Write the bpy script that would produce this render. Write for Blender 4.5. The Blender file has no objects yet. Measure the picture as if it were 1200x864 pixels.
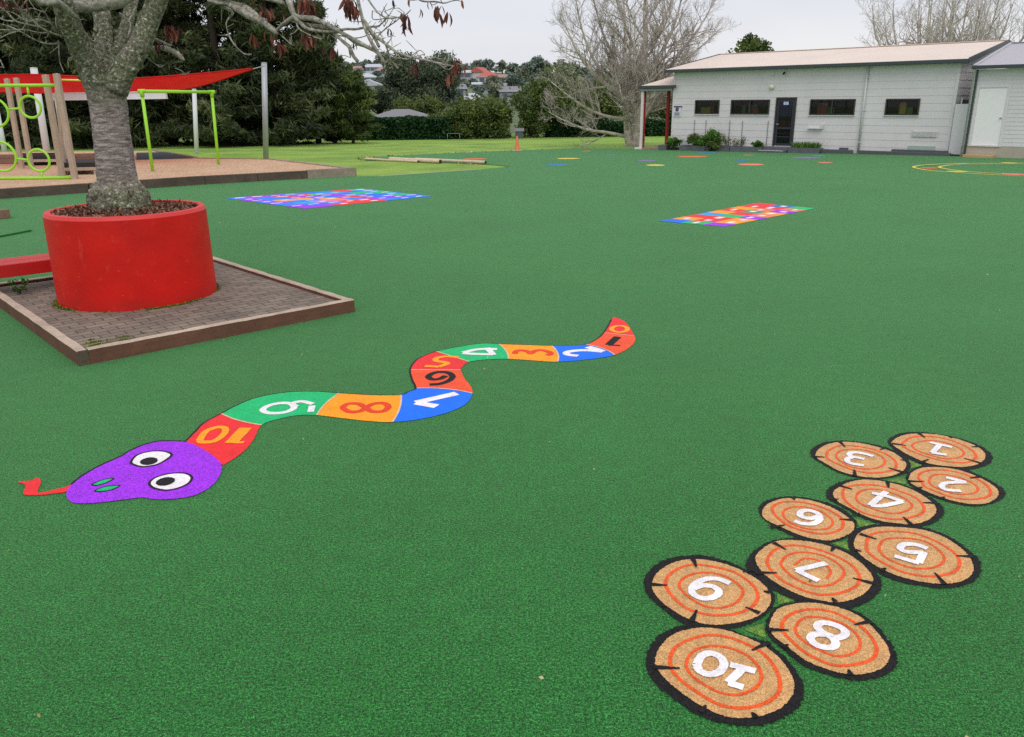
# Schoolyard with number games set into artificial turf
import bpy, math, random
import numpy as np
from mathutils import Vector, Matrix, noise
random.seed(7)
RNG = np.random.default_rng(11)
PI = math.pi
# image pixels unprojected through the fitted camera: metres, x right, y away, z up, eye point above the origin
CAM = {'pitch': 0.316716,'roll': 0.008727,'lens': 28.65}
LOGS = {1: {'outer': [(2.5201,5.0452),(2.6096,5.151),(2.7143,5.2091),(2.8466,5.2061),(2.9508,5.1633),(3.0382,5.092),(3.0907,5.004),(3.1093,4.901),(3.0846,4.7936),(3.0271,4.708),(2.9298,4.6425),(2.7982,4.5956),(2.7018,4.614),(2.6128,4.649),(2.559,4.7007),(2.5281,4.8053),(2.5116,4.9322)],'inner': [(2.5424,5.0351),(2.6271,5.1208),(2.7295,5.1743),(2.8475,5.1757),(2.9408,5.1436),(3.0128,5.073),(3.0531,5.0048),(3.0726,4.9294),(3.0598,4.8386),(3.0079,4.7515),(2.9197,4.6763),(2.8154,4.6415),(2.7227,4.6551),(2.6332,4.6906),(2.5842,4.769),(2.5493,4.8674),(2.5323,4.9784)],'rings': [[(2.6056,5.0146),(2.7268,5.1186),(2.8312,5.1261),(2.9162,5.0947),(2.978,5.0065),(3.0035,4.9124),(2.9871,4.8134),(2.9351,4.7443),(2.8623,4.7029),(2.7669,4.7134),(2.6923,4.7668),(2.6289,4.8477),(2.5933,4.9304)],[(2.652,4.9758),(2.7162,5.0313),(2.8133,5.058),(2.8823,5.0276),(2.9339,4.9509),(2.9342,4.8592),(2.8834,4.7978),(2.8076,4.7644),(2.7399,4.7745),(2.6831,4.8376),(2.6471,4.9017)]],'arcs': [],'cracks': [[(2.7933,5.185),(2.7997,5.1012)],[(2.533,5.0105),(2.612,4.971)],[(2.5784,4.7037),(2.6532,4.7537)],[(2.9507,4.6909),(2.8868,4.7627)],[(3.0896,4.9494),(3.0294,4.9396)],[(2.983,5.0971),(2.9693,5.1231)]],'digit': [[(2.7909,5.0201),(2.8965,4.9369)],[(2.8399,4.9811),(2.7243,4.8493)],[(2.717,4.8494),(2.7978,4.8138)]]},2: {'outer': [(2.3866,4.4759),(2.4264,4.5544),(2.5171,4.6426),(2.6179,4.674),(2.727,4.6634),(2.8138,4.6117),(2.8539,4.5298),(2.8842,4.4351),(2.8934,4.3441),(2.8648,4.2714),(2.7879,4.1947),(2.6965,4.1479),(2.596,4.1292),(2.5209,4.158),(2.4683,4.2077),(2.4181,4.2655),(2.3803,4.3392),(2.3717,4.4145)],'inner': [(2.4054,4.4912),(2.4616,4.5699),(2.5554,4.6335),(2.658,4.6397),(2.7536,4.6047),(2.8125,4.5307),(2.8452,4.4513),(2.8552,4.3598),(2.8378,4.2937),(2.7843,4.2229),(2.6977,4.1616),(2.6134,4.1494),(2.5381,4.1785),(2.4759,4.2358),(2.426,4.3089),(2.3947,4.3837),(2.3893,4.4448)],'rings': [[(2.4623,4.4901),(2.5134,4.5607),(2.6027,4.5996),(2.6894,4.5897),(2.7616,4.5397),(2.8061,4.4676),(2.8184,4.3906),(2.7957,4.3018),(2.7506,4.2449),(2.6728,4.2109),(2.5928,4.2082),(2.5252,4.242),(2.4789,4.3079),(2.4447,4.3752),(2.4606,4.4434)],[(2.5047,4.4426),(2.5633,4.5197),(2.6332,4.5342),(2.6996,4.5011),(2.7447,4.4302),(2.7478,4.3544),(2.7061,4.2962),(2.6381,4.2685),(2.5697,4.2771),(2.5259,4.3216),(2.4953,4.3818)]],'arcs': [],'cracks': [[(2.3839,4.4449),(2.4705,4.4355)],[(2.4577,4.2192),(2.4956,4.2383)],[(2.8478,4.4998),(2.7694,4.4762)],[(2.3904,4.3464),(2.4242,4.3607)]],'digit': [[(2.6286,4.4868),(2.7145,4.4185)],[(2.7145,4.4185),(2.6346,4.4155),(2.5778,4.4044),(2.5401,4.3659),(2.5421,4.3272),(2.5751,4.3133),(2.6229,4.3051)]]},3: {'outer': [(1.9393,4.8629),(1.9965,4.9689),(2.0934,5.0473),(2.2181,5.0754),(2.3394,5.0521),(2.4424,4.9891),(2.503,4.9088),(2.5292,4.7937),(2.5048,4.6753),(2.4492,4.5884),(2.3629,4.5302),(2.2566,4.4903),(2.1546,4.4923),(2.0658,4.5276),(2.0077,4.5886),(1.9645,4.6954),(1.9361,4.7875)],'inner': [(1.9671,4.8528),(2.0217,4.9387),(2.1145,5.0164),(2.224,5.0485),(2.335,5.0217),(2.4254,4.9497),(2.478,4.8706),(2.4934,4.7666),(2.4803,4.6848),(2.4275,4.6062),(2.3447,4.539),(2.2478,4.5038),(2.1542,4.509),(2.0798,4.5443),(2.0217,4.6057),(1.9787,4.7132),(1.9548,4.7964)],'rings': [[(2.0269,4.8231),(2.0818,4.9178),(2.1831,4.9848),(2.2748,4.9728),(2.3655,4.9215),(2.4223,4.8336),(2.431,4.7311),(2.3871,4.6333),(2.3119,4.5825),(2.1995,4.5641),(2.1186,4.6038),(2.0554,4.6935),(2.0217,4.7672)],[(2.0889,4.8218),(2.1413,4.8971),(2.2235,4.9245),(2.2984,4.9132),(2.3605,4.854),(2.3744,4.7598),(2.3314,4.6789),(2.2576,4.6307),(2.1725,4.6254),(2.113,4.6655),(2.0838,4.7474)]],'arcs': [],'cracks': [[(2.1989,5.0573),(2.1995,4.9546)],[(1.9493,4.8115),(2.0064,4.7991)],[(2.0901,4.5238),(2.1206,4.6089)],[(2.4027,4.5686),(2.3422,4.6342)],[(2.4623,4.939),(2.4078,4.9089)],[(2.4991,4.737),(2.4706,4.7504)]],'digit': [[(2.3219,4.8037),(2.2787,4.8462),(2.2202,4.8665),(2.1793,4.8369),(2.1892,4.799),(2.2488,4.7643)],[(2.1877,4.7953),(2.1376,4.7629),(2.1252,4.7156),(2.1517,4.6862),(2.2033,4.6672)]]},4: {'outer': [(1.8266,4.2903),(1.8731,4.3676),(1.9783,4.4544),(2.1036,4.4933),(2.2094,4.4829),(2.3144,4.4233),(2.3842,4.3262),(2.4233,4.2182),(2.4236,4.1155),(2.3844,4.0314),(2.2781,3.9381),(2.1748,3.9003),(2.0808,3.9085),(1.9913,3.9432),(1.9248,4.0052),(1.881,4.0968),(1.8395,4.1845),(1.8182,4.2296)],'inner': [(1.8658,4.2818),(1.9098,4.351),(2.0153,4.4373),(2.1173,4.4731),(2.2133,4.458),(2.3035,4.3992),(2.3628,4.311),(2.3884,4.2039),(2.383,4.1162),(2.3346,4.0323),(2.2487,3.9587),(2.1547,3.927),(2.0696,3.9418),(1.9926,3.9768),(1.9322,4.0396),(1.8962,4.118),(1.8629,4.1915)],'rings': [[(1.9107,4.2429),(1.9559,4.3501),(2.0353,4.3964),(2.1316,4.4025),(2.2179,4.3688),(2.2854,4.297),(2.3266,4.22),(2.3154,4.1174),(2.2715,4.0474),(2.1891,4.0005),(2.0929,3.9791),(2.0071,4.0106),(1.9436,4.0674),(1.9143,4.1465)],[(1.9775,4.2266),(2.039,4.3172),(2.1226,4.3469),(2.1939,4.3142),(2.2471,4.2441),(2.2646,4.1619),(2.2344,4.1046),(2.1614,4.0564),(2.0915,4.0507),(2.0292,4.0941),(1.9854,4.1525)]],'arcs': [],'cracks': [[(1.9461,4.3933),(2.0025,4.3414)],[(2.2546,4.4473),(2.2237,4.3576)],[(2.4079,4.1622),(2.3329,4.168)],[(2.1522,3.9244),(2.148,4.0053)],[(1.8851,4.0307),(1.9279,4.0536)],[(1.8416,4.2231),(1.8739,4.2166)]],'digit': [[(2.187,4.3066),(2.0202,4.1373)],[(2.0224,4.1344),(2.0857,4.1303),(2.2235,4.1774)],[(2.2235,4.1774),(2.1631,4.2442),(2.0942,4.2883)]]},5: {'outer': [(1.7344,3.7262),(1.7886,3.8348),(1.8945,3.9129),(2.0305,3.9339),(2.1803,3.9079),(2.2773,3.8264),(2.3208,3.695),(2.3247,3.5617),(2.2668,3.4466),(2.1763,3.3649),(2.0527,3.3221),(1.9314,3.3418),(1.8312,3.3885),(1.7651,3.4735),(1.7214,3.5715),(1.7163,3.6528)],'inner': [(1.7683,3.7363),(1.8336,3.834),(1.9325,3.8938),(2.0609,3.8984),(2.1926,3.8617),(2.2662,3.7822),(2.2934,3.664),(2.2824,3.5525),(2.2359,3.4565),(2.1556,3.3834),(2.0489,3.3543),(1.9468,3.3739),(1.8579,3.4249),(1.7981,3.5017),(1.7602,3.601),(1.7517,3.673)],'rings': [[(1.8146,3.693),(1.8861,3.8108),(1.9933,3.8493),(2.1202,3.8291),(2.2003,3.7398),(2.2344,3.6135),(2.1938,3.505),(2.1129,3.4396),(1.9985,3.4172),(1.9015,3.4523),(1.8421,3.5301),(1.8061,3.6205)],[(1.8755,3.6814),(1.9398,3.7659),(2.0409,3.7794),(2.1373,3.7473),(2.1693,3.6557),(2.1503,3.5645),(2.0691,3.4973),(1.9708,3.4893),(1.8989,3.539),(1.866,3.6094)]],'arcs': [],'cracks': [[(1.8333,3.8251),(1.901,3.7665)],[(2.308,3.59),(2.2261,3.5974)],[(2.0433,3.3472),(2.0438,3.4463)],[(1.7451,3.6648),(1.7708,3.6478)],[(1.7925,3.4692),(1.8273,3.4916)]],'digit': [[(2.116,3.667),(2.0786,3.7055),(2.0204,3.7107),(1.9792,3.6734),(1.9968,3.6358),(2.0808,3.6303)],[(2.0828,3.6344),(2.0066,3.5314)],[(2.0079,3.5274),(1.9162,3.5964)]]},6: {'outer': [(1.3791,4.1035),(1.4392,4.2051),(1.5559,4.2639),(1.6887,4.2533),(1.7995,4.1853),(1.8618,4.0946),(1.8723,3.9722),(1.8201,3.8568),(1.7278,3.7804),(1.6228,3.7388),(1.5236,3.773),(1.4407,3.8634),(1.3845,3.9809)],'inner': [(1.3885,4.0659),(1.4459,4.1659),(1.5597,4.2371),(1.6796,4.2269),(1.776,4.1547),(1.8296,4.0579),(1.8512,3.9488),(1.8088,3.857),(1.7208,3.7915),(1.6323,3.7646),(1.5349,3.8057),(1.4515,3.8976),(1.3881,3.9928)],'rings': [[(1.4529,4.0896),(1.5103,4.1777),(1.608,4.1967),(1.7056,4.1611),(1.781,4.0711),(1.8027,3.9734),(1.7452,3.8695),(1.6453,3.8306),(1.554,3.8615),(1.4778,3.9437)],[(1.4967,4.0393),(1.5519,4.118),(1.6468,4.1314),(1.7218,4.0722),(1.7447,3.9744),(1.697,3.8933),(1.605,3.8765),(1.5201,3.9312)]],'arcs': [],'cracks': [[(1.8607,3.9724),(1.7899,3.9856)],[(1.383,3.8988),(1.4696,3.9251)],[(1.6196,4.2466),(1.6189,4.2148)]],'digit': [[(1.5341,3.9663),(1.5735,3.9349),(1.6319,3.9362),(1.6828,3.9875),(1.6902,4.0505),(1.6542,4.0834),(1.6084,4.0718),(1.5883,4.023),(1.6228,3.9934),(1.6821,4.0116)]]},7: {'outer': [(1.1551,3.551),(1.2235,3.661),(1.328,3.7546),(1.4641,3.7959),(1.5864,3.761),(1.6905,3.6845),(1.7491,3.5611),(1.7697,3.4357),(1.733,3.327),(1.6431,3.2332),(1.5192,3.1685),(1.4163,3.1782),(1.3145,3.2213),(1.2337,3.3082),(1.1774,3.4079),(1.1522,3.4832)],'inner': [(1.2141,3.5898),(1.273,3.681),(1.3743,3.7603),(1.4881,3.767),(1.5969,3.7285),(1.6785,3.6535),(1.724,3.5517),(1.7337,3.4362),(1.6954,3.3454),(1.6046,3.2593),(1.4978,3.2135),(1.4151,3.2282),(1.3317,3.272),(1.2603,3.3611),(1.2143,3.4632)],'rings': [[(1.2609,3.5493),(1.3352,3.6695),(1.4379,3.7162),(1.538,3.6871),(1.6198,3.6134),(1.6701,3.5231),(1.6676,3.4187),(1.6164,3.3377),(1.514,3.2813),(1.4126,3.2759),(1.3322,3.3332),(1.2774,3.4155)],[(1.3296,3.5482),(1.3979,3.6273),(1.491,3.6462),(1.5732,3.6041),(1.6139,3.5143),(1.6001,3.4383),(1.5262,3.366),(1.4357,3.3405),(1.3704,3.3865),(1.3333,3.4613)]],'arcs': [[(1.3865,3.5277),(1.4593,3.5858),(1.5183,3.5709),(1.5475,3.5057),(1.5423,3.458),(1.5055,3.4064)]],'cracks': [[(1.3524,3.7434),(1.393,3.6728)],[(1.1774,3.4619),(1.2819,3.4565)],[(1.6547,3.6999),(1.6174,3.6503)],[(1.7085,3.3596),(1.6287,3.4063)],[(1.4754,3.2138),(1.4683,3.2443)]],'digit': [[(1.5512,3.5387),(1.3819,3.4757)],[(1.3819,3.4757),(1.4555,3.3816)]]},8: {'outer': [(1.1059,3.0504),(1.1692,3.159),(1.258,3.2104),(1.3784,3.2265),(1.4898,3.1892),(1.5676,3.1019),(1.5952,2.9792),(1.5875,2.8425),(1.5399,2.7574),(1.4567,2.7035),(1.3582,2.6846),(1.2628,2.7196),(1.1818,2.7761),(1.1309,2.8782),(1.0967,2.9704)],'inner': [(1.1263,3.0583),(1.1897,3.1587),(1.2758,3.2012),(1.3721,3.2087),(1.4728,3.1719),(1.544,3.0939),(1.5693,2.9875),(1.5676,2.8723),(1.5278,2.7927),(1.4531,2.7377),(1.3536,2.7184),(1.273,2.747),(1.2008,2.8042),(1.1548,2.8929),(1.1138,2.9781)],'rings': [[(1.168,3.0252),(1.2271,3.1153),(1.3229,3.1567),(1.4118,3.1468),(1.4804,3.0864),(1.5237,2.9961),(1.5218,2.8878),(1.4766,2.8149),(1.3969,2.7803),(1.3018,2.7745),(1.2295,2.8327),(1.1838,2.9228)],[(1.2246,3.0163),(1.2793,3.0893),(1.3539,3.1),(1.4307,3.0622),(1.4715,2.9888),(1.4613,2.9037),(1.4041,2.8449),(1.3244,2.8343),(1.2597,2.8914),(1.2231,2.9531)]],'arcs': [],'cracks': [[(1.1022,3.0116),(1.1909,3.0039)],[(1.5768,3.0634),(1.49,3.0401)],[(1.3442,2.7131),(1.349,2.746)],[(1.128,2.8932),(1.1596,2.9079)]],'digit': [[(1.3415,2.9702),(1.3222,3.0117),(1.3369,3.0471),(1.3809,3.0498),(1.4268,3.0134),(1.4236,2.9722),(1.3819,2.9478),(1.3415,2.9702),(1.2899,2.9709),(1.2634,2.9401),(1.2791,2.8972),(1.3251,2.8815),(1.357,2.9052),(1.3602,2.9419),(1.3415,2.9702)]]},9: {'outer': [(0.6217,3.3776),(0.661,3.4859),(0.752,3.5887),(0.8748,3.6298),(0.9988,3.6169),(1.1138,3.5301),(1.1907,3.4077),(1.2156,3.2928),(1.1772,3.1851),(1.1005,3.1003),(0.9819,3.0359),(0.8589,3.0215),(0.7567,3.0554),(0.685,3.1575),(0.6305,3.2648)],'inner': [(0.6597,3.377),(0.7038,3.4751),(0.8049,3.5666),(0.9129,3.5924),(1.0202,3.5631),(1.114,3.4889),(1.1821,3.3786),(1.1941,3.2747),(1.1539,3.1766),(1.0702,3.1007),(0.9585,3.0607),(0.8565,3.054),(0.7669,3.1051),(0.693,3.201),(0.6578,3.3013)],'rings': [[(0.7213,3.3568),(0.776,3.474),(0.8786,3.5381),(0.9765,3.5219),(1.0753,3.4692),(1.1334,3.3601),(1.1307,3.2573),(1.0691,3.1692),(0.9643,3.1225),(0.8536,3.1292),(0.7656,3.2)],[(0.7841,3.3463),(0.8343,3.433),(0.9303,3.4675),(1.022,3.434),(1.0743,3.3419),(1.0596,3.2675),(0.9936,3.1966),(0.9053,3.1751),(0.8336,3.2256)]],'arcs': [],'cracks': [[(0.6559,3.3674),(0.7288,3.3567)],[(0.8999,3.6012),(0.9024,3.5128)],[(0.7838,3.0748),(0.8263,3.1588)],[(1.1023,3.1307),(1.0509,3.1782)],[(1.1729,3.4921),(1.1185,3.4645)],[(1.197,3.2912),(1.1706,3.3028)]],'digit': [[(1.0292,3.3674),(0.9769,3.4071),(0.9096,3.4003),(0.8487,3.3454),(0.8346,3.2893),(0.8697,3.2467),(0.9269,3.2567),(0.9607,3.3004),(0.9396,3.3421),(0.893,3.3504),(0.8468,3.3265)]]},10: {'outer': [(0.5382,2.7846),(0.5639,2.8859),(0.6354,2.9927),(0.7567,3.0554),(0.8945,3.0453),(0.9964,2.9797),(1.0829,2.9089),(1.1309,2.7909),(1.1399,2.6675),(1.1006,2.5655),(1.0164,2.4935),(0.8992,2.4423),(0.7849,2.4552),(0.6859,2.5035),(0.6095,2.5967),(0.5545,2.6883)],'inner': [(0.5765,2.7912),(0.6008,2.878),(0.683,2.9841),(0.8013,3.0304),(0.9076,3.0176),(0.9921,2.9641),(1.0593,2.8942),(1.0983,2.8056),(1.1084,2.6946),(1.0739,2.6035),(1.0022,2.5298),(0.9042,2.489),(0.8014,2.4867),(0.7197,2.5394),(0.6497,2.6216),(0.5954,2.7147)],'rings': [[(0.6356,2.7833),(0.6751,2.8919),(0.7874,2.9669),(0.8868,2.9734),(0.9719,2.9257),(1.0366,2.8499),(1.0579,2.736),(1.0336,2.6297),(0.9703,2.5671),(0.8739,2.5338),(0.7831,2.5508),(0.7116,2.6209),(0.6564,2.7004)],[(0.702,2.7895),(0.7468,2.8686),(0.8315,2.9048),(0.9215,2.8811),(0.9791,2.8144),(0.9899,2.7232),(0.9506,2.6502),(0.8673,2.6061),(0.8,2.6197),(0.741,2.6726),(0.7074,2.7269)]],'arcs': [],'cracks': [[(0.5664,2.7702),(0.6686,2.7619)],[(1.0847,2.9241),(0.9933,2.8712)],[(0.7026,2.5129),(0.7277,2.5478)],[(0.8993,2.4808),(0.8912,2.5094)]],'digit': [[(0.7438,2.7847),(0.7757,2.8359),(0.8193,2.8528),(0.8519,2.8233),(0.8536,2.7776),(0.8206,2.7336),(0.7752,2.7232),(0.7463,2.7456),(0.7438,2.7847)],[(0.8784,2.7801),(0.9711,2.7371)],[(0.926,2.7571),(0.8442,2.6713)],[(0.8435,2.6687),(0.8947,2.6418)]]}}
GAPS = [[(2.5157,4.7705),(2.5401,4.7526),(2.5952,4.6863),(2.5485,4.6637),(2.4835,4.6317)],[(2.264,4.4652),(2.3823,4.5078),(2.3552,4.4143),(2.2821,4.4484)],[(1.8835,4.0019),(1.9641,3.941),(1.9162,3.9206),(1.8653,3.9083)],[(1.6553,3.7425),(1.747,3.7583),(1.7196,3.6694)],[(1.2303,3.2889),(1.296,3.2367),(1.2096,3.2058)],[(0.9983,3.0227),(1.0998,3.0637),(1.0803,2.9582)]]
SNAKE_UP = [(1.0803,8.4139),(1.0201,8.1593),(0.923,7.8137),(0.8286,7.5824),(0.7033,7.4116),(0.5391,7.3788),(0.3777,7.3744),(0.1098,7.4109),(-0.1199,7.4465),(-0.2696,7.4703),(-0.4295,7.4085),(-0.6098,7.2928),(-0.6969,7.2227),(-0.8119,7.0583),(-0.8597,6.9072),(-0.8727,6.6896),(-0.8271,6.4383),(-0.7715,6.21),(-0.8196,6.1298),(-0.8779,6.0518),(-1.0799,6.0504),(-1.2653,6.0814),(-1.3758,6.1041),(-1.5968,6.1498),(-1.8192,6.1288),(-2.011,6.009),(-2.112,5.8359),(-2.1672,5.6763),(-2.2288,5.4914),(-2.2321,5.3312),(-2.2357,5.1544)]
SNAKE_LO = [(1.0983,8.4374),(1.1891,8.2106),(1.2025,7.6911),(1.1834,7.5221),(1.1078,7.3147),(0.931,7.068),(0.6873,6.9463),(0.4038,6.8792),(0.1782,6.9274),(-0.0299,6.9756),(-0.2034,6.9722),(-0.3787,6.9017),(-0.4298,6.7724),(-0.4414,6.6697),(-0.392,6.4266),(-0.3364,6.2469),(-0.3152,6.0769),(-0.3513,5.854),(-0.4697,5.6764),(-0.6675,5.538),(-0.8674,5.4816),(-1.057,5.5081),(-1.2549,5.5687),(-1.446,5.6301),(-1.5837,5.6334),(-1.7122,5.5626),(-1.8028,5.4434),(-1.7821,5.1691),(-1.7934,4.9552),(-1.8526,4.7659)]
SNAKE_CUTS = [(2,2),(4,5),(6,7),(8,9),(12,11),(15,13),(17,16),(19,20),(22,23),(27,26)]
HEAD = [(-2.2325,5.1427),(-2.4021,5.1564),(-2.4963,5.0994),(-2.5517,4.9892),(-2.5681,4.9125),(-2.637,4.7659),(-2.6729,4.6399),(-2.6835,4.5191),(-2.6713,4.4157),(-2.6139,4.3156),(-2.547,4.2614),(-2.4389,4.257),(-2.3184,4.2859),(-2.1872,4.3197),(-2.0994,4.2986),(-1.9985,4.2992),(-1.8894,4.3385),(-1.8265,4.4504),(-1.8223,4.6092),(-1.8625,4.7645),(-1.9583,4.8997),(-2.0979,5.0426)]
EYES = [[(-2.4645,4.8206),(-2.473,4.9257),(-2.4098,4.9862),(-2.3196,4.9842),(-2.2472,4.9301),(-2.2513,4.8458),(-2.2837,4.7731),(-2.3581,4.7458),(-2.4264,4.776)],[(-2.2162,4.5099),(-2.2081,4.5897),(-2.134,4.6429),(-2.0492,4.6412),(-1.9865,4.5853),(-1.9744,4.5052),(-2.0082,4.4411),(-2.0764,4.4094),(-2.1655,4.4442)]]
PUPILS = [[(-2.3032,4.8448),(-2.2977,4.8263),(-2.2976,4.8081),(-2.303,4.7919),(-2.3131,4.7791),(-2.3271,4.7711),(-2.3436,4.7685),(-2.361,4.7716),(-2.3777,4.7801),(-2.3921,4.7932),(-2.4027,4.8096),(-2.4086,4.8279),(-2.409,4.8463),(-2.404,4.8628),(-2.3939,4.876),(-2.3797,4.8843),(-2.3629,4.887),(-2.3451,4.8838),(-2.3281,4.875),(-2.3137,4.8615)],[(-2.0749,4.5468),(-2.0706,4.5285),(-2.0717,4.5101),(-2.0781,4.4934),(-2.0891,4.48),(-2.1035,4.4713),(-2.1201,4.4678),(-2.1372,4.4701),(-2.1533,4.4779),(-2.1667,4.4904),(-2.1762,4.5065),(-2.1808,4.5247),(-2.1801,4.5432),(-2.174,4.5602),(-2.1631,4.574),(-2.1484,4.5831),(-2.1315,4.5867),(-2.114,4.5843),(-2.0977,4.5762),(-2.0842,4.5633)]]
NOSTRILS = [[(-2.5595,4.4957),(-2.5262,4.5584),(-2.467,4.5786),(-2.4823,4.5204),(-2.5203,4.4845)],[(-2.5005,4.4074),(-2.4692,4.4629),(-2.3839,4.4793),(-2.4033,4.4258),(-2.4517,4.4015)]]
TONGUE = [(-2.6849,4.5034),(-2.7064,4.4726),(-2.7487,4.4426),(-2.795,4.4105),(-2.8393,4.4013),(-2.8766,4.4967),(-2.9095,4.5633),(-2.9595,4.6046),(-2.9609,4.5643),(-3.0383,4.5445),(-2.9652,4.4984),(-2.9113,4.3827),(-2.8323,4.3638),(-2.7497,4.3796),(-2.6686,4.4106)]
SNAKE_NUM = {0: [[(1.1699,7.9418),(1.163,7.9108),(1.1511,7.8823),(1.1351,7.8582),(1.1162,7.84),(1.0956,7.8289),(1.0746,7.8256),(1.0546,7.8302),(1.037,7.8426),(1.0229,7.8619),(1.0132,7.8868),(1.0087,7.9159),(1.0097,7.947),(1.0161,7.9783),(1.0277,8.0074),(1.0436,8.0324),(1.0628,8.0514),(1.0839,8.0631),(1.1055,8.0666),(1.126,8.0617),(1.1439,8.0487),(1.1581,8.0286),(1.1675,8.0028),(1.1715,7.9732),(1.1699,7.9418)]],1: [[(1.0369,7.6619),(0.9159,7.3843)],[(0.9129,7.3768),(1.0206,7.3622)]],2: [[(0.7082,7.3232),(0.7641,7.2624),(0.8332,7.1662)],[(0.8332,7.1662),(0.6857,7.2138),(0.5685,7.1957),(0.5025,7.1511),(0.5084,7.0839),(0.5981,7.0395)]],3: [[(0.0261,7.1263),(0.0435,7.2114),(0.0964,7.2315),(0.1482,7.1902),(0.173,7.129),(0.2117,7.2063),(0.2758,7.2334),(0.3368,7.181),(0.3567,7.1165),(0.3213,7.0685)]],4: [[(-0.1378,7.2786),(-0.3167,7.2749),(-0.4505,7.175)],[(-0.4498,7.1616),(-0.3636,7.1325),(-0.1703,7.1092)],[(-0.2317,7.3183),(-0.1674,7.0916)]],5: [[(-0.4813,7.0314),(-0.5927,7.0606),(-0.6732,7.0199),(-0.6787,6.9353),(-0.6055,6.8916),(-0.5589,6.8573)],[(-0.5589,6.8573),(-0.6384,6.7542)],[(-0.6321,6.7541),(-0.7613,6.7817)]],6: [[(-0.6756,6.2908),(-0.5899,6.3097),(-0.52,6.3936),(-0.5009,6.4959),(-0.5397,6.5875),(-0.6087,6.6162),(-0.6727,6.5835),(-0.7042,6.494),(-0.6643,6.4229),(-0.6005,6.4395),(-0.5584,6.5124)]],7: [[(-0.439,6.0735),(-0.7405,5.8729)],[(-0.7401,5.8698),(-0.5745,5.7861)]],8: [[(-1.1093,5.7735),(-1.1806,5.8575),(-1.2596,5.8595),(-1.283,5.7777),(-1.2151,5.6914),(-1.1406,5.7028),(-1.1093,5.7735),(-1.0656,5.8547),(-0.9889,5.8667),(-0.9423,5.792),(-0.9642,5.6986),(-1.0477,5.6918),(-1.1093,5.7735)]],9: [[(-1.6432,5.8092),(-1.7373,5.8899),(-1.8428,5.8553),(-1.8834,5.7519),(-1.818,5.6796),(-1.7082,5.6857),(-1.6537,5.7732),(-1.689,5.8747),(-1.6295,5.92),(-1.5285,5.8615)],[(-1.5266,5.8246),(-1.5083,5.6896)]],10: [[(-2.1505,5.1722),(-2.1619,5.3244),(-2.1133,5.4022),(-2.0466,5.3847),(-2.0175,5.2748),(-2.0435,5.1551),(-2.1179,5.1384),(-2.1505,5.1722)],[(-1.9007,5.3894),(-1.9152,5.1157)],[(-1.9012,5.1263),(-1.8294,5.1248)]]}
PLAT = {'A': (-3.8301,6.8751),'ang': 0.738,'lu': 2.833,'lv': 3.86}
BOARD = [(-4.5104,18.0597),(-1.9239,20.3556),(-3.9971,22.3447),(-6.9812,20.3007)]
BOARD2 = [(3.8866,14.8755),(6.4287,17.3701),(5.5375,18.424),(2.8447,15.6622)]
SPOTS = [('blue',(1.6702,30.3168,0.0),0.371),('yellow',(2.3559,34.0163,-0.0203),0.469),('red',(3.7747,41.7411,-0.1748),0.255),('orange',(-1.4615,34.3606,-0.0272),0.501),('purple',(4.3876,36.8839,-0.0777),0.261),('purple',(5.2072,31.9626,0.0),0.353),('yellow',(5.1621,29.7828,0.0),0.33),('orange',(7.5201,34.7232,-0.0345),0.621),('blue',(8.9124,38.1549,-0.1031),0.49),('coral',(10.1205,35.6939,-0.0539),0.227),('blue',(8.7717,31.7942,0.0),0.221),('coral',(8.5418,29.7121,0.0),0.443),('purple',(11.6122,32.9935,0.0),0.547),('cyan',(12.6607,34.4995,-0.03),0.283),('red',(11.3915,30.2966,0.0),0.253),('teal',(1.1598,39.1602,-0.1232),0.283)]
OVAL_OUT = [(20.1526,29.5638),(17.9676,29.2704),(16.7917,29.3023),(15.4631,29.3523),(14.6577,29.0139),(14.0549,28.6615),(13.5066,28.0104),(13.3505,27.3465),(13.3523,26.5159),(13.6701,25.8697),(14.1477,25.1946),(14.5595,24.7132),(15.0207,24.357),(16.2094,23.644)]
OVAL_IN = [(19.8085,29.0471),(17.784,28.9643),(16.6199,28.9955),(15.5489,28.9082),(15.0248,28.6525),(14.3017,27.87),(14.1406,27.0702),(14.1971,26.3356),(14.4266,25.7048),(14.8631,25.243),(15.3747,24.9472),(16.5566,24.1652)]
OVALSPOTS = [('grey_blue',(15.6852,29.1072),0.201),('yellow',(17.4469,29.2782),0.221),('orange',(13.7301,27.3994),0.221),('lime',(13.9222,26.0148),0.262),('red',(15.0253,24.9031),0.262),('teal',(14.4235,28.6183),0.161)]
TURF_FAR = [(8.9847,43.8552,-0.2171),(8.5043,44.3671,-0.2273),(6.6665,44.7034,-0.2341),(3.5998,46.0259,-0.2605),(0.41,43.836,-0.2167),(-1.6074,41.9736,-0.1795),(-3.9641,39.9673,-0.1393),(-5.9652,37.2349,-0.0847),(-6.374,35.2816,-0.0456),(-5.786,33.9125,-0.0182),(-3.2403,32.5475,0.0),(-0.8786,30.9142,0.0),(0.002,29.8163,0.0),(-0.9376,28.7635,0.0),(-2.7487,27.4689,0.0),(-4.1489,26.3501,0.0),(-4.8558,26.2358,0.0)]
STRIPLINE = [(-4.1346,26.2559),(-0.9353,28.6889)]
BARK = [(-12.7332,20.6695),(-8.8323,24.0661),(-4.9343,26.5226),(-9.019,31.6176),(-12.2147,32.717)]
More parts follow.
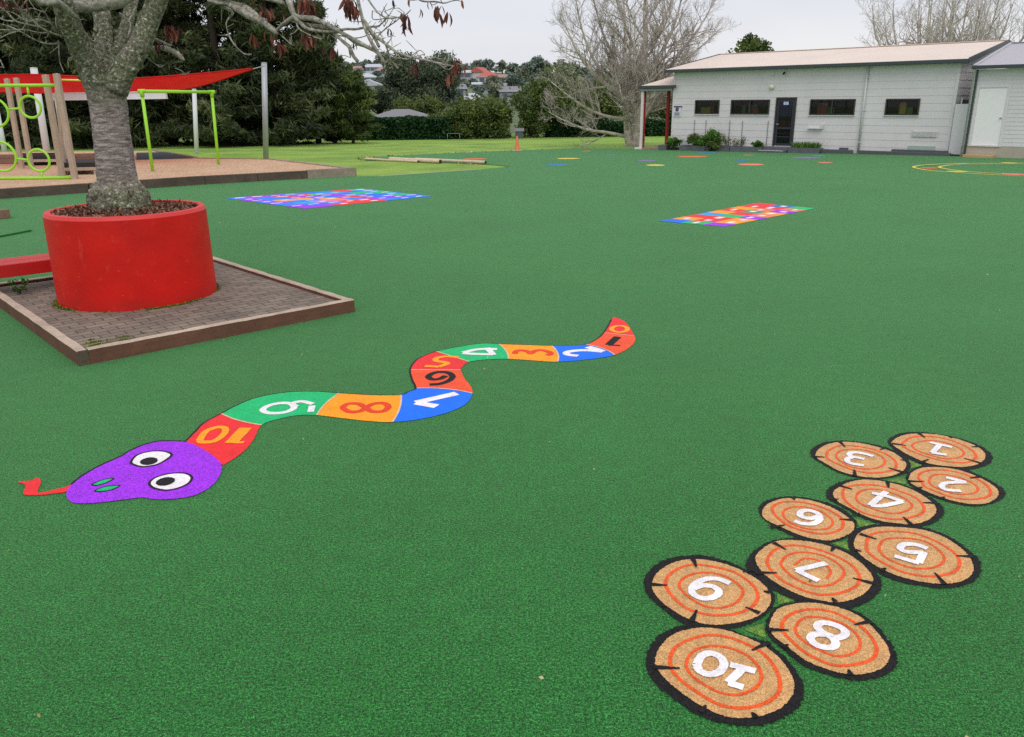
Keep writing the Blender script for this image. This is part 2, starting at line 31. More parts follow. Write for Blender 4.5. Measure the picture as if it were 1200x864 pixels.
POSTS = {'p1': ((-12.4043,23.7859,0.2),(-12.4238,23.7859,3.026)),'p2': ((-13.2478,24.7033,0.2),(-13.2248,24.7033,3.0261)),'p3': ((-15.8055,27.6616,0.2),(-15.7585,27.6616,3.0431)),'p4': ((-16.3673,28.0846,0.2),(-16.3031,28.0846,3.0324)),'p5': ((-13.5182,25.3207,0.2),(-13.2614,25.3207,2.9504))}
POLES = {'big': ((-10.6233,36.476,-0.0695),(-10.2786,36.476,3.8152)),'silver': ((-21.1495,38.4709,-0.1094),(-21.0513,38.4709,3.7747)),'white': ((-27.3696,45.6761,-0.2535),(-27.3794,45.6761,1.9516)),'slim': ((-15.7545,29.7988,0.2),(-15.7577,29.7988,2.4995)),'back': ((-15.8898,42.6345,-0.1927),(-15.5976,42.6345,2.8912))}
RINGFRAME = {'depth': 23.7859,'top': [(-14.9668,23.7859,2.7374),(-12.4547,23.7859,2.7278)],'bot': [(-15.5426,23.7859,0.0839),(-12.5057,23.7859,0.1771)],'rings': [((-13.3033,23.7859,2.1643),0.286),((-13.3382,23.7859,0.7275),0.299),((-14.3145,23.7859,2.0259),0.374),((-14.3655,23.7859,0.8415),0.399)],'links': [((-13.9552,23.7859,2.102),(-13.5699,23.7859,2.1327)),((-13.9919,23.7859,0.7799),(-13.6132,23.7859,0.7415)),((-13.2801,23.7859,2.7124),(-13.2911,23.7859,2.4114)),((-13.3167,23.7859,0.4566),(-13.336,23.7859,0.1604))]}
SWING = [(-11.2567,26.3461,0.2),(-11.2477,26.3461,2.5911),(-10.0776,29.1326,2.5856),(-10.1341,29.1326,0.2)]
BEAM = [(-16.1915,30.5,2.4927),(-12.1643,30.5,2.5168)]
SAIL_UP = [(-19.0169,29.0,3.2522),(-17.1527,29.2,3.189),(-16.167,29.5,3.2033),(-14.5863,29.8,3.1301),(-13.246,30.2,3.0739),(-11.35,31.0,3.2224),(-10.2002,34.5,3.5251)]
SAIL_LO = [(-22.4534,34.0,2.7384),(-20.1013,34.0,2.719),(-18.763,34.0,2.676),(-16.7507,34.0,2.6274),(-15.2165,34.5,2.6514),(-12.8825,35.0,2.8336),(-10.3213,34.9,3.5148)]
CABLE = [(-10.2611,34.7,3.5168),(-9.9589,35.3,3.6496)]
MISC = {'cone': (0.3595,43.1246,-0.2025),'pole_log_a': (-3.7731,33.4779,-0.0096),'pole_log_b': (-0.9175,31.1782,0.0),'log2a': (-4.8106,33.5945,-0.0119),'log2b': (-2.638,31.6498,0.0),'log3a': (-5.9331,34.3735,-0.0275),'log3b': (-3.5355,32.2119,0.0),'mat': (-9.0933,14.805,0.0),'block': (-10.8051,17.4863,0.0)}
TEAL = [(-14.2499,32.0518),(-12.3155,32.6303),(-15.2625,36.9597),(-16.2588,36.6689)]
TRAYS = [[(-13.4726,25.1688),(-12.5507,25.3861),(-13.3549,26.9979),(-14.3078,26.9275)],[(-17.0982,29.3723),(-15.8123,29.4244),(-16.5541,30.8355),(-17.8989,30.7785)]]
BACKWALL = [(-20.288,30.3362,0.2),(-15.2059,30.7966,0.2),(-12.2147,32.717,0.2),(-8.9857,31.6133,0.2)]
MATQ = [(-9.2174,13.7826),(-8.9858,14.3139),(-8.8089,15.0432),(-9.9381,15.4258)]
BLOCKQ = [(-10.8171,16.5766),(-10.3683,16.9267),(-10.6544,17.4764),(-11.4044,17.6641)]
TRUNK = [((-4.3994,9.36,1.068),0.4),((-4.3971,9.36,1.1444),0.33),((-4.4065,9.36,1.2679),0.28),((-4.4055,9.36,1.4556),0.252),((-4.3971,9.36,1.687),0.24),((-4.3909,9.36,1.9598),0.23),((-4.3828,9.36,2.1833),0.235),((-4.3815,9.36,2.3333),0.245),((-4.3768,9.36,2.447),0.27)]
LIMBS = [[((-4.4573,9.36,2.3515),0.1568),((-4.4904,9.31,2.559),0.1414),((-4.5141,9.21,2.7666),0.1254),((-4.4956,9.06,2.9459),0.1186),((-4.4618,8.91,3.14),0.112),((-4.4495,8.76,3.3773),0.0963),((-4.3678,8.56,3.6795),0.0762)],[((-4.4179,9.46,2.3701),0.1783),((-4.4132,9.51,2.6003),0.1344),((-4.4612,9.66,2.8534),0.1113),((-4.5061,9.81,3.1274),0.1027),((-4.6004,9.96,3.4484),0.1147),((-4.6967,10.26,3.9691),0.0913)],[((-4.4016,9.51,2.4417),0.1195),((-4.3277,9.66,2.747),0.0809),((-4.2769,9.86,3.0421),0.0723),((-4.2546,10.06,3.3259),0.0685),((-4.2079,10.31,3.7107),0.054)],[((-4.2651,9.31,2.3667),0.156),((-4.1014,9.31,2.5901),0.1365),((-3.9432,9.36,2.8131),0.1225),((-3.8404,9.41,3.0354),0.1182),((-3.7153,9.46,3.2896),0.109),((-3.5288,9.56,3.6796),0.0851)],[((-4.5579,9.01,3.135),0.066),((-4.4098,9.16,3.173),0.0959),((-4.2776,9.26,3.1985),0.1067),((-4.0531,9.26,3.213),0.0776),((-3.8542,9.36,3.345),0.0588)],[((-4.462,8.76,3.4001),0.0642),((-4.4158,8.36,3.1427),0.0525),((-4.2865,8.46,3.1302),0.0487),((-4.2656,8.66,3.044),0.0363),((-4.2627,8.76,3.0144),0.0183)],[((-3.5288,9.56,3.6796),0.0801),((-3.2474,9.36,3.4054),0.0686),((-3.0387,9.16,3.2346),0.048),((-2.8211,9.06,3.166),0.0427),((-2.6395,8.96,3.1146),0.0422),((-2.4853,8.86,2.9933),0.0417),((-2.3321,8.76,2.8814),0.0367),((-2.3174,8.76,2.8576),0.0229)],[((-3.5288,9.56,3.6796),0.0701),((-2.8237,9.16,3.5742),0.0575),((-2.3314,8.86,3.3351),0.051),((-2.1445,8.66,3.157),0.0453),((-2.1075,8.61,3.0602),0.0406),((-2.0514,8.56,2.9941),0.0359),((-1.8737,8.46,2.9685),0.0354),((-1.7266,8.36,2.9062),0.0306),((-1.6157,8.31,2.849),0.0261),((-1.365,8.16,2.7176),0.0235),((-1.2192,8.06,2.6369),0.0211),((-1.1538,8.06,2.5404),0.0169),((-1.1642,8.06,2.4959),0.0084)],[((-3.0387,9.16,3.2346),0.0384),((-2.7561,8.96,3.226),0.0375),((-2.4718,8.86,3.2047),0.0325),((-2.1848,8.71,3.1321),0.0274)]]
BRANCHES = [[((-2.3247,8.76,2.8774),0.0229),((-2.2348,8.71,2.938),0.0274),((-2.0863,8.56,2.9959),0.0291)],[((-2.0863,8.56,2.9959),0.0291),((-2.0107,8.51,2.9355),0.0267),((-1.9185,8.46,2.8753),0.0221),((-1.6952,8.36,2.8422),0.0197),((-1.5398,8.26,2.8566),0.0173),((-1.4398,8.26,2.8558),0.0173),((-1.3388,8.26,2.8704),0.0151),((-1.2141,8.21,2.8761),0.0129)],[((-2.1188,8.61,2.9688),0.0225),((-1.955,8.56,2.9233),0.0246),((-1.7971,8.46,2.898),0.0266),((-1.6591,8.36,2.8732),0.0219)],[((-1.4336,8.36,3.2103),0.0263),((-1.3927,8.26,3.0622),0.0238),((-1.3385,8.16,2.87),0.0235),((-1.2656,8.06,2.7252),0.0232),((-1.2056,8.06,2.6331),0.0232),((-1.1582,8.06,2.5435),0.019)],[((-1.3593,8.21,2.9354),0.0301),((-1.2984,8.16,2.8545),0.0278),((-1.2415,8.11,2.7664),0.0255),((-1.1992,8.06,2.6866),0.019)],[((-1.245,8.11,2.7893),0.0255),((-1.1369,7.96,2.7178),0.0208),((-1.0461,7.86,2.6512),0.0185),((-0.9405,7.76,2.5975),0.0163),((-0.8201,7.66,2.5696),0.014),((-0.6564,7.56,2.5302),0.0119),((-0.5608,7.51,2.5057),0.0102),((-0.4781,7.46,2.4916),0.0086)],[((-1.1582,8.06,2.5435),0.0169),((-1.0869,8.01,2.5761),0.0126),((-1.0082,7.91,2.5814),0.0099),((-0.9221,7.86,2.5694),0.0074),((-0.8734,7.86,2.5825),0.0066),((-0.8263,7.86,2.6315),0.0049)],[((-1.1211,7.96,2.7102),0.0167),((-1.1055,7.96,2.6422),0.0133),((-1.0728,7.96,2.5585),0.0125),((-1.0192,7.96,2.4954),0.0125)],[((-1.6626,8.36,2.8263),0.0219),((-1.5895,8.31,2.7673),0.0218),((-1.5091,8.26,2.7009),0.0259),((-1.4804,8.26,2.6301),0.0259),((-1.4339,8.26,2.5698),0.0259)],[((-1.5158,8.26,2.7244),0.0173),((-1.5039,8.26,2.6067),0.0086)],[((-1.3344,8.16,3.1856),0.0171),((-1.2681,8.11,3.0755),0.0127),((-1.1855,8.06,2.973),0.011),((-1.1,8.01,2.9275),0.0109),((-1.003,8.01,2.9327),0.0092),((-0.9318,7.96,2.9468),0.0083),((-0.8786,7.96,2.9905),0.0058)],[((-1.2143,8.21,2.8731),0.0107),((-1.1377,8.16,2.9292),0.0094),((-1.0992,8.16,2.9712),0.006)],[((-1.2561,8.16,3.0057),0.0085),((-1.2525,8.16,2.9301),0.0068),((-1.114,8.11,2.9321),0.0068),((-1.1434,8.06,2.8604),0.0076)],[((-1.2036,8.11,2.7966),0.0085),((-1.1027,8.06,2.8601),0.0084),((-1.004,8.01,2.9149),0.0075),((-0.9387,7.96,2.9689),0.005)],[((-0.6564,7.56,2.5302),0.0087),((-0.5639,7.56,2.5266),0.0071),((-0.4897,7.51,2.5669),0.0055),((-0.4507,7.51,2.5909),0.0039)],[((-0.4781,7.46,2.4916),0.0078),((-0.4203,7.46,2.484),0.0062),((-0.3738,7.46,2.5093),0.0047)],[((-0.6066,7.51,2.5133),0.0071),((-0.558,7.46,2.475),0.0055),((-0.5278,7.46,2.4647),0.0039)],[((-0.8486,7.86,3.1173),0.0165),((-0.7632,7.76,3.0412),0.0122),((-0.6312,7.66,3.0224),0.0104),((-0.555,7.66,3.0105),0.008),((-0.4823,7.61,3.0228),0.0064),((-0.3804,7.56,3.0346),0.0055)],[((-1.6632,8.36,2.8184),0.0088),((-1.4451,8.26,2.7784),0.0086),((-1.3014,8.21,2.8046),0.0069),((-1.1931,8.16,2.8231),0.006)],[((-1.553,8.31,2.8061),0.0131),((-1.4482,8.26,2.7317),0.0151),((-1.3496,8.16,2.6984),0.0171),((-1.2136,8.06,2.6362),0.0152)],[((-2.0527,8.56,2.9877),0.0134),((-2.0321,8.51,2.888),0.0116),((-1.8897,8.46,2.8116),0.0097),((-1.7777,8.41,2.7914),0.0088),((-1.7864,8.41,2.8939),0.0088)],[((-2.2579,8.76,2.8357),0.0092),((-2.2013,8.76,2.7776),0.0073),((-2.1596,8.76,2.7474),0.0046)],[((-1.0896,8.06,2.9499),0.0068),((-1.1361,8.06,2.9875),0.0042)],[((-0.8732,7.86,2.587),0.0066),((-0.7503,7.76,2.6063),0.0049)],[((-0.7271,7.66,2.5498),0.0064),((-0.6874,7.66,2.5641),0.0048),((-0.6479,7.66,2.5755),0.004)],[((-1.0898,8.06,2.7996),0.0059),((-1.0658,7.96,2.6871),0.0042),((-1.1145,7.96,2.6845),0.0058)],[((-3.9749,9.66,2.7727),0.0506),((-3.8306,9.66,2.7935),0.0455),((-3.7175,9.66,2.7596),0.0455),((-3.6425,9.66,2.7039),0.0405),((-3.6083,9.66,2.6594),0.0253)],[((-3.9572,9.66,2.893),0.0303),((-3.8666,9.66,2.8704),0.0253),((-3.7334,9.66,2.8147),0.0202)],[((-2.8385,9.06,3.1661),0.0569),((-2.7063,8.96,3.0953),0.061),((-2.5353,8.86,3.0055),0.0557),((-2.4315,8.86,2.975),0.0464)],[((-3.0617,9.06,3.2078),0.0285),((-2.9676,9.06,3.1772),0.0237),((-2.8385,9.06,3.1661),0.019)],[((-2.9601,9.16,3.1573),0.024),((-2.8571,9.16,3.0957),0.024),((-2.9352,9.16,2.9944),0.0096),((-2.8989,9.16,2.8295),0.0115),((-2.7904,9.16,2.7038),0.0106),((-2.7021,9.16,2.6926),0.0072)],[((-3.99,9.56,2.7018),0.01),((-3.9062,9.56,2.6354),0.008),((-3.8423,9.56,2.5909),0.006)],[((-3.7952,9.86,2.5905),0.0103),((-3.7378,9.86,2.5673),0.0083),((-3.6712,9.86,2.5211),0.0052)],[((-4.585,9.36,3.1287),0.0196),((-4.5314,9.36,2.9823),0.0147),((-4.5065,9.36,2.9296),0.0123),((-4.451,9.36,2.8553),0.0098),((-4.3846,9.36,2.8442),0.0074)],[((-4.5613,9.36,2.9406),0.0147),((-4.4827,9.36,2.8026),0.0127),((-4.4136,9.36,2.7382),0.0098)],[((-4.7005,9.16,2.8441),0.0096),((-4.7252,9.16,2.6463),0.0077),((-4.7012,9.16,2.5301),0.0067)],[((-4.5887,9.06,2.8673),0.019),((-4.6285,8.86,2.9035),0.0139),((-4.6536,8.76,2.9355),0.0119),((-4.7204,8.66,2.9571),0.0118),((-4.7738,8.56,2.9779),0.0108),((-4.8411,8.56,3.0545),0.0108),((-4.8461,8.46,3.0918),0.0089)],[((-4.6327,9.06,2.8062),0.0142),((-4.6811,8.86,2.794),0.0121),((-4.7571,8.76,2.8379),0.011),((-4.7598,8.56,2.8916),0.0108),((-4.8743,8.56,2.9405),0.009),((-4.9156,8.46,2.9515),0.0089)],[((-4.649,9.06,2.8983),0.0142),((-4.6443,8.96,2.9914),0.0113),((-4.6382,8.86,3.0815),0.0102),((-4.6344,8.76,3.1493),0.0092),((-4.6407,8.76,3.2263),0.0092)],[((-4.6591,8.96,2.9113),0.0113),((-4.7161,8.86,2.8943),0.0102),((-4.8056,8.76,2.9171),0.0092),((-4.8763,8.66,2.9099),0.0082),((-4.9441,8.56,2.9027),0.0072)],[((-4.6536,8.76,2.9355),0.011),((-4.7233,8.76,3.0143),0.0092),((-4.7963,8.76,3.0732),0.0092),((-4.8228,8.66,3.1785),0.0091),((-4.8529,8.66,3.2356),0.0091)],[((-4.7204,8.66,2.9571),0.0091),((-4.7624,8.66,3.0634),0.0091),((-4.7267,8.66,3.1396),0.0091),((-4.6535,8.66,3.1961),0.0091)],[((-4.7598,8.56,2.8916),0.009),((-4.8691,8.56,2.8637),0.0072),((-4.9598,8.56,2.8258),0.0063)],[((-4.7738,8.56,2.9779),0.009),((-4.8854,8.56,2.9883),0.0081),((-4.9581,8.56,3.0365),0.0072)],[((-4.6443,8.96,2.9914),0.0094),((-4.7664,8.96,3.0323),0.0084),((-4.8782,8.96,3.0133),0.0084),((-5.0135,8.96,3.094),0.0075),((-5.0812,8.86,3.1046),0.007)],[((-5.1746,8.86,2.6467),0.0111),((-5.1478,8.86,2.5651),0.0074)],[((-4.6382,8.86,3.0815),0.0093),((-4.7584,8.86,3.1216),0.0083),((-4.8346,8.76,3.0929),0.0083),((-4.9701,8.76,3.152),0.0073)],[((-4.6632,9.16,3.1102),0.0144),((-4.6444,9.06,3.02),0.0095),((-4.638,9.06,2.8983),0.0114)],[((-4.1948,9.66,3.0251),0.0202),((-4.1296,9.71,3.1368),0.0153),((-4.0875,9.76,3.249),0.0153),((-4.0512,9.76,3.3345),0.0153)],[((-4.1482,9.56,2.8877),0.02),((-4.1448,9.66,3.0463),0.0152),((-4.2444,9.66,3.1545),0.0121)]]
LEAFCL = [((-1.4537,8.26,3.017),0.112,0.184,22),((-1.4908,8.26,3.0781),0.082,0.123,10),((-0.934,7.96,2.9025),0.061,0.123,8),((-1.1004,8.06,2.8148),0.029,0.061,2),((-1.9893,8.66,3.1002),0.102,0.123,20),((-1.9266,8.46,2.7801),0.092,0.123,14),((-2.3118,8.76,2.7371),0.045,0.123,7),((-2.3713,8.76,2.8531),0.031,0.082,3),((-2.4471,8.86,3.0835),0.092,0.102,8),((-2.2236,8.71,3.0188),0.041,0.082,3),((-1.674,8.36,2.6765),0.033,0.057,3),((-0.7753,7.76,2.9413),0.02,0.071,2),((-0.7023,7.76,3.0122),0.031,0.061,2),((-0.619,7.66,2.9377),0.029,0.092,4),((-0.5798,7.66,2.9586),0.02,0.061,2),((-0.5266,7.61,2.9251),0.029,0.092,3),((-0.3994,7.56,3.0029),0.029,0.051,1),((-0.4472,7.46,2.5028),0.041,0.112,9),((-0.5219,7.46,2.41),0.031,0.061,3),((-0.3829,7.46,2.4521),0.016,0.082,2),((-0.8571,7.76,2.5182),0.051,0.061,5),((-0.7866,7.71,2.5599),0.02,0.061,2),((-1.4655,8.26,2.724),0.02,0.041,2),((-1.7945,8.41,2.6882),0.025,0.051,2),((-1.0507,8.06,3.0714),0.041,0.031,2),((-0.8748,7.86,3.0601),0.025,0.031,1),((-1.163,8.06,2.5172),0.016,0.041,1),((-1.0618,7.96,2.6115),0.016,0.041,1),((-3.7021,9.66,2.9562),0.074,0.147,22),((-3.8243,9.66,2.8373),0.098,0.049,6),((-3.6059,9.66,2.7477),0.025,0.049,2),((-2.6059,8.86,2.8473),0.061,0.11,3),((-4.8888,8.66,3.16),0.098,0.049,6),((-2.5612,8.86,3.1626),0.049,0.049,2),((-4.74,8.66,3.1778),0.049,0.049,3),((-4.4544,9.26,2.6803),0.049,0.074,3)]
BLD = {'P0': (17.5768,33.7688),'ang': -0.74835}
BARE = (7.2847,48.5537)

scene = bpy.context.scene
col = scene.collection


# ------------------------------------------------------------------ colour and material helpers
def lin(r, g, b, k=1.0):
    f = lambda v: (v / 12.92 if v <= 0.04045 else ((v + 0.055) / 1.055) ** 2.4)
    return (f(r / 255) * k, f(g / 255) * k, f(b / 255) * k, 1)


class NT:
    def __init__(self, name):
        self.m = bpy.data.materials.new(name)
        self.m.use_nodes = True
        self.t = self.m.node_tree
        self.n = self.t.nodes
        self.p = self.n['Principled BSDF']
        self.out = self.n['Material Output']
        self.co = None

    def new(self, typ, **kw):
        o = self.n.new(typ)
        for k, v in kw.items():
            if k.startswith('_'):
                setattr(o, k[1:], v)
            else:
                o.inputs[k].default_value = v
        return o

    def link(self, a, b):
        self.t.links.new(a, b)

    def coord(self, scale=None):
        if self.co is None:
            self.co = self.new('ShaderNodeTexCoord')
        if scale is None:
            return self.co.outputs['Object']
        mp = self.new('ShaderNodeMapping')
        mp.inputs['Scale'].default_value = scale
        self.link(self.co.outputs['Object'], mp.inputs['Vector'])
        return mp.outputs['Vector']

    def noise(self, scale, detail=3, rough=.6, vec=None):
        o = self.new('ShaderNodeTexNoise', Scale=scale, Detail=detail, Roughness=rough)
        self.link(vec or self.coord(), o.inputs['Vector'])
        return o.outputs['Fac']

    def ramp(self, fac, stops):
        o = self.new('ShaderNodeValToRGB')
        e = o.color_ramp.elements
        while len(e) < len(stops):
            e.new(.5)
        for i, (p, c) in enumerate(stops):
            e[i].position = p
            e[i].color = c if len(c) == 4 else (*c, 1)
        self.link(fac, o.inputs['Fac'])
        return o.outputs['Color']

    def mix(self, fac, a, b, mode='MIX'):
        o = self.new('ShaderNodeMix', _data_type='RGBA', _blend_type=mode)
        for sock, v in ((o.inputs[0], fac), (o.inputs[6], a), (o.inputs[7], b)):
            if isinstance(v, (int, float)):
                sock.default_value = v
            elif isinstance(v, tuple):
                sock.default_value = v
            else:
                self.link(v, sock)
        return o.outputs[2]

    def bump(self, h, strength=.3, dist=.01, prev=None):
        o = self.new('ShaderNodeBump', Strength=strength, Distance=dist)
        self.link(h, o.inputs['Height'])
        if prev is not None:
            self.link(prev, o.inputs['Normal'])
        self.link(o.outputs['Normal'], self.p.inputs['Normal'])
        return o.outputs['Normal']

    def base(self, c):
        if isinstance(c, tuple):
            self.p.inputs['Base Color'].default_value = c
        else:
            self.link(c, self.p.inputs['Base Color'])
        return self

    def set(self, **kw):
        for k, v in kw.items():
            self.p.inputs[k].default_value = v
        return self


def g3(v):
    return (v, v, v, 1)


def plain(name, c, rough=.6, var=.12, scale=6., bump=0., bscale=60., metal=0., spec=.5, streak=None):
    """painted / plastic / wood surface with a little wear in it"""
    t = NT(name)
    f = t.noise(scale, 4, .6, t.coord(streak) if streak else None)
    f2 = t.noise(scale * 9, 3, .6, t.coord(streak) if streak else None)
    a = t.mix(f, tuple(x * (1 - var) for x in c[:3]) + (1,), tuple(min(1, x * (1 + var)) for x in c[:3]) + (1,))
    a = t.mix(t.ramp(f2, [(.35, g3(1 - var * .8)), (.7, g3(1 + var * .5))]), a, a) if False else a
    m = t.mix(.5 * min(1, var * 3), a, t.ramp(f2, [(.3, g3(.55)), (.7, g3(1))]), 'MULTIPLY')
    t.base(m).set(Roughness=rough, Metallic=metal)
    t.p.inputs['Specular IOR Level'].default_value = spec
    if bump:
        t.bump(t.noise(bscale, 4, .6), bump, .01)
    return t.m


def turf_like(name, c, lo=.34, hi=1.8, gr=.86, sheen=.30, big=.09, sheentint=(.62, .92, .56, 1), bmp=.7, seams=False, fs=170, mid=.6, srough=.45):
    """short synthetic pile: light and dark fibre tips at several sizes, a bloom at low angles"""
    t = NT(name)
    v = t.coord()
    n1 = t.noise(fs, 1, .6)
    n2 = t.noise(fs * .45, 2, .6)
    n3 = t.noise(28, 3, .6)
    n4 = t.noise(.55, 4, .55)
    n5 = t.noise(6, 3, .6)
    n6 = t.noise(13, 3, .7)
    a = t.ramp(n1, [(.34, g3(lo)), (.5, g3(1)), (.66, (hi * 1.15, hi, hi * 1.15, 1))])
    b = t.ramp(n2, [(.34, g3(1 - (1 - lo) * mid)), (.5, g3(1)), (.66, g3(1 + (hi - 1) * mid))])
    d = t.ramp(n3, [(.3, g3(gr)), (.7, g3(2 - gr))])
    d2 = t.ramp(n6, [(.3, g3(1 - (1 - gr) * .8)), (.7, g3(1 + (1 - gr) * .8))])
    e = t.ramp(n4, [(.3, g3(1 - big)), (.7, g3(1 + big))])
    e2 = t.ramp(n5, [(.3, g3(.92)), (.7, g3(1.08))])
    k = t.mix(1, a, b, 'MULTIPLY')
    k = t.mix(1, k, d, 'MULTIPLY')
    k = t.mix(1, k, d2, 'MULTIPLY')
    k = t.mix(1, k, e, 'MULTIPLY')
    k = t.mix(1, k, e2, 'MULTIPLY')
    k = t.mix(1, k, c, 'MULTIPLY')
    if seams:           # rolls of turf laid side by side
        br = t.new('ShaderNodeTexBrick', Scale=1, **{'Mortar Size': .007, 'Mortar Smooth': .2, 'Bias': 0, 'Brick Width': 26., 'Row Height': 3.7})
        mp_ = t.new('ShaderNodeMapping'); mp_.inputs['Rotation'].default_value = (0, 0, math.radians(-8)); mp_.inputs['Location'].default_value = (9., 1.1, 0)
        t.link(v, mp_.inputs['Vector']); t.link(mp_.outputs[0], br.inputs['Vector'])
        br.inputs['Color1'].default_value = (1.03, 1.02, .98, 1); br.inputs['Color2'].default_value = (.95, .975, 1.0, 1); br.inputs['Mortar'].default_value = (.84, .86, .84, 1)
        k = t.mix(1, k, br.outputs['Color'], 'MULTIPLY')
    t.base(k).set(Roughness=.85)
    t.p.inputs['Specular IOR Level'].default_value = .2
    t.p.inputs['Sheen Weight'].default_value = sheen
    t.p.inputs['Sheen Roughness'].default_value = srough
    t.p.inputs['Sheen Tint'].default_value = sheentint
    nb = t.bump(n1, bmp, .006)
    t.bump(n2, bmp * .7, .01, nb)
    return t.m


def leafy(name, stops, rough=.6, trans=.25, spec=.3):
    """leaf faces coloured by their own 'tint' value"""
    t = NT(name)
    at = t.new('ShaderNodeAttribute', _attribute_name='tint')
    cr = t.ramp(at.outputs['Fac'], stops)
    t.base(cr).set(Roughness=rough)
    t.p.inputs['Specular IOR Level'].default_value = spec
    if trans:
        tr = t.new('ShaderNodeBsdfTranslucent')
        t.link(cr, tr.inputs['Color'])
        mx = t.new('ShaderNodeMixShader', Fac=trans)
        t.link(t.p.outputs[0], mx.inputs[1])
        t.link(tr.outputs[0], mx.inputs[2])
        t.link(mx.outputs[0], t.out.inputs['Surface'])
    return t.m


# ------------------------------------------------------------------ objects
def tag(o, label=None, cat=None, group=None, kind=None):
    if label: o['label'] = label
    if cat: o['category'] = cat
    if group: o['group'] = group
    if kind: o['kind'] = kind
    return o


def thing(name, label, cat, loc=(0, 0, 0), rz=0, group=None):
    o = bpy.data.objects.new(name, None)
    col.objects.link(o)
    o.empty_display_size = .2
    o.location = loc
    o.rotation_euler = (0, 0, rz)
    return tag(o, label, cat, group)


class MB:
    """collects shapes into one mesh; off is subtracted from every point (to author in world space)"""
    def __init__(self, off=(0, 0, 0)):
        self.v = []; self.f = []; self.mi = []; self.off = Vector(off); self.cur = 0; self.sm = []

    def add(self, vs, fs, smooth=False):
        b = len(self.v)
        o = self.off
        self.v.extend([(p[0] - o[0], p[1] - o[1], p[2] - o[2]) for p in vs])
        self.f.extend([tuple(i + b for i in f) for f in fs])
        self.mi.extend([self.cur] * len(fs))
        self.sm.extend([smooth] * len(fs))
        return self

    def poly(self, pts):
        return self.add(pts, [tuple(range(len(pts)))])

    def box(self, lo, hi, rot=None, at=None, bev=0):
        x0, y0, z0 = lo; x1, y1, z1 = hi
        if bev:
            b = bev
            vs = []
            for (sx, X) in ((1, x0), (-1, x1)):
                pass
        vs = [(x0, y0, z0), (x1, y0, z0), (x1, y1, z0), (x0, y1, z0), (x0, y0, z1), (x1, y0, z1), (x1, y1, z1), (x0, y1, z1)]
        if rot is not None:
            vs = [rot @ Vector(p) for p in vs]
        if at is not None:
            vs = [Vector(p) + Vector(at) for p in vs]
        return self.add(vs, [(0, 3, 2, 1), (4, 5, 6, 7), (0, 1, 5, 4), (1, 2, 6, 5), (2, 3, 7, 6), (3, 0, 4, 7)])

    def beam(self, a, b, w, h, up=(0, 0, 1)):
        a = Vector(a); b = Vector(b); d = (b - a).normalized()
        u = Vector(up)
        if abs(d.dot(u)) > .95: u = Vector((1, 0, 0))
        s = d.cross(u).normalized(); u = s.cross(d).normalized()
        vs = []
        for p in (a, b):
            for (i, j) in ((-1, -1), (1, -1), (1, 1), (-1, 1)):
                vs.append(p + s * (i * w / 2) + u * (j * h / 2))
        return self.add(vs, [(3, 2, 1, 0), (4, 5, 6, 7), (0, 1, 5, 4), (1, 2, 6, 5), (2, 3, 7, 6), (3, 0, 4, 7)])

    def tube(self, pts, rad, n=8, cap=True, wob=0, closed=False):
        pts = [Vector(p) for p in pts]
        if isinstance(rad, (int, float)): rad = [rad] * len(pts)
        vs = []; fs = []
        ref = None
        N = len(pts)
        for i, p in enumerate(pts):
            if closed:
                d = pts[(i + 1) % N] - pts[i - 1]
            else:
                d = pts[min(i + 1, N - 1)] - pts[max(i - 1, 0)]
            d = d.normalized() if d.length > 1e-9 else Vector((0, 0, 1))
            if ref is None:
                ref = Vector((1, 0, 0)) if abs(d.x) < .8 else Vector((0, 1, 0))
            ref = (ref - d * ref.dot(d)).normalized()
            s = d.cross(ref)
            for k in range(n):
                a = 2 * PI * k / n
                r = rad[i]
                q = p + (ref * math.cos(a) + s * math.sin(a)) * r
                if wob:
                    q += (q - p) * wob * noise.noise(q * (1.3 / max(r, .02)))
                vs.append(q)
        M = N if closed else N - 1
        for i in range(M):
            for k in range(n):
                a0 = i * n + k; a1 = i * n + (k + 1) % n
                b0 = ((i + 1) % N) * n + k; b1 = ((i + 1) % N) * n + (k + 1) % n
                fs.append((a0, a1, b1, b0))
        if cap and not closed:
            fs.append(tuple(range(n - 1, -1, -1)))
            fs.append(tuple((N - 1) * n + k for k in range(n)))
        return self.add(vs, fs, True)

    def lathe(self, prof, n=48, at=(0, 0, 0)):
        vs = []; fs = []
        for (r, z) in prof:
            for k in range(n):
                a = 2 * PI * k / n
                vs.append((at[0] + r * math.cos(a), at[1] + r * math.sin(a), at[2] + z))
        for i in range(len(prof) - 1):
            for k in range(n):
                fs.append((i * n + k, i * n + (k + 1) % n, (i + 1) * n + (k + 1) % n, (i + 1) * n + k))
        return self.add(vs, fs, True)

    def build(self, name, mat, parent=None, bevel=0, flat=False):
        me = bpy.data.meshes.new(name)
        me.from_pydata([tuple(p) for p in self.v], [], self.f)
        mats = mat if isinstance(mat, (list, tuple)) else [mat]
        for m in mats: me.materials.append(m)
        if len(mats) > 1: me.polygons.foreach_set('material_index', self.mi)
        me.polygons.foreach_set('use_smooth', [False] * len(self.f) if flat else self.sm)
        me.update()
        o = bpy.data.objects.new(name, me)
        col.objects.link(o)
        if parent is not None: o.parent = parent
        if bevel:
            b = o.modifiers.new('bevel', 'BEVEL'); b.width = bevel; b.segments = 2; b.limit_method = 'ANGLE'
        return o


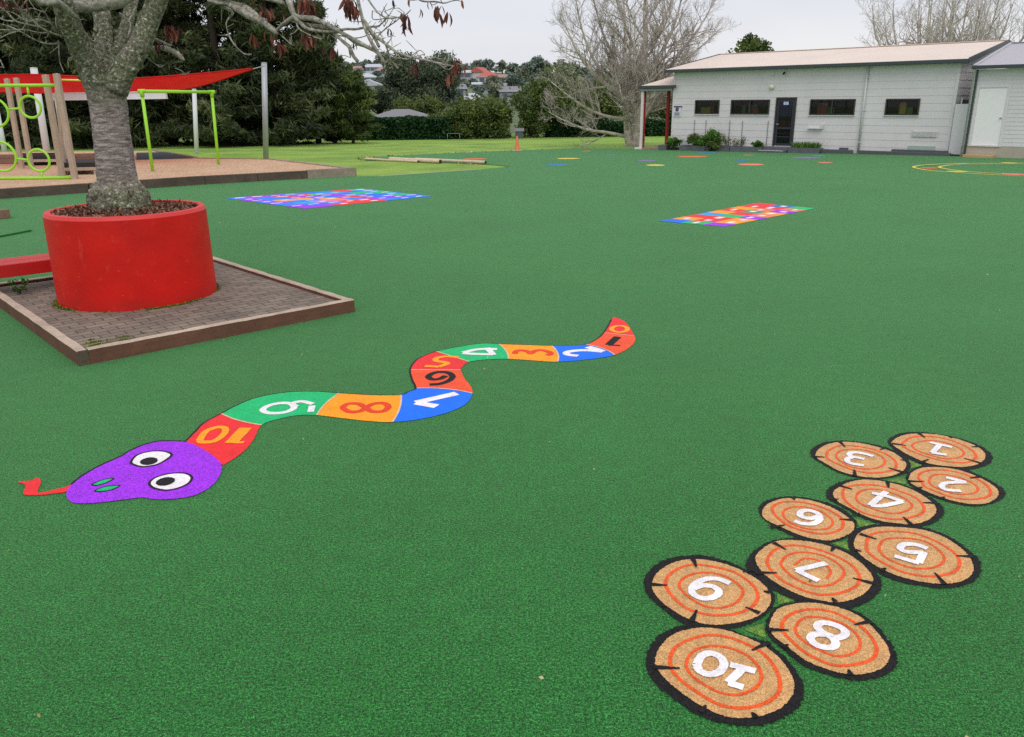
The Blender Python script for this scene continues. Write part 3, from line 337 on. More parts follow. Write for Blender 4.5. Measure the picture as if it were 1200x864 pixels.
def copy_thing(root, loc, rz=None, scale=None, label=None, name=None):
    r = root.copy(); col.objects.link(r)
    r.location = loc
    if rz is not None: r.rotation_euler = (0, 0, rz)
    if scale is not None: r.scale = scale if isinstance(scale, (tuple, list)) else (scale,) * 3
    if label: r['label'] = label
    for ch in list(root.children):
        c = ch.copy(); col.objects.link(c); c.parent = r
        for g in list(ch.children):
            d = g.copy(); col.objects.link(d); d.parent = c
    return r


def crom(pts, per=8, closed=False):
    """smooth curve through 2-D or 3-D points"""
    P = [np.array(p, float) for p in pts]
    n = len(P); out = []
    for i in range(n if closed else n - 1):
        p1 = P[i]; p2 = P[(i + 1) % n]
        p0 = P[i - 1] if (closed or i > 0) else 2 * p1 - p2
        p3 = P[(i + 2) % n] if (closed or i + 2 < n) else 2 * p2 - p1
        for k in range(per):
            t = k / per
            out.append(.5 * ((2 * p1) + (-p0 + p2) * t + (2 * p0 - 5 * p1 + 4 * p2 - p3) * t * t + (-p0 + 3 * p1 - 3 * p2 + p3) * t ** 3))
    if not closed: out.append(P[-1])
    return out


def fray(p, amp=.004, f=210.):
    """cut edge of pile carpet: nudges a point by a fixed pattern of its own position"""
    q = Vector((p[0] * f, p[1] * f, 0))
    a = noise.noise(q); b = noise.noise(q + Vector((31.7, 5.1, 9.3)))
    return (p[0] + a * amp * 2, p[1] + b * amp * 2)


def step_out(pts, d, closed=True):
    """subdivide a polyline so that no edge is longer than d"""
    out = []
    n = len(pts)
    for i in range(n if closed else n - 1):
        a = np.array(pts[i], float); b = np.array(pts[(i + 1) % n], float)
        k = max(1, int(np.linalg.norm(b - a) / d))
        for j in range(k): out.append(tuple(a + (b - a) * j / k))
    if not closed: out.append(tuple(pts[-1]))
    return out


def patch(mb, pts, z, smooth=True, amp=.004, fine=.005):
    amp = amp * .45; fine = min(fine, .006)
    q = [tuple(p) for p in (crom(pts, 6, True) if smooth else pts)]
    q = [fray(p, amp) for p in step_out(q, fine)]
    mb.poly([(p[0], p[1], z) for p in q])


def stroke(mb, pts, w, z, closed=False, smooth=True, amp=.003, fine=.01, taper=None, rise=.0004):
    amp = amp * .28; fine = min(fine, .006) if fine <= .012 else fine
    q = [tuple(p) for p in (crom(pts, 6, closed) if smooth and len(pts) > 2 else pts)]
    q = step_out(q, fine, closed)
    if closed: q.append(q[0])
    n = len(q); vs = []; fs = []
    for i, p in enumerate(q):
        a = np.array(q[max(i - 1, 0)]); b = np.array(q[min(i + 1, n - 1)])
        if closed and i in (0, n - 1): a = np.array(q[n - 2]); b = np.array(q[1])
        d = b - a; d = d / (np.linalg.norm(d) + 1e-9)
        nn = np.array((-d[1], d[0]))
        t = i / (n - 1)
        ww = w if taper is None else w * (taper[0] + (taper[1] - taper[0]) * t)
        ww *= 1 + .05 * noise.noise(Vector((p[0] * 9, p[1] * 9, 3)))
        for s in (-1, 1):
            r = fray(np.array(p) + nn * s * ww / 2, amp)
            vs.append((r[0], r[1], z + rise * t))
    for i in range(n - 1): fs.append((2 * i, 2 * i + 2, 2 * i + 3, 2 * i + 1))
    mb.add(vs, fs)


def leaf_mesh(name, cen, size, mat, parent, tint, aspect=1.6, up=None, droop=0., off=(0, 0, 0), rng=RNG, loc_jit=0):
    """many single leaf faces at given centres (n x 3)"""
    cen = np.asarray(cen, float) - np.asarray(off, float)
    n = len(cen)
    size = np.broadcast_to(size, (n,)) if np.ndim(size) < 1 or len(np.atleast_1d(size)) == 1 else size
    a = rng.normal(size=(n, 3))
    if up is not None: a = a + np.asarray(up) * droop
    a /= np.linalg.norm(a, axis=1)[:, None]
    b = rng.normal(size=(n, 3)); b -= a * (a * b).sum(1)[:, None]; b /= np.linalg.norm(b, axis=1)[:, None]
    L = (size * aspect ** .5 / 2)[:, None]; W = (size / aspect ** .5 / 2)[:, None]
    v = np.empty((n, 4, 3))
    v[:, 0] = cen - a * L
    v[:, 1] = cen + b * W - a * L * .1
    v[:, 2] = cen + a * L
    v[:, 3] = cen - b * W - a * L * .1
    me = bpy.data.meshes.new(name)
    me.vertices.add(4 * n); me.loops.add(4 * n); me.polygons.add(n)
    me.vertices.foreach_set('co', v.ravel())
    me.loops.foreach_set('vertex_index', np.arange(4 * n, dtype=np.int32))
    me.polygons.foreach_set('loop_start', np.arange(0, 4 * n, 4, dtype=np.int32))
    at = me.attributes.new('tint', 'FLOAT', 'FACE')
    at.data.foreach_set('value', np.broadcast_to(tint, (n,)).astype(np.float32))
    me.materials.append(mat)
    me.update(calc_edges=True)
    o = bpy.data.objects.new(name, me); col.objects.link(o)
    if parent is not None: o.parent = parent
    return o


# ------------------------------------------------------------------ terrain height
SLOPE = .02


def ground_z(x, y):
    if y <= 33: return 0.
    z = -SLOPE * (min(y, 69) - 33)
    if y > 110:
        u = y - 110
        side = 1 - .10 * math.tanh((x - 10) / 60)
        z += .05 * min(u, 330) * side + .9 * noise.noise(Vector((x * .02, y * .02, 4))) * min(1, u / 60)
        if y > 440: z -= .012 * (y - 440)
    return z


# ------------------------------------------------------------------ render, camera, sky, sun
scene.render.engine = 'CYCLES'
scene.view_settings.view_transform = 'Standard'
scene.view_settings.look = 'None'
scene.view_settings.exposure = 0
scene.view_settings.gamma = 1
cy = scene.cycles
cy.max_bounces = 6; cy.diffuse_bounces = 3; cy.glossy_bounces = 3; cy.transmission_bounces = 4; cy.transparent_max_bounces = 8
try:
    cy.use_denoising = False
except Exception:
    pass
cam = bpy.data.cameras.new('camera'); co = bpy.data.objects.new('camera', cam); col.objects.link(co)
cam.sensor_width = 36; cam.lens = CAM['lens']; cam.clip_start = .1; cam.clip_end = 3000
p, r = CAM['pitch'], CAM['roll']
F = Vector((0, math.cos(p), -math.sin(p))); R0 = Vector((1, 0, 0)); U0 = R0.cross(F)
Rr = math.cos(r) * R0 - math.sin(r) * U0; Ur = math.sin(r) * R0 + math.cos(r) * U0
co.matrix_world = Matrix(((Rr.x, Ur.x, -F.x, 0), (Rr.y, Ur.y, -F.y, 0), (Rr.z, Ur.z, -F.z, 2.2), (0, 0, 0, 1)))
scene.camera = co

SUN_EL, SUN_AZ = math.radians(50), math.radians(168)      # azimuth clockwise from +Y
w = bpy.data.worlds.new('World'); scene.world = w; w.use_nodes = True
nt = w.node_tree; nt.nodes.clear()
N = nt.nodes.new
out = N('ShaderNodeOutputWorld')
sky = N('ShaderNodeTexSky'); sky.sky_type = 'NISHITA'; sky.sun_disc = False
sky.sun_elevation = SUN_EL; sky.sun_rotation = SUN_AZ; sky.dust_density = 3; sky.air_density = 1.2
bg1 = N('ShaderNodeBackground'); bg1.inputs['Strength'].default_value = .09
nt.links.new(sky.outputs[0], bg1.inputs['Color'])
tc = N('ShaderNodeTexCoord'); sx = N('ShaderNodeSeparateXYZ'); nt.links.new(tc.outputs['Generated'], sx.inputs[0])
rp = N('ShaderNodeValToRGB'); e = rp.color_ramp.elements
e[0].position = 0; e[0].color = (.86, .86, .89, 1)
e[1].position = 1; e[1].color = (1.12, 1.14, 1.18, 1)
for pos, c in ((.05, (.88, .885, .92, 1)), (.13, (.78, .81, .89, 1)), (.3, (.84, .87, .93, 1))):
    k = e.new(pos); k.color = c
nt.links.new(sx.outputs['Z'], rp.inputs['Fac'])
mp = N('ShaderNodeMapping'); mp.inputs['Scale'].default_value = (1, 1, 4.5); nt.links.new(tc.outputs['Generated'], mp.inputs['Vector'])
nz = N('ShaderNodeTexNoise'); nz.inputs['Scale'].default_value = 2.2; nz.inputs['Detail'].default_value = 5; nz.inputs['Roughness'].default_value = .5
nt.links.new(mp.outputs[0], nz.inputs['Vector'])
r2 = N('ShaderNodeValToRGB'); r2.color_ramp.elements[0].position = .36; r2.color_ramp.elements[0].color = (.94, .955, .98, 1)
r2.color_ramp.elements[1].position = .64; r2.color_ramp.elements[1].color = (1.07, 1.06, 1.045, 1)
nt.links.new(nz.outputs['Fac'], r2.inputs['Fac'])
mm = N('ShaderNodeMix'); mm.data_type = 'RGBA'; mm.blend_type = 'MULTIPLY'; mm.inputs[0].default_value = 1
nt.links.new(rp.outputs[0], mm.inputs[6]); nt.links.new(r2.outputs[0], mm.inputs[7])
bg2 = N('ShaderNodeBackground'); bg2.inputs['Strength'].default_value = 1.0
nt.links.new(mm.outputs[2], bg2.inputs['Color'])
ms = N('ShaderNodeMixShader'); ms.inputs[0].default_value = .9
nt.links.new(bg1.outputs[0], ms.inputs[1]); nt.links.new(bg2.outputs[0], ms.inputs[2]); nt.links.new(ms.outputs[0], out.inputs['Surface'])
sl = bpy.data.lights.new('sun', 'SUN'); sl.energy = .9; sl.angle = math.radians(35); sl.color = (1, .97, .92)
so = bpy.data.objects.new('sun', sl); col.objects.link(so); so.location = (0, 0, 30)
sd = Vector((math.sin(SUN_AZ) * math.cos(SUN_EL), math.cos(SUN_AZ) * math.cos(SUN_EL), math.sin(SUN_EL)))
so.rotation_euler = sd.to_track_quat('Z', 'Y').to_euler()

# ------------------------------------------------------------------ materials
GREEN = lin(42, 112, 48, .84)
M = {}
M['turf'] = turf_like('green_turf', GREEN, seams=True, sheen=.44, srough=.34, fs=172, mid=.8, lo=.28, hi=1.8, sheentint=(.54, .95, .50, 1))
tf = lambda n, c, k=.95, **kw: turf_like(n, lin(*c, k), lo=kw.pop('lo', .8), hi=kw.pop('hi', 1.2), gr=.94, bmp=.3, sheen=kw.pop('sheen', .12), big=.05, sheentint=(.9, .9, .9, 1), **kw)
M['t_black'] = tf('black_turf', (26, 24, 24), .85, lo=.4, hi=2.0, sheen=.05)
M['t_tan'] = tf('tan_turf', (208, 162, 104), .94, lo=.62, hi=1.25)
M['t_rust'] = tf('rust_turf', (235, 92, 38), .92, lo=.75)
M['t_white'] = tf('white_turf', (245, 242, 240), .92, lo=.85, hi=1.1)
M['t_olive'] = tf('olive_turf', (100, 140, 52), .85, lo=.6, hi=1.3)
M['t_red'] = tf('red_turf', (240, 40, 44))
M['t_verm'] = tf('vermilion_turf', (242, 82, 38))
M['t_blue'] = tf('blue_turf', (0, 112, 250))
M['t_amber'] = tf('amber_turf', (252, 160, 8))
M['t_emer'] = tf('emerald_turf', (12, 190, 110))
M['t_purple'] = tf('purple_turf', (160, 40, 228), lo=.45, hi=1.5)
M['t_numred'] = tf('numeral_red_turf', (232, 60, 20))
M['t_seam'] = tf('pale_seam_turf', (225, 190, 150))
M['t_yellow'] = tf('yellow_turf', (225, 205, 80))
M['t_orange'] = tf('orange_turf', (225, 110, 55))
M['t_coral'] = tf('coral_turf', (235, 125, 100))
M['t_cyan'] = tf('cyan_turf', (40, 160, 225))
M['t_teal'] = tf('teal_turf', (70, 150, 110))
M['t_greyblue'] = tf('grey_blue_turf', (130, 165, 165))
M['t_lime'] = tf('lime_turf', (165, 205, 60))
M['t_violet'] = tf('violet_turf', (130, 100, 165))
M['t_pink'] = tf('pink_turf', (235, 120, 160))
M['t_sky'] = tf('bright_blue_turf', (8, 132, 250))
M['t_dusk'] = tf('muted_blue_turf', (30, 120, 190))
# ------------------------------------------------------------------ ground: field and hillside, turf
t = NT('field_grass')
n1 = t.noise(.35, 5, .6); n2 = t.noise(9, 4, .7); n3 = t.noise(60, 3, .7); nv = t.noise(.02, 3, .5)
c = t.ramp(n1, [(.3, lin(104, 140, 46, .9)), (.55, lin(140, 176, 64, .98)), (.75, lin(166, 188, 84, .98))])
c = t.mix(.55, c, t.ramp(n2, [(.3, g3(.6)), (.7, g3(1.25))]), 'MULTIPLY')
c = t.mix(.5, c, t.ramp(n3, [(.3, g3(.45)), (.7, g3(1.35))]), 'MULTIPLY')
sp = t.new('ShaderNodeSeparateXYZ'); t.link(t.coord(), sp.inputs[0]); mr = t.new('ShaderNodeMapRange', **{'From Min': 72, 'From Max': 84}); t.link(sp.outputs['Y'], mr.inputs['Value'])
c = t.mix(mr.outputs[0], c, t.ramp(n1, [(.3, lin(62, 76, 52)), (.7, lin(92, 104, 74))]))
t.base(c).set(Roughness=.9); t.p.inputs['Specular IOR Level'].default_value = .2
t.p.inputs['Sheen Weight'].default_value = .2; t.p.inputs['Sheen Tint'].default_value = (.8, .95, .5, 1)
t.bump(n3, .8, .03)
M['field'] = t.m
ys = list(np.linspace(-60, 33, 8)) + list(np.linspace(36, 69, 8)) + list(np.linspace(75, 450, 46)) + [600, 900, 1500]
xs = [-900, -500] + list(np.linspace(-300, 300, 61)) + [500, 900]
mb = MB(); vs = []; fs = []
for y in ys:
    for x in xs: vs.append((x, y, ground_z(x, y) - .016))
W_ = len(xs)
for j in range(len(ys) - 1):
    for i in range(W_ - 1): fs.append((j * W_ + i, j * W_ + i + 1, (j + 1) * W_ + i + 1, (j + 1) * W_ + i))
mb.add(vs, fs, True)
tag(mb.build('grass_field', M['field']), kind='structure')

# turf: level to y = 33, then falling gently to its far edge
mb = MB()
BK0, BK1, BK2 = BARK[0], BARK[1], BARK[2]
near = [(-45, -12), (45, -12), (45, 33), (-3.6, 33)]
edge = [p for p in TURF_FAR if p[1] <= 33.0]
left = [(BK2[0] + .02, BK2[1] + .1), (BK1[0], BK1[1] + .15), (BK0[0], BK0[1] + .15), (-17.5, 16.6), (-45, 10)]
def rag(pts, amp=.05):
    return [(q[0] + amp * noise.noise(Vector((q[0] * 2.3, q[1] * 2.3, 1))), q[1] + amp * noise.noise(Vector((q[0] * 2.3, q[1] * 2.3, 7)))) for q in step_out(pts, .35, False)]
low = [(x, y, 0.) for x, y in near] + [(x, y, 0.) for x, y in rag([p[:2] for p in edge])] + [(x, y, 0.) for x, y in left]
mb.poly(low)
far = [p for p in TURF_FAR if p[1] > 33.0]
fp = [(-3.6, 33), (45, 33), (45, 46), (18, 46)] + rag([p[:2] for p in far] + [(-3.6, 33)])[:-1]
mb.poly([(x, y, ground_z(x, y)) for x, y in fp])
tag(mb.build('artificial_turf', M['turf']), kind='structure')

# pale joint strip of the turf beside the grass tongue
mb = MB(); stroke(mb, [(p[0], p[1]) for p in STRIPLINE], .10, .004, amp=.01, fine=.05, smooth=False)
tag(mb.build('edging_strip', plain('pale_edging', lin(190, 188, 165, .9), .8)), 'thin pale edging strip where the green turf meets the grass tongue', 'edging')

# ------------------------------------------------------------------ snake game
def poly_centre(pts):
    a = np.array(pts); return (float(a[:, 0].mean()), float(a[:, 1].mean()))
cx, cyy = poly_centre(SNAKE_LO)
SN = thing('snake_game_marking', 'long winding number snake in coloured turf with a purple head, squares 0 to 10', 'turf marking', (cx, cyy, 0))
O = (cx, cyy, 0)
UPc = crom(SNAKE_UP, 6); LOc = crom(SNAKE_LO, 6)
segc = ['t_red', 't_verm', 't_blue', 't_amber', 't_emer', 't_red', 't_verm', 't_blue', 't_amber', 't_emer', 't_red']
numc = ['t_amber', 't_black', 't_white', 't_numred', 't_white', 't_amber', 't_black', 't_white', 't_numred', 't_white', 't_amber']
segn = ['red', 'vermilion', 'blue', 'amber', 'emerald green', 'red', 'vermilion', 'blue', 'amber', 'emerald green', 'red']
numn = ['amber', 'black', 'white', 'red', 'white', 'amber', 'black', 'white', 'red', 'white', 'amber']
bulge = [0, .06, .09, .05, .05, 0, .04, .09, .03, .05, .06]
def cut_line(k):
    iu, il = SNAKE_CUTS[k]
    a = np.array(SNAKE_UP[iu]); b = np.array(SNAKE_LO[il])
    d = b - a; nn = np.array((-d[1], d[0]))            # bows towards the tail
    L = [a + d * s + nn * (4 * s * (1 - s)) * bulge[k + 1] * BOW[k] for s in np.linspace(0, 1, 12)]
    return L
BOW = [0, 1.2, 1.2, 1.0, 1.0, 0, 1.0, 1.2, -1.0, -1.0]
tail = [(np.array(SNAKE_UP[0]) + np.array(SNAKE_LO[0])) / 2]
for k in range(11):
    u0 = 0 if k == 0 else SNAKE_CUTS[k - 1][0] * 6; l0 = 0 if k == 0 else SNAKE_CUTS[k - 1][1] * 6
    if k < 10: u1, l1 = SNAKE_CUTS[k][0] * 6, SNAKE_CUTS[k][1] * 6
    else: u1, l1 = len(UPc) - 1, len(LOc) - 1
    ring = [tuple(q) for q in UPc[u0:u1 + 1]]
    ring += [tuple(q) for q in cut_line(k)[1:-1]] if k < 10 else []
    ring += [tuple(q) for q in LOc[l0:l1 + 1][::-1]]
    if k > 0: ring += [tuple(q) for q in cut_line(k - 1)[1:-1][::-1]]
    mb = MB(O); patch(mb, ring, .005, smooth=False, amp=.004, fine=.012)
    s = mb.build('body_segment', M[segc[k]], SN); s['label'] = segn[k] + ' square of the snake with numeral ' + str(k)
    mb = MB(O)
    wd = {0: .05, 1: .045, 2: .075, 3: .055, 4: .06, 5: .055, 6: .055, 7: .08, 8: .05, 9: .05, 10: .05}[k]
    for i, ln in enumerate(SNAKE_NUM[k]):
        ww = wd
        if k == 1: ww = .075 if i == 0 else .03
        if k == 10: ww = (.05, .09, .035)[i]
        if k == 2: ww = .09 if i == 0 else .065
        stroke(mb, ln, ww, .0072 + .0006 * i, amp=.003)
    q = mb.build('numeral', M[numc[k]], s); q['label'] = numn[k] + ' numeral ' + str(k)
    if 0 < k:
        mb = MB(O); stroke(mb, [tuple(x) for x in cut_line(k - 1)], .014, .0066, smooth=False)
        mb.build('seam', M['t_seam'], s)
mb = MB(O); patch(mb, HEAD, .0065, amp=.004); hd = mb.build('head', M['t_purple'], SN)
mb = MB(O); stroke(mb, [tuple(q) for q in UPc[2:]], .032, .0035, smooth=False)  # black border and pile shadow drawn together as a dark strip, upper edge only
off = [(q[0] - .004, q[1] + .012) for q in HEAD[:9]]
stroke(mb, off, .028, .0042)
mb.build('border_and_pile_shade', M['t_black'], SN)
for e_, pu in zip(EYES, PUPILS):
    mb = MB(O); mb.cur = 0; patch(mb, e_, .008); mb.cur = 1; stroke(mb, e_, .016, .0092, closed=True)
    ey = mb.build('eye', [M['t_white'], M['t_black']], hd)
    mb = MB(O); patch(mb, pu, .0098); mb.build('pupil', M['t_black'], hd)
for ns in NOSTRILS:
    mb = MB(O); mb.cur = 0; patch(mb, ns, .008, amp=.002); mb.cur = 1; stroke(mb, ns, .010, .0092, closed=True, amp=.002)
    mb.build('nostril', [M['t_emer'], M['t_black']], hd)
mb = MB(O); patch(mb, TONGUE, .006, amp=.005); mb.build('tongue', M['t_red'], SN)

# ------------------------------------------------------------------ log stepping marks
NAMES = {1: 'far right', 2: 'below log 1', 3: 'left of log 1', 4: 'between logs 3 and 6', 5: 'right of log 7', 6: 'above log 7', 7: 'between logs 6 and 8', 8: 'right of log 10', 9: 'above log 10', 10: 'nearest the camera'}
for k in LOGS:
    d = LOGS[k]; cx, cyy = poly_centre(d['outer']); O = (cx, cyy, 0)
    L = thing('log_marking', 'tan log slice marking with black rim and white numeral %d, %s' % (k, NAMES[k]), 'turf marking', O, 0, 'numbered log slices in the turf')
    zb = .003 + .0002 * k
    mb = MB(O); patch(mb, d['outer'], zb, amp=.014, fine=.007); mb.build('bark_rim', M['t_black'], L)
    mb = MB(O); patch(mb, d['inner'], .0062, amp=.006, fine=.007); fc = mb.build('cut_face', M['t_tan'], L)
    for i, rg in enumerate(d['rings']):
        mb = MB(O); stroke(mb, rg, .0165 if i == 0 else .014, .0076, closed=True, amp=.005)
        mb.build('growth_ring', M['t_rust'], L)
    for ar in d['arcs']:
        mb = MB(O); stroke(mb, ar, .013, .0076, amp=.005); mb.build('growth_ring', M['t_rust'], L)
    for ck in d['cracks']:
        mb = MB(O); stroke(mb, ck, .026, .0092, taper=(1.1, .35), amp=.006); mb.build('crack', M['t_black'], L)
    mb = MB(O)
    for i, ln in enumerate(d['digit']): stroke(mb, ln, .036, .0106 + .0006 * i, amp=.005)
    mb.build('numeral', M['t_white'], L)
for gp, nm in zip(GAPS, ['logs 1, 2 and 3', 'logs 2, 3 and 4', 'logs 4, 5 and 6', 'logs 5, 6 and 7', 'logs 7, 8 and 9', 'logs 8, 9 and 10']):
    cx, cyy = poly_centre(gp); mb = MB((cx, cyy, 0)); patch(mb, gp, .0026, smooth=False, amp=.004)
    o = mb.build('turf_infill', M['t_olive']); o.location = (cx, cyy, 0)
    tag(o, 'small olive turf patch in the gap between ' + nm, 'turf patch', 'olive gaps between the log slices')

# ------------------------------------------------------------------ number board (square) and long board
def board(name, quad, nx, ny, colour_of, label, z=.006):
    q = [np.array(p) for p in quad]; O = sum(q) / 4; O = (O[0], O[1], 0)
    T_ = thing(name, label, 'turf marking', O)
    P = lambda a, b: (1 - a) * (1 - b) * q[0] + a * (1 - b) * q[1] + a * b * q[2] + (1 - a) * b * q[3]
    keys = sorted({colour_of(i, j) for i in range(nx) for j in range(ny)})
    mb = MB(O)
    for i in range(nx):
        for j in range(ny):
            mb.cur = keys.index(colour_of(i, j))
            mb.add([(*P(a, b), z) for a, b in ((i / nx, j / ny), ((i + 1) / nx, j / ny), ((i + 1) / nx, (j + 1) / ny), (i / nx, (j + 1) / ny))], [(0, 1, 2, 3)])
    rr = random.Random(3); mb.cur = len(keys)
    for i in range(nx):
        for j in range(ny):
            if rr.random() < .4: continue
            a = (i + .5 + rr.uniform(-.12, .12)) / nx; b = (j + .5 + rr.uniform(-.12, .12)) / ny
            wa = rr.uniform(.18, .32) / nx; wb = rr.uniform(.09, .16) / ny
            mb.add([(*P(a + s * wa, b + t_ * wb), z + .002) for s, t_ in ((-1, -1), (1, -1), (1, 1), (-1, 1))], [(0, 1, 2, 3)])
    mb.build('squares', [M[k] for k in keys] + [M['t_white']], T_)
    return T_
r1 = random.Random(5)
pal1 = []
for j in range(8):
    row = []
    while len(row) < 8:
        c_ = r1.choices(['t_blue', 't_cyan', 't_purple', 't_emer', 't_red', 't_pink', 't_amber'], [40, 14, 18, 10, 14, 8, 5])[0]
        row += [c_] * r1.choice([1, 1, 2, 2, 3])
    pal1 += row[:8]
for j in range(8): pal1[j * 8] = ['t_purple', 't_purple', 't_blue', 't_purple', 't_blue', 't_purple', 't_purple', 't_blue'][j]; pal1[j * 8 + 7] = ['t_blue', 't_blue', 't_emer', 't_blue', 't_emer', 't_emer', 't_blue', 't_emer'][j]
pal1 = [dict(t_blue='t_sky').get(c_, c_) if k % 3 else c_ for k, c_ in enumerate(pal1)]
board('number_grid_marking', BOARD, 8, 8, lambda i, j: pal1[j * 8 + i], 'square grid of small blue, purple and red turf squares beside the bark play area')
rows = ['t_purple t_emer t_blue', 't_amber t_red t_amber', 't_amber t_red t_red', 't_purple t_emer t_cyan', 't_coral t_red t_amber', 't_amber t_teal t_red', 't_purple t_coral t_amber', 't_coral t_red t_red', 't_emer t_dusk t_red']
board('letter_grid_marking', BOARD2, 9, 3, lambda i, j: rows[i].split()[j] if True else '', 'long narrow grid of orange, red and blue turf squares on the open turf')

# ------------------------------------------------------------------ far coloured dots and the yellow oval
matn = dict(blue='t_dusk', yellow='t_yellow', red='t_coral', orange='t_orange', purple='t_violet', coral='t_coral', cyan='t_cyan', teal='t_teal', grey_blue='t_greyblue', lime='t_lime')
where = ['left of the yellow dot, third dot beyond the cone', 'right of the cone, above a blue dot', 'smallest, near the bare tree', 'beside the timber poles on the grass tongue', 'faint, below the bare tree', 'left of a yellow dot, in front of the verandah', 'in front of the verandah, nearest dot to the wall there', 'wide, in front of the round shrub', 'wide, against the planter boxes', 'small, left of the doorway', 'small, above the wide coral dot', 'wide, in front of the doorway, nearest of its row', 'wide and faint, right of the doorway', 'thin, right of the door planter', 'right of the faint purple dot', 'faint, right of the cone']
cname = dict(blue='blue', yellow='yellow', red='red', orange='orange', purple='purple', coral='coral', cyan='light blue', teal='teal', grey_blue='grey blue', lime='lime')
for (cn, p, rad), wh in zip(SPOTS, where):
    mb = MB(); vs = [(rad * math.cos(a), rad * math.sin(a), ground_z(p[0] + rad * math.cos(a), p[1] + rad * math.sin(a)) - p[2] + .005) for a in np.linspace(0, 2 * PI, 32, endpoint=False)]
    mb.poly(vs); o = mb.build('dot_marking', M[matn[cn]]); o.location = p
    tag(o, '%s round turf dot, %s' % (cname[cn], wh), 'turf marking', 'coloured dots on the far turf')
OV = thing('oval_track_marking', 'yellow double line oval track in front of the white door', 'turf marking', (OVAL_OUT[0][0], OVAL_OUT[0][1], 0)); O = OV.location.copy()
for nm, ln in (('outer_line', OVAL_OUT), ('inner_line', OVAL_IN)):
    mb = MB(O); stroke(mb, [tuple(q) for q in ln], .10, .006, amp=.006, fine=.08)
    mb.build(nm, M['t_yellow'], OV)
for (cn, p, rad) in OVALSPOTS:
    mb = MB(); mb.poly([(1.25 * rad * math.cos(a), rad * math.sin(a), .011) for a in np.linspace(0, 2 * PI, 28, endpoint=False)])
    o = mb.build('track_dot_marking', M[matn[cn]]); o.location = (p[0], p[1], 0)
    tag(o, '%s dot lying on the yellow oval track' % cname[cn], 'turf marking', 'dots on the oval track')

# ------------------------------------------------------------------ planter platform
t = NT('brick_pavers')
br = t.new('ShaderNodeTexBrick', Scale=1, **{'Mortar Size': .006, 'Mortar Smooth': .3, 'Bias': 0, 'Brick Width': .23, 'Row Height': .115})
br.offset = .5
br.inputs['Color1'].default_value = lin(148, 131, 116, 1); br.inputs['Color2'].default_value = lin(122, 109, 97, 1); br.inputs['Mortar'].default_value = lin(52, 46, 42)
mpn = t.new('ShaderNodeMapping'); mpn.inputs['Rotation'].default_value = (0, 0, math.radians(0))
t.link(t.coord(), mpn.inputs['Vector']); t.link(mpn.outputs[0], br.inputs['Vector'])
n1 = t.noise(3, 5, .65); n2 = t.noise(45, 4, .7)
c = t.mix(.75, br.outputs['Color'], t.ramp(n1, [(.3, g3(.6)), (.7, g3(1.15))]), 'MULTIPLY')
c = t.mix(.6, c, t.ramp(n2, [(.3, g3(.6)), (.7, g3(1.2))]), 'MULTIPLY')
ms_ = t.noise(2.2, 5, .75)
mo = t.ramp(ms_, [(.62, g3(0)), (.70, g3(1))])
mm_ = t.mix(1, mo, t.ramp(br.outputs['Fac'], [(0, g3(.25)), (.6, g3(1))]), 'MULTIPLY')
c = t.mix(mm_, c, lin(96, 104, 40, .8))
t.base(c).set(Roughness=.85)
h = t.mix(.4, t.ramp(br.outputs['Fac'], [(0, g3(1)), (1, g3(0))]), n2)
t.bump(h, .6, .012)
M['paver'] = t.m

def timber(name, c, c2, rough=.8, dirt=.5, along=(1.2, 22, 22)):
    t = NT(name)
    v = t.coord(along)
    f = t.noise(2.2, 5, .65, v); f2 = t.noise(1.6, 5, .7); f3 = t.noise(40, 3, .7)
    a = t.mix(f, c, c2)
    a = t.mix(dirt, a, t.ramp(f2, [(.35, g3(.45)), (.65, g3(1.2))]), 'MULTIPLY')
    a = t.mix(.4, a, t.ramp(f3, [(.35, g3(.6)), (.65, g3(1.2))]), 'MULTIPLY')
    t.base(a).set(Roughness=rough); t.p.inputs['Specular IOR Level'].default_value = .3
    t.bump(f, .35, .006)
    return t.m
M['edge_top'] = timber('weathered_edge_top', lin(214, 196, 176, 1), lin(176, 150, 132, 1))
M['edge_side'] = timber('worn_brown_edge', lin(134, 88, 70, 1), lin(90, 66, 54, 1), along=(1.5, 14, 14))
M['edge_end'] = timber('edge_end_grain', lin(70, 60, 50), lin(120, 104, 86), along=(20, 20, 20))

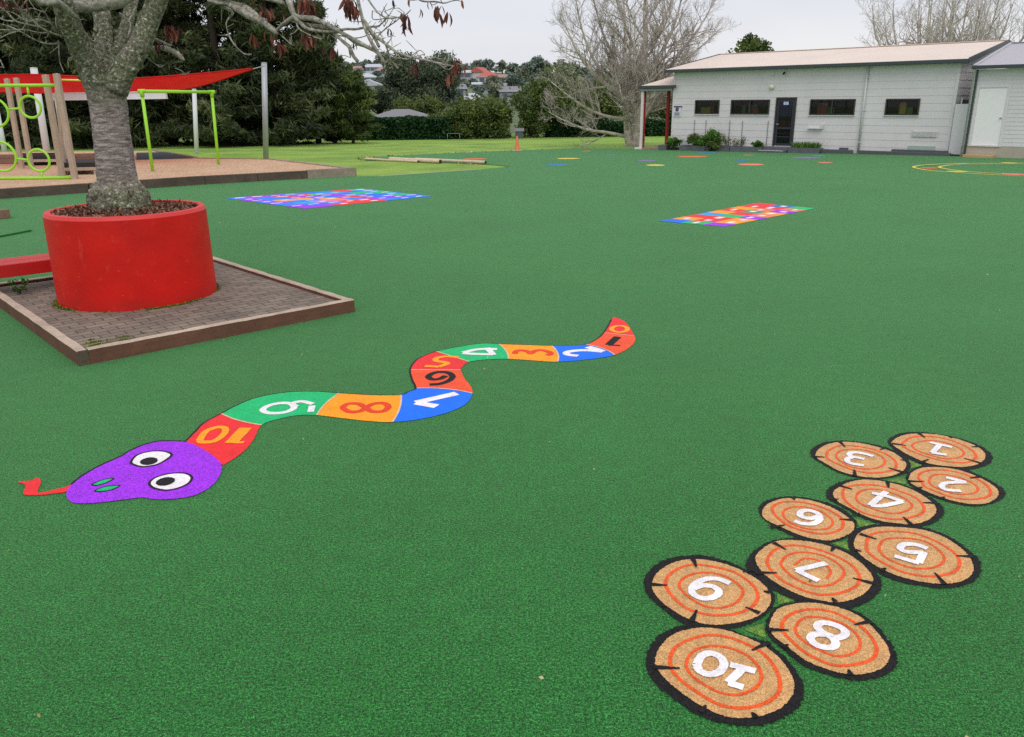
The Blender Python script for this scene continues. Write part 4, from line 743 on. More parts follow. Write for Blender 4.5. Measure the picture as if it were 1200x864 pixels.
ax, ay = PLAT['A']; LU, LV, H = PLAT['lu'], PLAT['lv'], .14
PF = thing('planter_platform', 'low square brick paved base with weathered timber kerb under the red planter', 'paved base', (ax, ay, 0), PLAT['ang'])
mb = MB(); mb.box((.095, .085, -.03), (LU - .085, LV - .095, .1)); mb.build('paving', M['paver'], PF)
def kerb(a, b, mats=True):
    """a kerb board: top face greyed, sides brown"""
    mb = MB(); x0, y0 = a; x1, y1 = b
    n = max(2, int(max(x1 - x0, y1 - y0) / .12))
    lx = x1 - x0 > y1 - y0
    # top as strips with a chipped edge
    def pt(i, s, z):
        tt = i / n
        j = .004 * noise.noise(Vector((tt * 17 + x0, s * 5 + y0, z * 9)))
        if lx: return (x0 + (x1 - x0) * tt, (y0 if s == 0 else y1) + j, z + j)
        return ((x0 if s == 0 else x1) + j, y0 + (y1 - y0) * tt, z + j)
    vs = []; 
    for i in range(n + 1):
        vs += [pt(i, 0, -.02), pt(i, 0, H - .008), pt(i, 0, H), pt(i, 1, H), pt(i, 1, H - .008), pt(i, 1, -.02)]
        k = len(vs)
        # inset the arris
        if lx:
            vs[k - 4] = (vs[k - 4][0], vs[k - 4][1] + .008, vs[k - 4][2]); vs[k - 3] = (vs[k - 3][0], vs[k - 3][1] - .008, vs[k - 3][2])
        else:
            vs[k - 4] = (vs[k - 4][0] + .008, vs[k - 4][1], vs[k - 4][2]); vs[k - 3] = (vs[k - 3][0] - .008, vs[k - 3][1], vs[k - 3][2])
    for i in range(n):
        for s in range(5):
            f = (i * 6 + s, (i + 1) * 6 + s, (i + 1) * 6 + s + 1, i * 6 + s + 1)
            mb.cur = 1 if s in (1, 2, 3) else 0
            mb.add([vs[q] for q in f], [(0, 1, 2, 3)])
    mb.cur = 2
    for i in (0, n): mb.add([vs[i * 6 + s] for s in range(6)], [tuple(range(6))])
    return mb.build('timber_kerb', [M['edge_side'], M['edge_top'], M['edge_end']], PF)
kerb((.092, 0), (LU, .085)); kerb((0, 0), (.09, LV)); kerb((LU - .085, .087), (LU, LV)); kerb((.092, LV - .09), (LU - .087, LV))

# ------------------------------------------------------------------ red planter, soil
PC = (-4.33, 9.31)
t = NT('red_planter_paint')
n1 = t.noise(2.2, 5, .6); n2 = t.noise(25, 5, .7); n3 = t.noise(9, 6, .75)
c = t.ramp(n1, [(.3, lin(194, 16, 7, 1)), (.7, lin(218, 22, 9, 1))])
sc = t.ramp(n3, [(.60, g3(0)), (.68, g3(.22))])
c = t.mix(sc, c, lin(205, 95, 90))
vr = t.new('ShaderNodeTexVoronoi', Scale=7.); t.link(t.coord(), vr.inputs['Vector'])
c = t.mix(t.ramp(vr.outputs['Distance'], [(.018, g3(.8)), (.03, g3(0))]), c, lin(225, 170, 120))
sp = t.new('ShaderNodeSeparateXYZ'); t.link(t.coord(), sp.inputs[0])
gm = t.new('ShaderNodeMapRange', **{'From Min': .16, 'From Max': .0, 'To Max': .4}); t.link(sp.outputs['Z'], gm.inputs['Value'])
gk = t.new('ShaderNodeMath', _operation='MULTIPLY'); t.link(gm.outputs[0], gk.inputs[0]); t.link(t.ramp(t.noise(7, 5, .7), [(.38, g3(0)), (.62, g3(1))]), gk.inputs[1])
c = t.mix(gk.outputs[0], c, lin(96, 50, 40))
scr = t.noise(5, 6, .8, t.coord((1, 1, .22)))
c = t.mix(t.ramp(scr, [(.62, g3(0)), (.66, g3(.18)), (.70, g3(0))]), c, lin(222, 120, 112))
c = t.mix(t.ramp(t.noise(3.1, 6, .75, t.coord((1, 1, .3))), [(.56, g3(0)), (.75, g3(.2))]), c, lin(128, 14, 12))
t.base(c).set(Roughness=.5); t.p.inputs['Specular IOR Level'].default_value = .3
nb = t.bump(n2, .12, .01); t.bump(n1, .3, .03, nb)
M['planter'] = t.m
PL = thing('round_planter', 'big round red painted concrete planter holding the bare leafed tree', 'planter', (PC[0], PC[1], .1))
mb = MB(); mb.lathe([(.852, 0), (.848, .3), (.842, .9), (.840, .958)], 96); mb.build('planter_ring', M['planter'], PL)
mb = MB(); mb.lathe([(.8402, .9581), (.822, .994)], 96); mb.lathe([(.822, .9941), (.765, .996)], 96); mb.lathe([(.765, .9961), (.76, .985), (.757, .80)], 96)
mb.build('rim', plain('faded_red_rim', lin(224, 52, 50, .98), .55, .12, 4), PL)
t = NT('soil'); n1 = t.noise(16, 6, .8); vr = t.new('ShaderNodeTexVoronoi', Scale=38.); t.link(t.coord(), vr.inputs['Vector'])
c = t.mix(.7, t.ramp(n1, [(.3, lin(46, 32, 27)), (.6, lin(92, 66, 56)), (.8, lin(140, 104, 88))]), t.ramp(vr.outputs['Distance'], [(0, g3(.4)), (.6, g3(1.2))]), 'MULTIPLY')
t.base(c).set(Roughness=.95); t.bump(n1, 1, .06); M['soil'] = t.m
mb = MB(); prof = []
vs = []; fs = []; nr, na = 14, 64
for i in range(nr + 1):
    rr = .765 * i / nr
    for k in range(na):
        a = 2 * PI * k / na; x, y = rr * math.cos(a), rr * math.sin(a)
        z = .955 + .05 * max(0, 1 - rr / .55) + .03 * noise.noise(Vector((x * 9, y * 9, 0))) + .015 * noise.noise(Vector((x * 30, y * 30, 2)))
        vs.append((x, y, z))
for i in range(nr):
    for k in range(na): fs.append((i * na + k, i * na + (k + 1) % na, (i + 1) * na + (k + 1) % na, (i + 1) * na + k))
mb.add(vs, fs, True); mb.build('soil', M['soil'], PL)
# litter on the soil and moss round the foot
M['litter'] = leafy('bark_litter', [(0, lin(60, 38, 30)), (.5, lin(120, 78, 60)), (1, lin(170, 130, 105))], .8, 0)
a = RNG.uniform(0, 2 * PI, 1500); rr = .745 * np.sqrt(RNG.uniform(.05, 1, 1500))
cen = np.stack([rr * np.cos(a), rr * np.sin(a), .975 + .04 * np.clip(1 - rr / .55, 0, 1) + RNG.uniform(0, .02, 1500)], 1)
o = leaf_mesh('bark_litter', cen, RNG.uniform(.02, .05, 1500), M['litter'], PL, RNG.uniform(0, 1, 1500), 3.0); o['kind'] = 'stuff'
M['moss'] = leafy('moss', [(0, lin(70, 84, 24)), (.5, lin(104, 116, 36)), (1, lin(150, 158, 60))], .9, .2)
pts = []
for k in range(5200):
    a = RNG.uniform(0, 2 * PI); n_ = noise.noise(Vector((math.cos(a) * 2.2, math.sin(a) * 2.2, 5)))
    if n_ < -.05 + RNG.uniform(-.15, .15): continue
    rr = .852 + abs(RNG.normal(0, .018 + .02 * max(0, n_))); pts.append((rr * math.cos(a), rr * math.sin(a), RNG.uniform(0, .016)))
pts = np.array(pts)
mo = leaf_mesh('moss', pts + np.array([PC[0], PC[1], .1]), RNG.uniform(.008, .02, len(pts)), M['moss'], None, RNG.uniform(0, 1, len(pts)), 1.5)
tag(mo, 'green moss growing round the foot of the red planter', 'moss', kind='stuff')
pts = []
for k in range(60):          # mossy weeds in the paver joints near the front corner
    pu, pv = .12 + abs(RNG.normal(0, .3)), .12 + abs(RNG.normal(0, .13))
    pu = pu if RNG.uniform() < .5 else round(pu / .23) * .23; pv = max(.1, round(pv / .115) * .115)
    for q in range(18): pts.append((min(LU - .1, pu + RNG.normal(0, .022)), max(.095, pv + RNG.normal(0, .008)), .1 + RNG.uniform(0, .012)))
pts = np.array(pts); ca, sa = math.cos(PLAT['ang']), math.sin(PLAT['ang'])
wp = np.stack([ax + pts[:, 0] * ca - pts[:, 1] * sa, ay + pts[:, 0] * sa + pts[:, 1] * ca, pts[:, 2]], 1)
mo = leaf_mesh('paving_weeds', wp, RNG.uniform(.008, .02, len(wp)), M['moss'], None, RNG.uniform(.3, 1, len(wp)), 1.8)
tag(mo, 'yellow green weeds in the paving joints by the front kerb corner', 'weeds', kind='stuff')

# ------------------------------------------------------------------ red bench behind the planter
M['bench_red'] = plain('red_bench_paint', lin(198, 26, 24, .98), .45, .15, 3, .1, 40)
M['black_metal'] = plain('black_steel', lin(40, 38, 38), .5, .2)
BN = thing('bench', 'red painted plank bench running behind the red planter', 'bench', (ax, ay, 0), PLAT['ang'])
mb = MB(); mb.box((-.6, 3.22, .415), (2.25, 3.44, .45)); mb.box((-.6, 3.46, .415), (2.25, 3.70, .45)); mb.build('seat', M['bench_red'], BN, bevel=.006)
mb = MB(); mb.box((-.6, 3.205, .30), (2.25, 3.222, .447)); mb.build('front_board', M['bench_red'], BN, bevel=.004)
for u_ in (.02, 1.9):
    mb = MB(); mb.tube([(u_, 3.28, .10), (u_, 3.29, .2), (u_ - .02, 3.33, .29), (u_ - .03, 3.45, .33), (u_ - .02, 3.57, .29), (u_, 3.62, .2), (u_, 3.63, .10)], .022, 8)
    mb.build('leg', M['black_metal'], BN)
# a small weed at the foot of the bench
WD = thing('weed', 'small leafy weed sprouting under the red bench', 'weed', (ax + .25 * ca - 3.15 * sa, ay + .25 * sa + 3.15 * ca, .1))
M['weed'] = leafy('weed_leaf', [(0, lin(40, 66, 28)), (1, lin(84, 116, 52))], .6, .2)
mb = MB()
pts = []
for k in range(7):
    a = k * .9; e_ = Vector((.08 * math.cos(a), .08 * math.sin(a), .10 + .05 * math.sin(k * 2)))
    mb.tube([(0, 0, 0), e_ * .55 + Vector((0, 0, .03)), e_], [.004, .003, .002], 4)
    for q in range(7): pts.append(tuple(e_ + Vector(RNG.normal(0, .022, 3))))
mb.build('stem', M['weed'], WD)
leaf_mesh('leaves', pts, .045, M['weed'], WD, RNG.uniform(0, 1, len(pts)), 1.8)

# bits of leaf litter on the turf and along its far edge
pts = []; tn = []
for k in range(420):
    if k < 260: x_, y_ = RNG.uniform(-7, 7), 2 + 24 * RNG.uniform() ** 1.6
    else:
        i = RNG.integers(2, 11); a_, b_ = TURF_FAR[i], TURF_FAR[i + 1]; s_ = RNG.uniform(); x_, y_ = a_[0] + (b_[0] - a_[0]) * s_ + RNG.normal(0, .25), a_[1] + (b_[1] - a_[1]) * s_ + RNG.normal(0, .3)
    pts.append((x_, y_, ground_z(x_, y_) + .012)); tn.append(RNG.uniform())
M['fleck'] = leafy('leaf_fleck', [(0, lin(120, 100, 60)), (.5, lin(176, 160, 96)), (1, lin(214, 206, 170))], .8, 0)
o = leaf_mesh('leaf_litter', pts, np.where(np.arange(420) < 260, RNG.uniform(.008, .022, 420), RNG.uniform(.04, .11, 420)), M['fleck'], None, tn, 1.6)
tag(o, 'tiny pale leaf flecks strewn over the green turf and its far edge', 'leaf litter', kind='stuff')
# ------------------------------------------------------------------ planter tree
t = NT('lichen_bark')
v = t.coord((1.7, 1.7, 9))
n1 = t.noise(4.4, 7, .75, v); n2 = t.noise(26, 5, .8); n3 = t.noise(4.2, 5, .7); n4 = t.noise(55, 4, .75)
sp = t.new('ShaderNodeSeparateXYZ'); t.link(t.coord(), sp.inputs[0])
bark = t.ramp(n1, [(.32, lin(80, 68, 66)), (.5, lin(152, 136, 133)), (.68, lin(222, 208, 202))])
lich = t.ramp(n2, [(.33, lin(44, 40, 32)), (.45, lin(104, 102, 82)), (.56, lin(138, 138, 114)), (.66, lin(232, 234, 216))])
hi_ = t.new('ShaderNodeMapRange', **{'From Min': 1.0, 'From Max': 1.35}); t.link(sp.outputs['Z'], hi_.inputs['Value'])
lo_ = t.new('ShaderNodeMapRange', **{'From Min': .42, 'From Max': .16}); t.link(sp.outputs['Z'], lo_.inputs['Value'])
ad = t.new('ShaderNodeMath', _operation='MAXIMUM'); t.link(hi_.outputs[0], ad.inputs[0]); t.link(lo_.outputs[0], ad.inputs[1])
pat = t.new('ShaderNodeMath', _operation='MULTIPLY'); t.link(ad.outputs[0], pat.inputs[0]); t.link(t.ramp(n3, [(.32, g3(.1)), (.46, g3(1))]), pat.inputs[1])
pat2 = t.new('ShaderNodeMath', _operation='MAXIMUM'); t.link(pat.outputs[0], pat2.inputs[0]); t.link(t.ramp(n3, [(.62, g3(0)), (.68, g3(.8))]), pat2.inputs[1])
c = t.mix(pat2.outputs[0], bark, lich)
c = t.mix(t.ramp(t.noise(5.5, 4, .7), [(.64, g3(0)), (.72, g3(.45))]), c, lin(80, 82, 54))
c = t.mix(.5, c, t.ramp(n4, [(.3, g3(.6)), (.7, g3(1.35))]), 'MULTIPLY')
t.base(c).set(Roughness=.95); t.p.inputs['Specular IOR Level'].default_value = .15
nb = t.bump(n1, .7, .02); nb = t.bump(n2, .7, .03, nb); t.bump(n4, .5, .01, nb)
M['bark'] = t.m
t = NT('pale_branch'); n1 = t.noise(22, 5, .7); n2 = t.noise(7, 4, .7)
c = t.ramp(n1, [(.3, lin(84, 76, 68)), (.5, lin(150, 144, 132)), (.7, lin(196, 192, 180))])
c = t.mix(t.ramp(n2, [(.5, g3(0)), (.65, g3(.6))]), c, lin(112, 114, 88)); t.base(c).set(Roughness=.9); t.bump(n1, .5, .01); M['branch'] = t.m
M['dryleaf'] = leafy('dry_leaf', [(0, lin(54, 28, 24)), (.5, lin(112, 62, 52)), (.8, lin(142, 82, 64)), (1, lin(186, 112, 76))], .6, .15, .3)

O = (TRUNK[0][0][0], TRUNK[0][0][1], 1.1)
TR = thing('planter_tree', 'old lichen covered tree with few brown hanging leaves in the red planter', 'tree', O)
mb = MB(O)
pts = crom([q[0] for q in TRUNK], 5); rad = [float(x[0]) * .83 for x in crom([(q[1], 0) for q in TRUNK], 5)]
mb.tube(pts, rad, 40, wob=.06)
for k in range(9):                  # root flare
    a = 2 * PI * k / 9 + .3; b = Vector(TRUNK[0][0]); L_ = random.uniform(.28, .38)
    d = Vector((math.cos(a), math.sin(a), 0))
    b0 = Vector((b.x, b.y, 1.09))
    mb.tube([b0 + d * .12 + Vector((0, 0, .30)), b0 + d * .24 + Vector((0, 0, .10)), b0 + d * L_ * .85 + Vector((0, 0, .0)), b0 + d * L_ * 1.15 + Vector((0, 0, -.05))], [.09, .085, .055, .02], 12, wob=.35)
for ln in LIMBS[:4]:
    pp = crom([q[0] for q in ln], 5); rr = [float(x[0]) * .91 for x in crom([(q[1], 0) for q in ln], 5)]
    mb.tube(pp, rr, 22, wob=.10)
b = Vector(TRUNK[0][0])
for a, h_, s_ in ((3.5, .10, .11), (3.8, .17, .085), (4.3, .05, .09), (2.9, .04, .08), (5.3, .02, .08), (3.2, .22, .07), (4.9, .07, .07), (5.9, .0, .08)):    # burls at the foot
    c0 = Vector((b.x + .25 * math.cos(a), b.y + .25 * math.sin(a), 1.09 + h_))
    mb.tube([c0 - Vector((0, 0, s_)), c0 - Vector((0, 0, s_ * .6)), c0, c0 + Vector((0, 0, s_ * .6)), c0 + Vector((0, 0, s_))], [s_ * .35, s_ * .85, s_, s_ * .8, s_ * .25], 12, wob=.45)
for k in range(46):                 # burrs and lichen crust on the fork
    i = random.randrange(len(LIMBS[:4])); ln = LIMBS[i]; j = random.randrange(len(ln) - 3); s = random.random()
    c0 = Vector(ln[j][0]).lerp(Vector(ln[j + 1][0]), s); rr = ln[j][1]; a = random.uniform(0, 2 * PI)
    d = Vector((math.cos(a), math.sin(a), random.uniform(-.3, .3)))
    mb.tube([c0 + d * rr * .7, c0 + d * rr * 1.0, c0 + d * rr * 1.12], [.034, .028, .008], 7, wob=.5)
mb.build('trunk', M['bark'], TR)
mb = MB(O); tips = []
def branch(ln, n=8, per=4, wob=.25):
    pp = crom([q[0] for q in ln], per); rr = [max(.0018, float(x[0]) * .68) for x in crom([(q[1], 0) for q in ln], per)]
    mb.tube(pp, rr, n, wob=wob); return pp, rr
for ln in LIMBS[4:]: branch(ln, 12)
rt = random.Random(21)
for ln in BRANCHES:
    pp, rr = branch(ln, 7)
    for k in range(len(pp)):        # short spur twigs
        if rt.random() < (.75 if pp[k][0] < -5.2 else .33) and rr[k] < .03:
            d = Vector((rt.uniform(-1, 1), rt.uniform(-1, 1), rt.uniform(-.6, 1))).normalized(); L_ = rt.uniform(.03, .16) * (1.8 if pp[k][0] < -5.2 else 1)
            p0 = Vector(pp[k]); p1 = p0 + d * L_ * .5 + Vector((0, 0, rt.uniform(-.02, .02)))
            mb.tube([p0, p1, p1 + (d + Vector((0, 0, rt.uniform(-.5, .5)))).normalized() * L_ * .5], [min(rr[k] * .6, .006), .004, .002], 5, cap=False)
# the crown above
def sprout(p, d, L_, r, lev):
    n = 4; pts = [p]; q = p; dd = d
    for i in range(n):
        dd = (dd + Vector((rt.gauss(0, .22), rt.gauss(0, .22), rt.gauss(.04, .15)))).normalized(); q = q + dd * L_ / n; pts.append(q)
    mb.tube(pts, [r * (1 - .7 * i / n) for i in range(n + 1)], 6 if lev < 2 else 4, cap=False, wob=.2)
    if lev < 3:
        for k in range(4 if lev < 2 else 3):
            j = rt.randint(1, n); sd_ = (dd + Vector((rt.gauss(0, .8), rt.gauss(0, .8), rt.gauss(.1, .4)))).normalized()
            if pts[j].z + sd_.z * L_ * .6 < 3.9 and pts[j].y < 9: continue
            sprout(pts[j], sd_, L_ * rt.uniform(.5, .75), r * .5, lev + 1)
    else: tips.append(q)
for ln in LIMBS[:4]:
    p0 = Vector(ln[-1][0]); d = (p0 - Vector(ln[-2][0])).normalized()
    for k in range(3): sprout(p0, (d + Vector((rt.gauss(0, .4), rt.gauss(0, .4), .5))).normalized(), 1.3, ln[-1][1] * .8, 0)
mb.build('branches', M['branch'], TR)
mb = MB(O)
def dry_leaf(p, L_, w_, d, roll):
    d = d.normalized(); s = d.cross(Vector((math.cos(roll), math.sin(roll), .1))).normalized(); nn = d.cross(s)
    vs = []
    for i, (tt, ww, cc) in enumerate(((0, .12, 0), (.25, .8, .1), (.55, 1, .16), (.8, .65, .1), (1, .05, -.05))):
        c0 = p + d * L_ * tt + nn * cc * L_ * .5
        vs += [c0 - s * w_ * ww + nn * w_ * ww * .8, c0, c0 + s * w_ * ww + nn * w_ * ww * .8]
    fs = []
    for i in range(4):
        for j in range(2): fs.append((i * 3 + j, i * 3 + j + 1, i * 3 + j + 4, i * 3 + j + 3))
    mb.add(vs, fs, True)
tint = []
for c0, sx_, sz_, n in LEAFCL:
    for k in range(n if n < 4 else int(n * 1.5)):
        L_ = rt.uniform(.085, .145); p0 = Vector(c0) + Vector((rt.uniform(-.5, .5) * sx_, rt.uniform(-.12, .12), sz_ * rt.uniform(0, .5)))
        if n < 3: p0 = Vector(c0) + Vector((0, 0, sz_ * .5)); L_ = max(.08, sz_)
        dry_leaf(p0, L_, L_ * rt.uniform(.09, .16), Vector((rt.gauss(0, .25), rt.gauss(0, .2), -1)), rt.uniform(0, 6)); tint += [min(1, max(0, rt.gauss(.45, .22)))] * 8
for q in tips:
    if rt.random() < .35:
        for k in range(rt.randint(1, 4)):
            dry_leaf(q + Vector((rt.gauss(0, .03), rt.gauss(0, .03), 0)), rt.uniform(.1, .16), .018, Vector((rt.gauss(0, .3), rt.gauss(0, .3), -1)), rt.uniform(0, 6)); tint += [rt.random()] * 8
o = mb.build('dry_leaves', M['dryleaf'], TR)
at = o.data.attributes.new('tint', 'FLOAT', 'FACE'); at.data.foreach_set('value', tint)

# ------------------------------------------------------------------ bark play area
t = NT('bark_chips')
vr = t.new('ShaderNodeTexVoronoi', Scale=24., Randomness=1.); t.link(t.coord((1, 1.6, 1)), vr.inputs['Vector'])
n1 = t.noise(1.1, 4, .6); n2 = t.noise(34, 4, .8)
c = t.ramp(n2, [(.28, lin(150, 112, 86, 1)), (.5, lin(224, 184, 150, 1)), (.74, lin(248, 222, 194, 1))])
c = t.mix(.5, c, t.ramp(vr.outputs['Distance'], [(0, g3(1.15)), (.7, g3(.65))]), 'MULTIPLY')
c = t.mix(1, c, t.ramp(t.noise(9, 4, .8), [(.3, g3(.62)), (.5, g3(1)), (.7, g3(1.25))]), 'MULTIPLY')
c = t.mix(.6, c, t.ramp(n1, [(.3, lin(238, 222, 210)), (.7, g3(1.05))]), 'MULTIPLY')
t.base(c).set(Roughness=.95); t.bump(n2, 1, .03); M['chips'] = t.m
b0, b1, b2, b3, b4 = BARK
ring = [(-18.2, 15.9), b0, b1, b2, b3, b4, (-16.2, 38.3), (-27, 38.5), (-32, 24)]
mb = MB(); mb.poly([(x, y, .2) for x, y in ring])
tag(mb.build('bark_mulch', M['chips']), kind='structure')
M['sleeper'] = timber('dark_sleeper', lin(112, 96, 84, 1), lin(74, 62, 54, 1), along=(1, 10, 10))
M['sleeper_pale'] = timber('weathered_sleeper', lin(178, 162, 146, 1), lin(140, 124, 110, 1), along=(1, 10, 10))
M['sleeper_red'] = timber('brown_sleeper', lin(156, 122, 104, 1), lin(126, 96, 82, 1), along=(1, 10, 10))
ED = thing('timber_edging', 'low timber sleeper edging round the bark play area', 'edging', (b2[0], b2[1], 0))
O = ED.location.copy()
def sleepers(a, b, n, h, w_, m, z0=-.12):
    a = np.array(a); b = np.array(b)
    for i in range(n):
        p0 = a + (b - a) * (i + .004) / n; p1 = a + (b - a) * (i + .996) / n
        mb = MB(O); mb.beam((p0[0], p0[1], (z0 + h) / 2), (p1[0], p1[1], (z0 + h) / 2), w_, h - z0)
        mb.build('sleeper', M[m], ED, bevel=.012)
sleepers((-18.2, 15.9), b1, 4, .24, .14, 'sleeper')
bm = tuple(np.array(b1) + (np.array(b2) - np.array(b1)) * .66)
sleepers(b1, bm, 2, .235, .14, 'sleeper'); sleepers(bm, b2, 1, .26, .15, 'sleeper_pale')
sleepers(b2, b3, 3, .235, .14, 'sleeper_pale', -.2); sleepers(b3, b4, 2, .22, .14, 'sleeper_red', -.2); sleepers(b4, (-16.2, 38.3), 2, .26, .14, 'sleeper_pale', -.3)
mb = MB(); w0, w1 = BACKWALL[0], BACKWALL[1]
for i in range(3):
    p0 = np.array(w0) + (np.array(w1) - np.array(w0)) * i / 3; p1 = np.array(w0) + (np.array(w1) - np.array(w0)) * (i + .99) / 3
    mb.beam((p0[0], p0[1], .31), (p1[0], p1[1], .31), .2, .20); mb.beam((p0[0], p0[1], .475), (p1[0], p1[1], .475), .26, .09)
tag(mb.build('timber_retaining_wall', M['sleeper_red'], bevel=.01), 'low brown timber wall across the back of the play area', 'wall')
mb = MB(); q = TEAL; mb.add([(p[0], p[1], .17) for p in q] + [(p[0], p[1], .215) for p in q], [(4, 5, 6, 7), (0, 1, 5, 4), (1, 2, 6, 5), (2, 3, 7, 6), (3, 0, 4, 7)])
tag(mb.build('safety_mat', plain('dark_teal_mat', lin(38, 62, 66), .8, .2, 3)), 'dark teal safety mat laid in the bark behind the lime frame', 'mat')

M['lime'] = plain('lime_powder_coat', lin(156, 220, 50, 1), .35, .06, 3)
M['post'] = timber('grey_brown_post', lin(204, 182, 160, 1), lin(160, 140, 124, 1), .8, .35, (14, 14, 1.2))
M['galv'] = plain('galvanised_steel', lin(178, 182, 186, .95), .45, .08, 5, metal=.25)
M['white_steel'] = plain('white_steel', lin(222, 222, 226, .95), .45, .06)
def rect_post(name, p, w_, label, parent=None, lean=True):
    a, b = Vector(p[0]), Vector(p[1])
    mb = MB(a); mb.beam(a - Vector((0, 0, .3)), b, w_, w_, (0, 1, 0)); mb.build('shaft', M['post'], T_ := thing(name, label, 'post', a, 0, 'timber posts of the climbing frame'), bevel=.012)
    mb = MB(a); mb.tube([b, b + (b - a).normalized() * .012], [w_ * .62, .02], 4); mb.build('cap', M['post'], T_)
    return T_
lb = {'p1': 'thick weathered post at the end of the lime ring frame, nearest the tree trunk', 'p2': 'second weathered post left of the tree trunk, behind the end post', 'p3': 'weathered post third from the tree trunk, left of the steel pole', 'p4': 'leftmost weathered post behind the lime ring frame', 'p5': 'thin post half hidden behind the end post of the ring frame'}
for k, w_ in (('p1', .145), ('p2', .145), ('p3', .135), ('p4', .135), ('p5', .09)): rect_post('timber_post', POSTS[k], w_, lb[k])
RF = thing('ring_climbing_frame', 'lime green steel climbing frame of linked rings', 'climbing frame', (RINGFRAME['top'][1][0], RINGFRAME['depth'], .2)); O = RF.location.copy()
mb = MB(O); mb.tube(RINGFRAME['top'], .045, 10); mb.build('top_rail', M['lime'], RF)
mb = MB(O); mb.tube([(p[0], p[1], max(p[2], .24)) for p in RINGFRAME['bot']], .045, 10); mb.build('bottom_rail', M['lime'], RF)
for c0, rr in RINGFRAME['rings']:
    mb = MB(O); mb.tube([(c0[0] + rr * math.cos(a), c0[1], c0[2] + rr * math.sin(a)) for a in np.linspace(0, 2 * PI, 36, endpoint=False)], .035, 8, closed=True); mb.build('ring', M['lime'], RF)
for a, b in RINGFRAME['links']:
    mb = MB(O); mb.tube([a, b], .03, 8); mb.build('link', M['lime'], RF)
SW = thing('swing_frame', 'lime green steel goal shaped bar right of the tree trunk', 'bar frame', (SWING[0][0], SWING[0][1], .2)); O = SW.location.copy()
s0, s1, s2, s3 = [Vector(q) for q in SWING]
mb = MB(O); mb.tube([s1 + Vector((-.05, 0, 0)), s2], .05, 10); mb.build('top_bar', M['lime'], SW)
for q in (s1, s2):
    mb = MB(O); mb.tube([q + Vector((0, 0, -.16)), q + Vector((0, 0, .06))], .066, 10); mb.tube([q + Vector((-.1, 0, 0)), q + Vector((.1, 0, 0))], .064, 10); mb.build('clamp', M['galv'] if False else M['lime'], SW)
for a, b in ((s0 - Vector((0, 0, .2)), s1), (s3 - Vector((0, 0, .2)), s2)):
    mb = MB(O); mb.tube([a, b], .05, 10); mb.build('leg', M['lime'], SW)
for nm, lbl, key, rr, m in (('shade_sail_pole', 'tall galvanised pole holding the right corner of the red shade sail', 'big', .115, 'galv'), ('shade_sail_pole', 'pale steel pole among the weathered posts, left of the tree', 'silver', .15, 'white_steel'), ('shade_sail_pole', 'white pole between the legs of the lime bar frame', 'back', .105, 'white_steel'), ('shade_sail_pole', 'far left white pole cut by the picture edge', 'white', .14, 'white_steel'), ('slim_pole', 'thin grey steel pole beside the end post', 'slim', .035, 'galv')):
    a, b = [Vector(q) for q in POLES[key]]
    T_ = thing(nm, lbl, 'pole', a); mb = MB(a); mb.tube([a - Vector((0, 0, .3)), b], rr, 20); mb.build('shaft', M[m], T_)
    mb = MB(a); mb.tube([b, b + Vector((0, 0, .02)), b + Vector((0, 0, .03))], [rr * 1.05, rr * 1.05, rr * .5], 20); mb.build('cap', M[m], T_)
# tape tied to the tall pole
a = Vector(POLES['big'][0]) + Vector((.1, -.12, .95)); mb = MB(a)
rb = [(-.1, 0, .12), (0, 0, .08), (.12, -.03, -.04), (.25, -.05, -.16), (.3, -.02, -.22)]
for i in range(4):
    mb.cur = i % 2; p0, p1 = rb[i], rb[i + 1]
    mb.add([p0, p1, (p1[0], p1[1], p1[2] + .07), (p0[0], p0[1], p0[2] + .07)], [(0, 1, 2, 3)])
mb2 = mb; mb2.off = Vector((0, 0, 0)); o = mb2.build('barrier_tape', [plain('tape_white', lin(235, 230, 228)), plain('tape_red', lin(220, 80, 60))]); o.location = a
tag(o, 'loose red and white tape tied round the galvanised pole', 'tape')
# shade sail
t = NT('red_sail'); n1 = t.noise(3, 4, .6); c = t.ramp(n1, [(.3, lin(205, 22, 28, .98)), (.7, lin(228, 34, 38, .98))]); t.base(c).set(Roughness=.7)
tr = t.new('ShaderNodeBsdfTranslucent'); t.link(c, tr.inputs['Color']); mx = t.new('ShaderNodeMixShader', Fac=.45); t.link(t.p.outputs[0], mx.inputs[1]); t.link(tr.outputs[0], mx.inputs[2]); t.link(mx.outputs[0], t.out.inputs['Surface']); M['sail'] = t.m
SA = thing('shade_sail', 'stretched red fabric shade sail over the play area', 'shade sail', POLES['big'][0]); O = SA.location.copy()
A_ = crom(SAIL_UP, 8); B_ = crom(SAIL_LO, 8); mb = MB(O); vs = []; K = 8
for a, b in zip(A_, B_):
    for k in range(K + 1):
        s = k / K; p_ = a * (1 - s) + b * s; vs.append((p_[0], p_[1], p_[2] - .12 * math.sin(PI * s) * min(1, np.linalg.norm(a - b) / 4)))
fs = [(i * (K + 1) + k, i * (K + 1) + k + 1, (i + 1) * (K + 1) + k + 1, (i + 1) * (K + 1) + k) for i in range(len(A_) - 1) for k in range(K)]
mb.add(vs, fs, True); mb.build('fabric', M['sail'], SA)
mb = MB(O); mb.tube([tuple(q) for q in A_], .03, 6); mb.tube([tuple(q - np.array((0, 0, .0))) for q in B_], .035, 6); mb.build('hem', M['sail'], SA)
mb = MB(O); mb.tube([A_[-1], CABLE[0], CABLE[1]], .02, 6); mb.build('cable', M['galv'], SA)
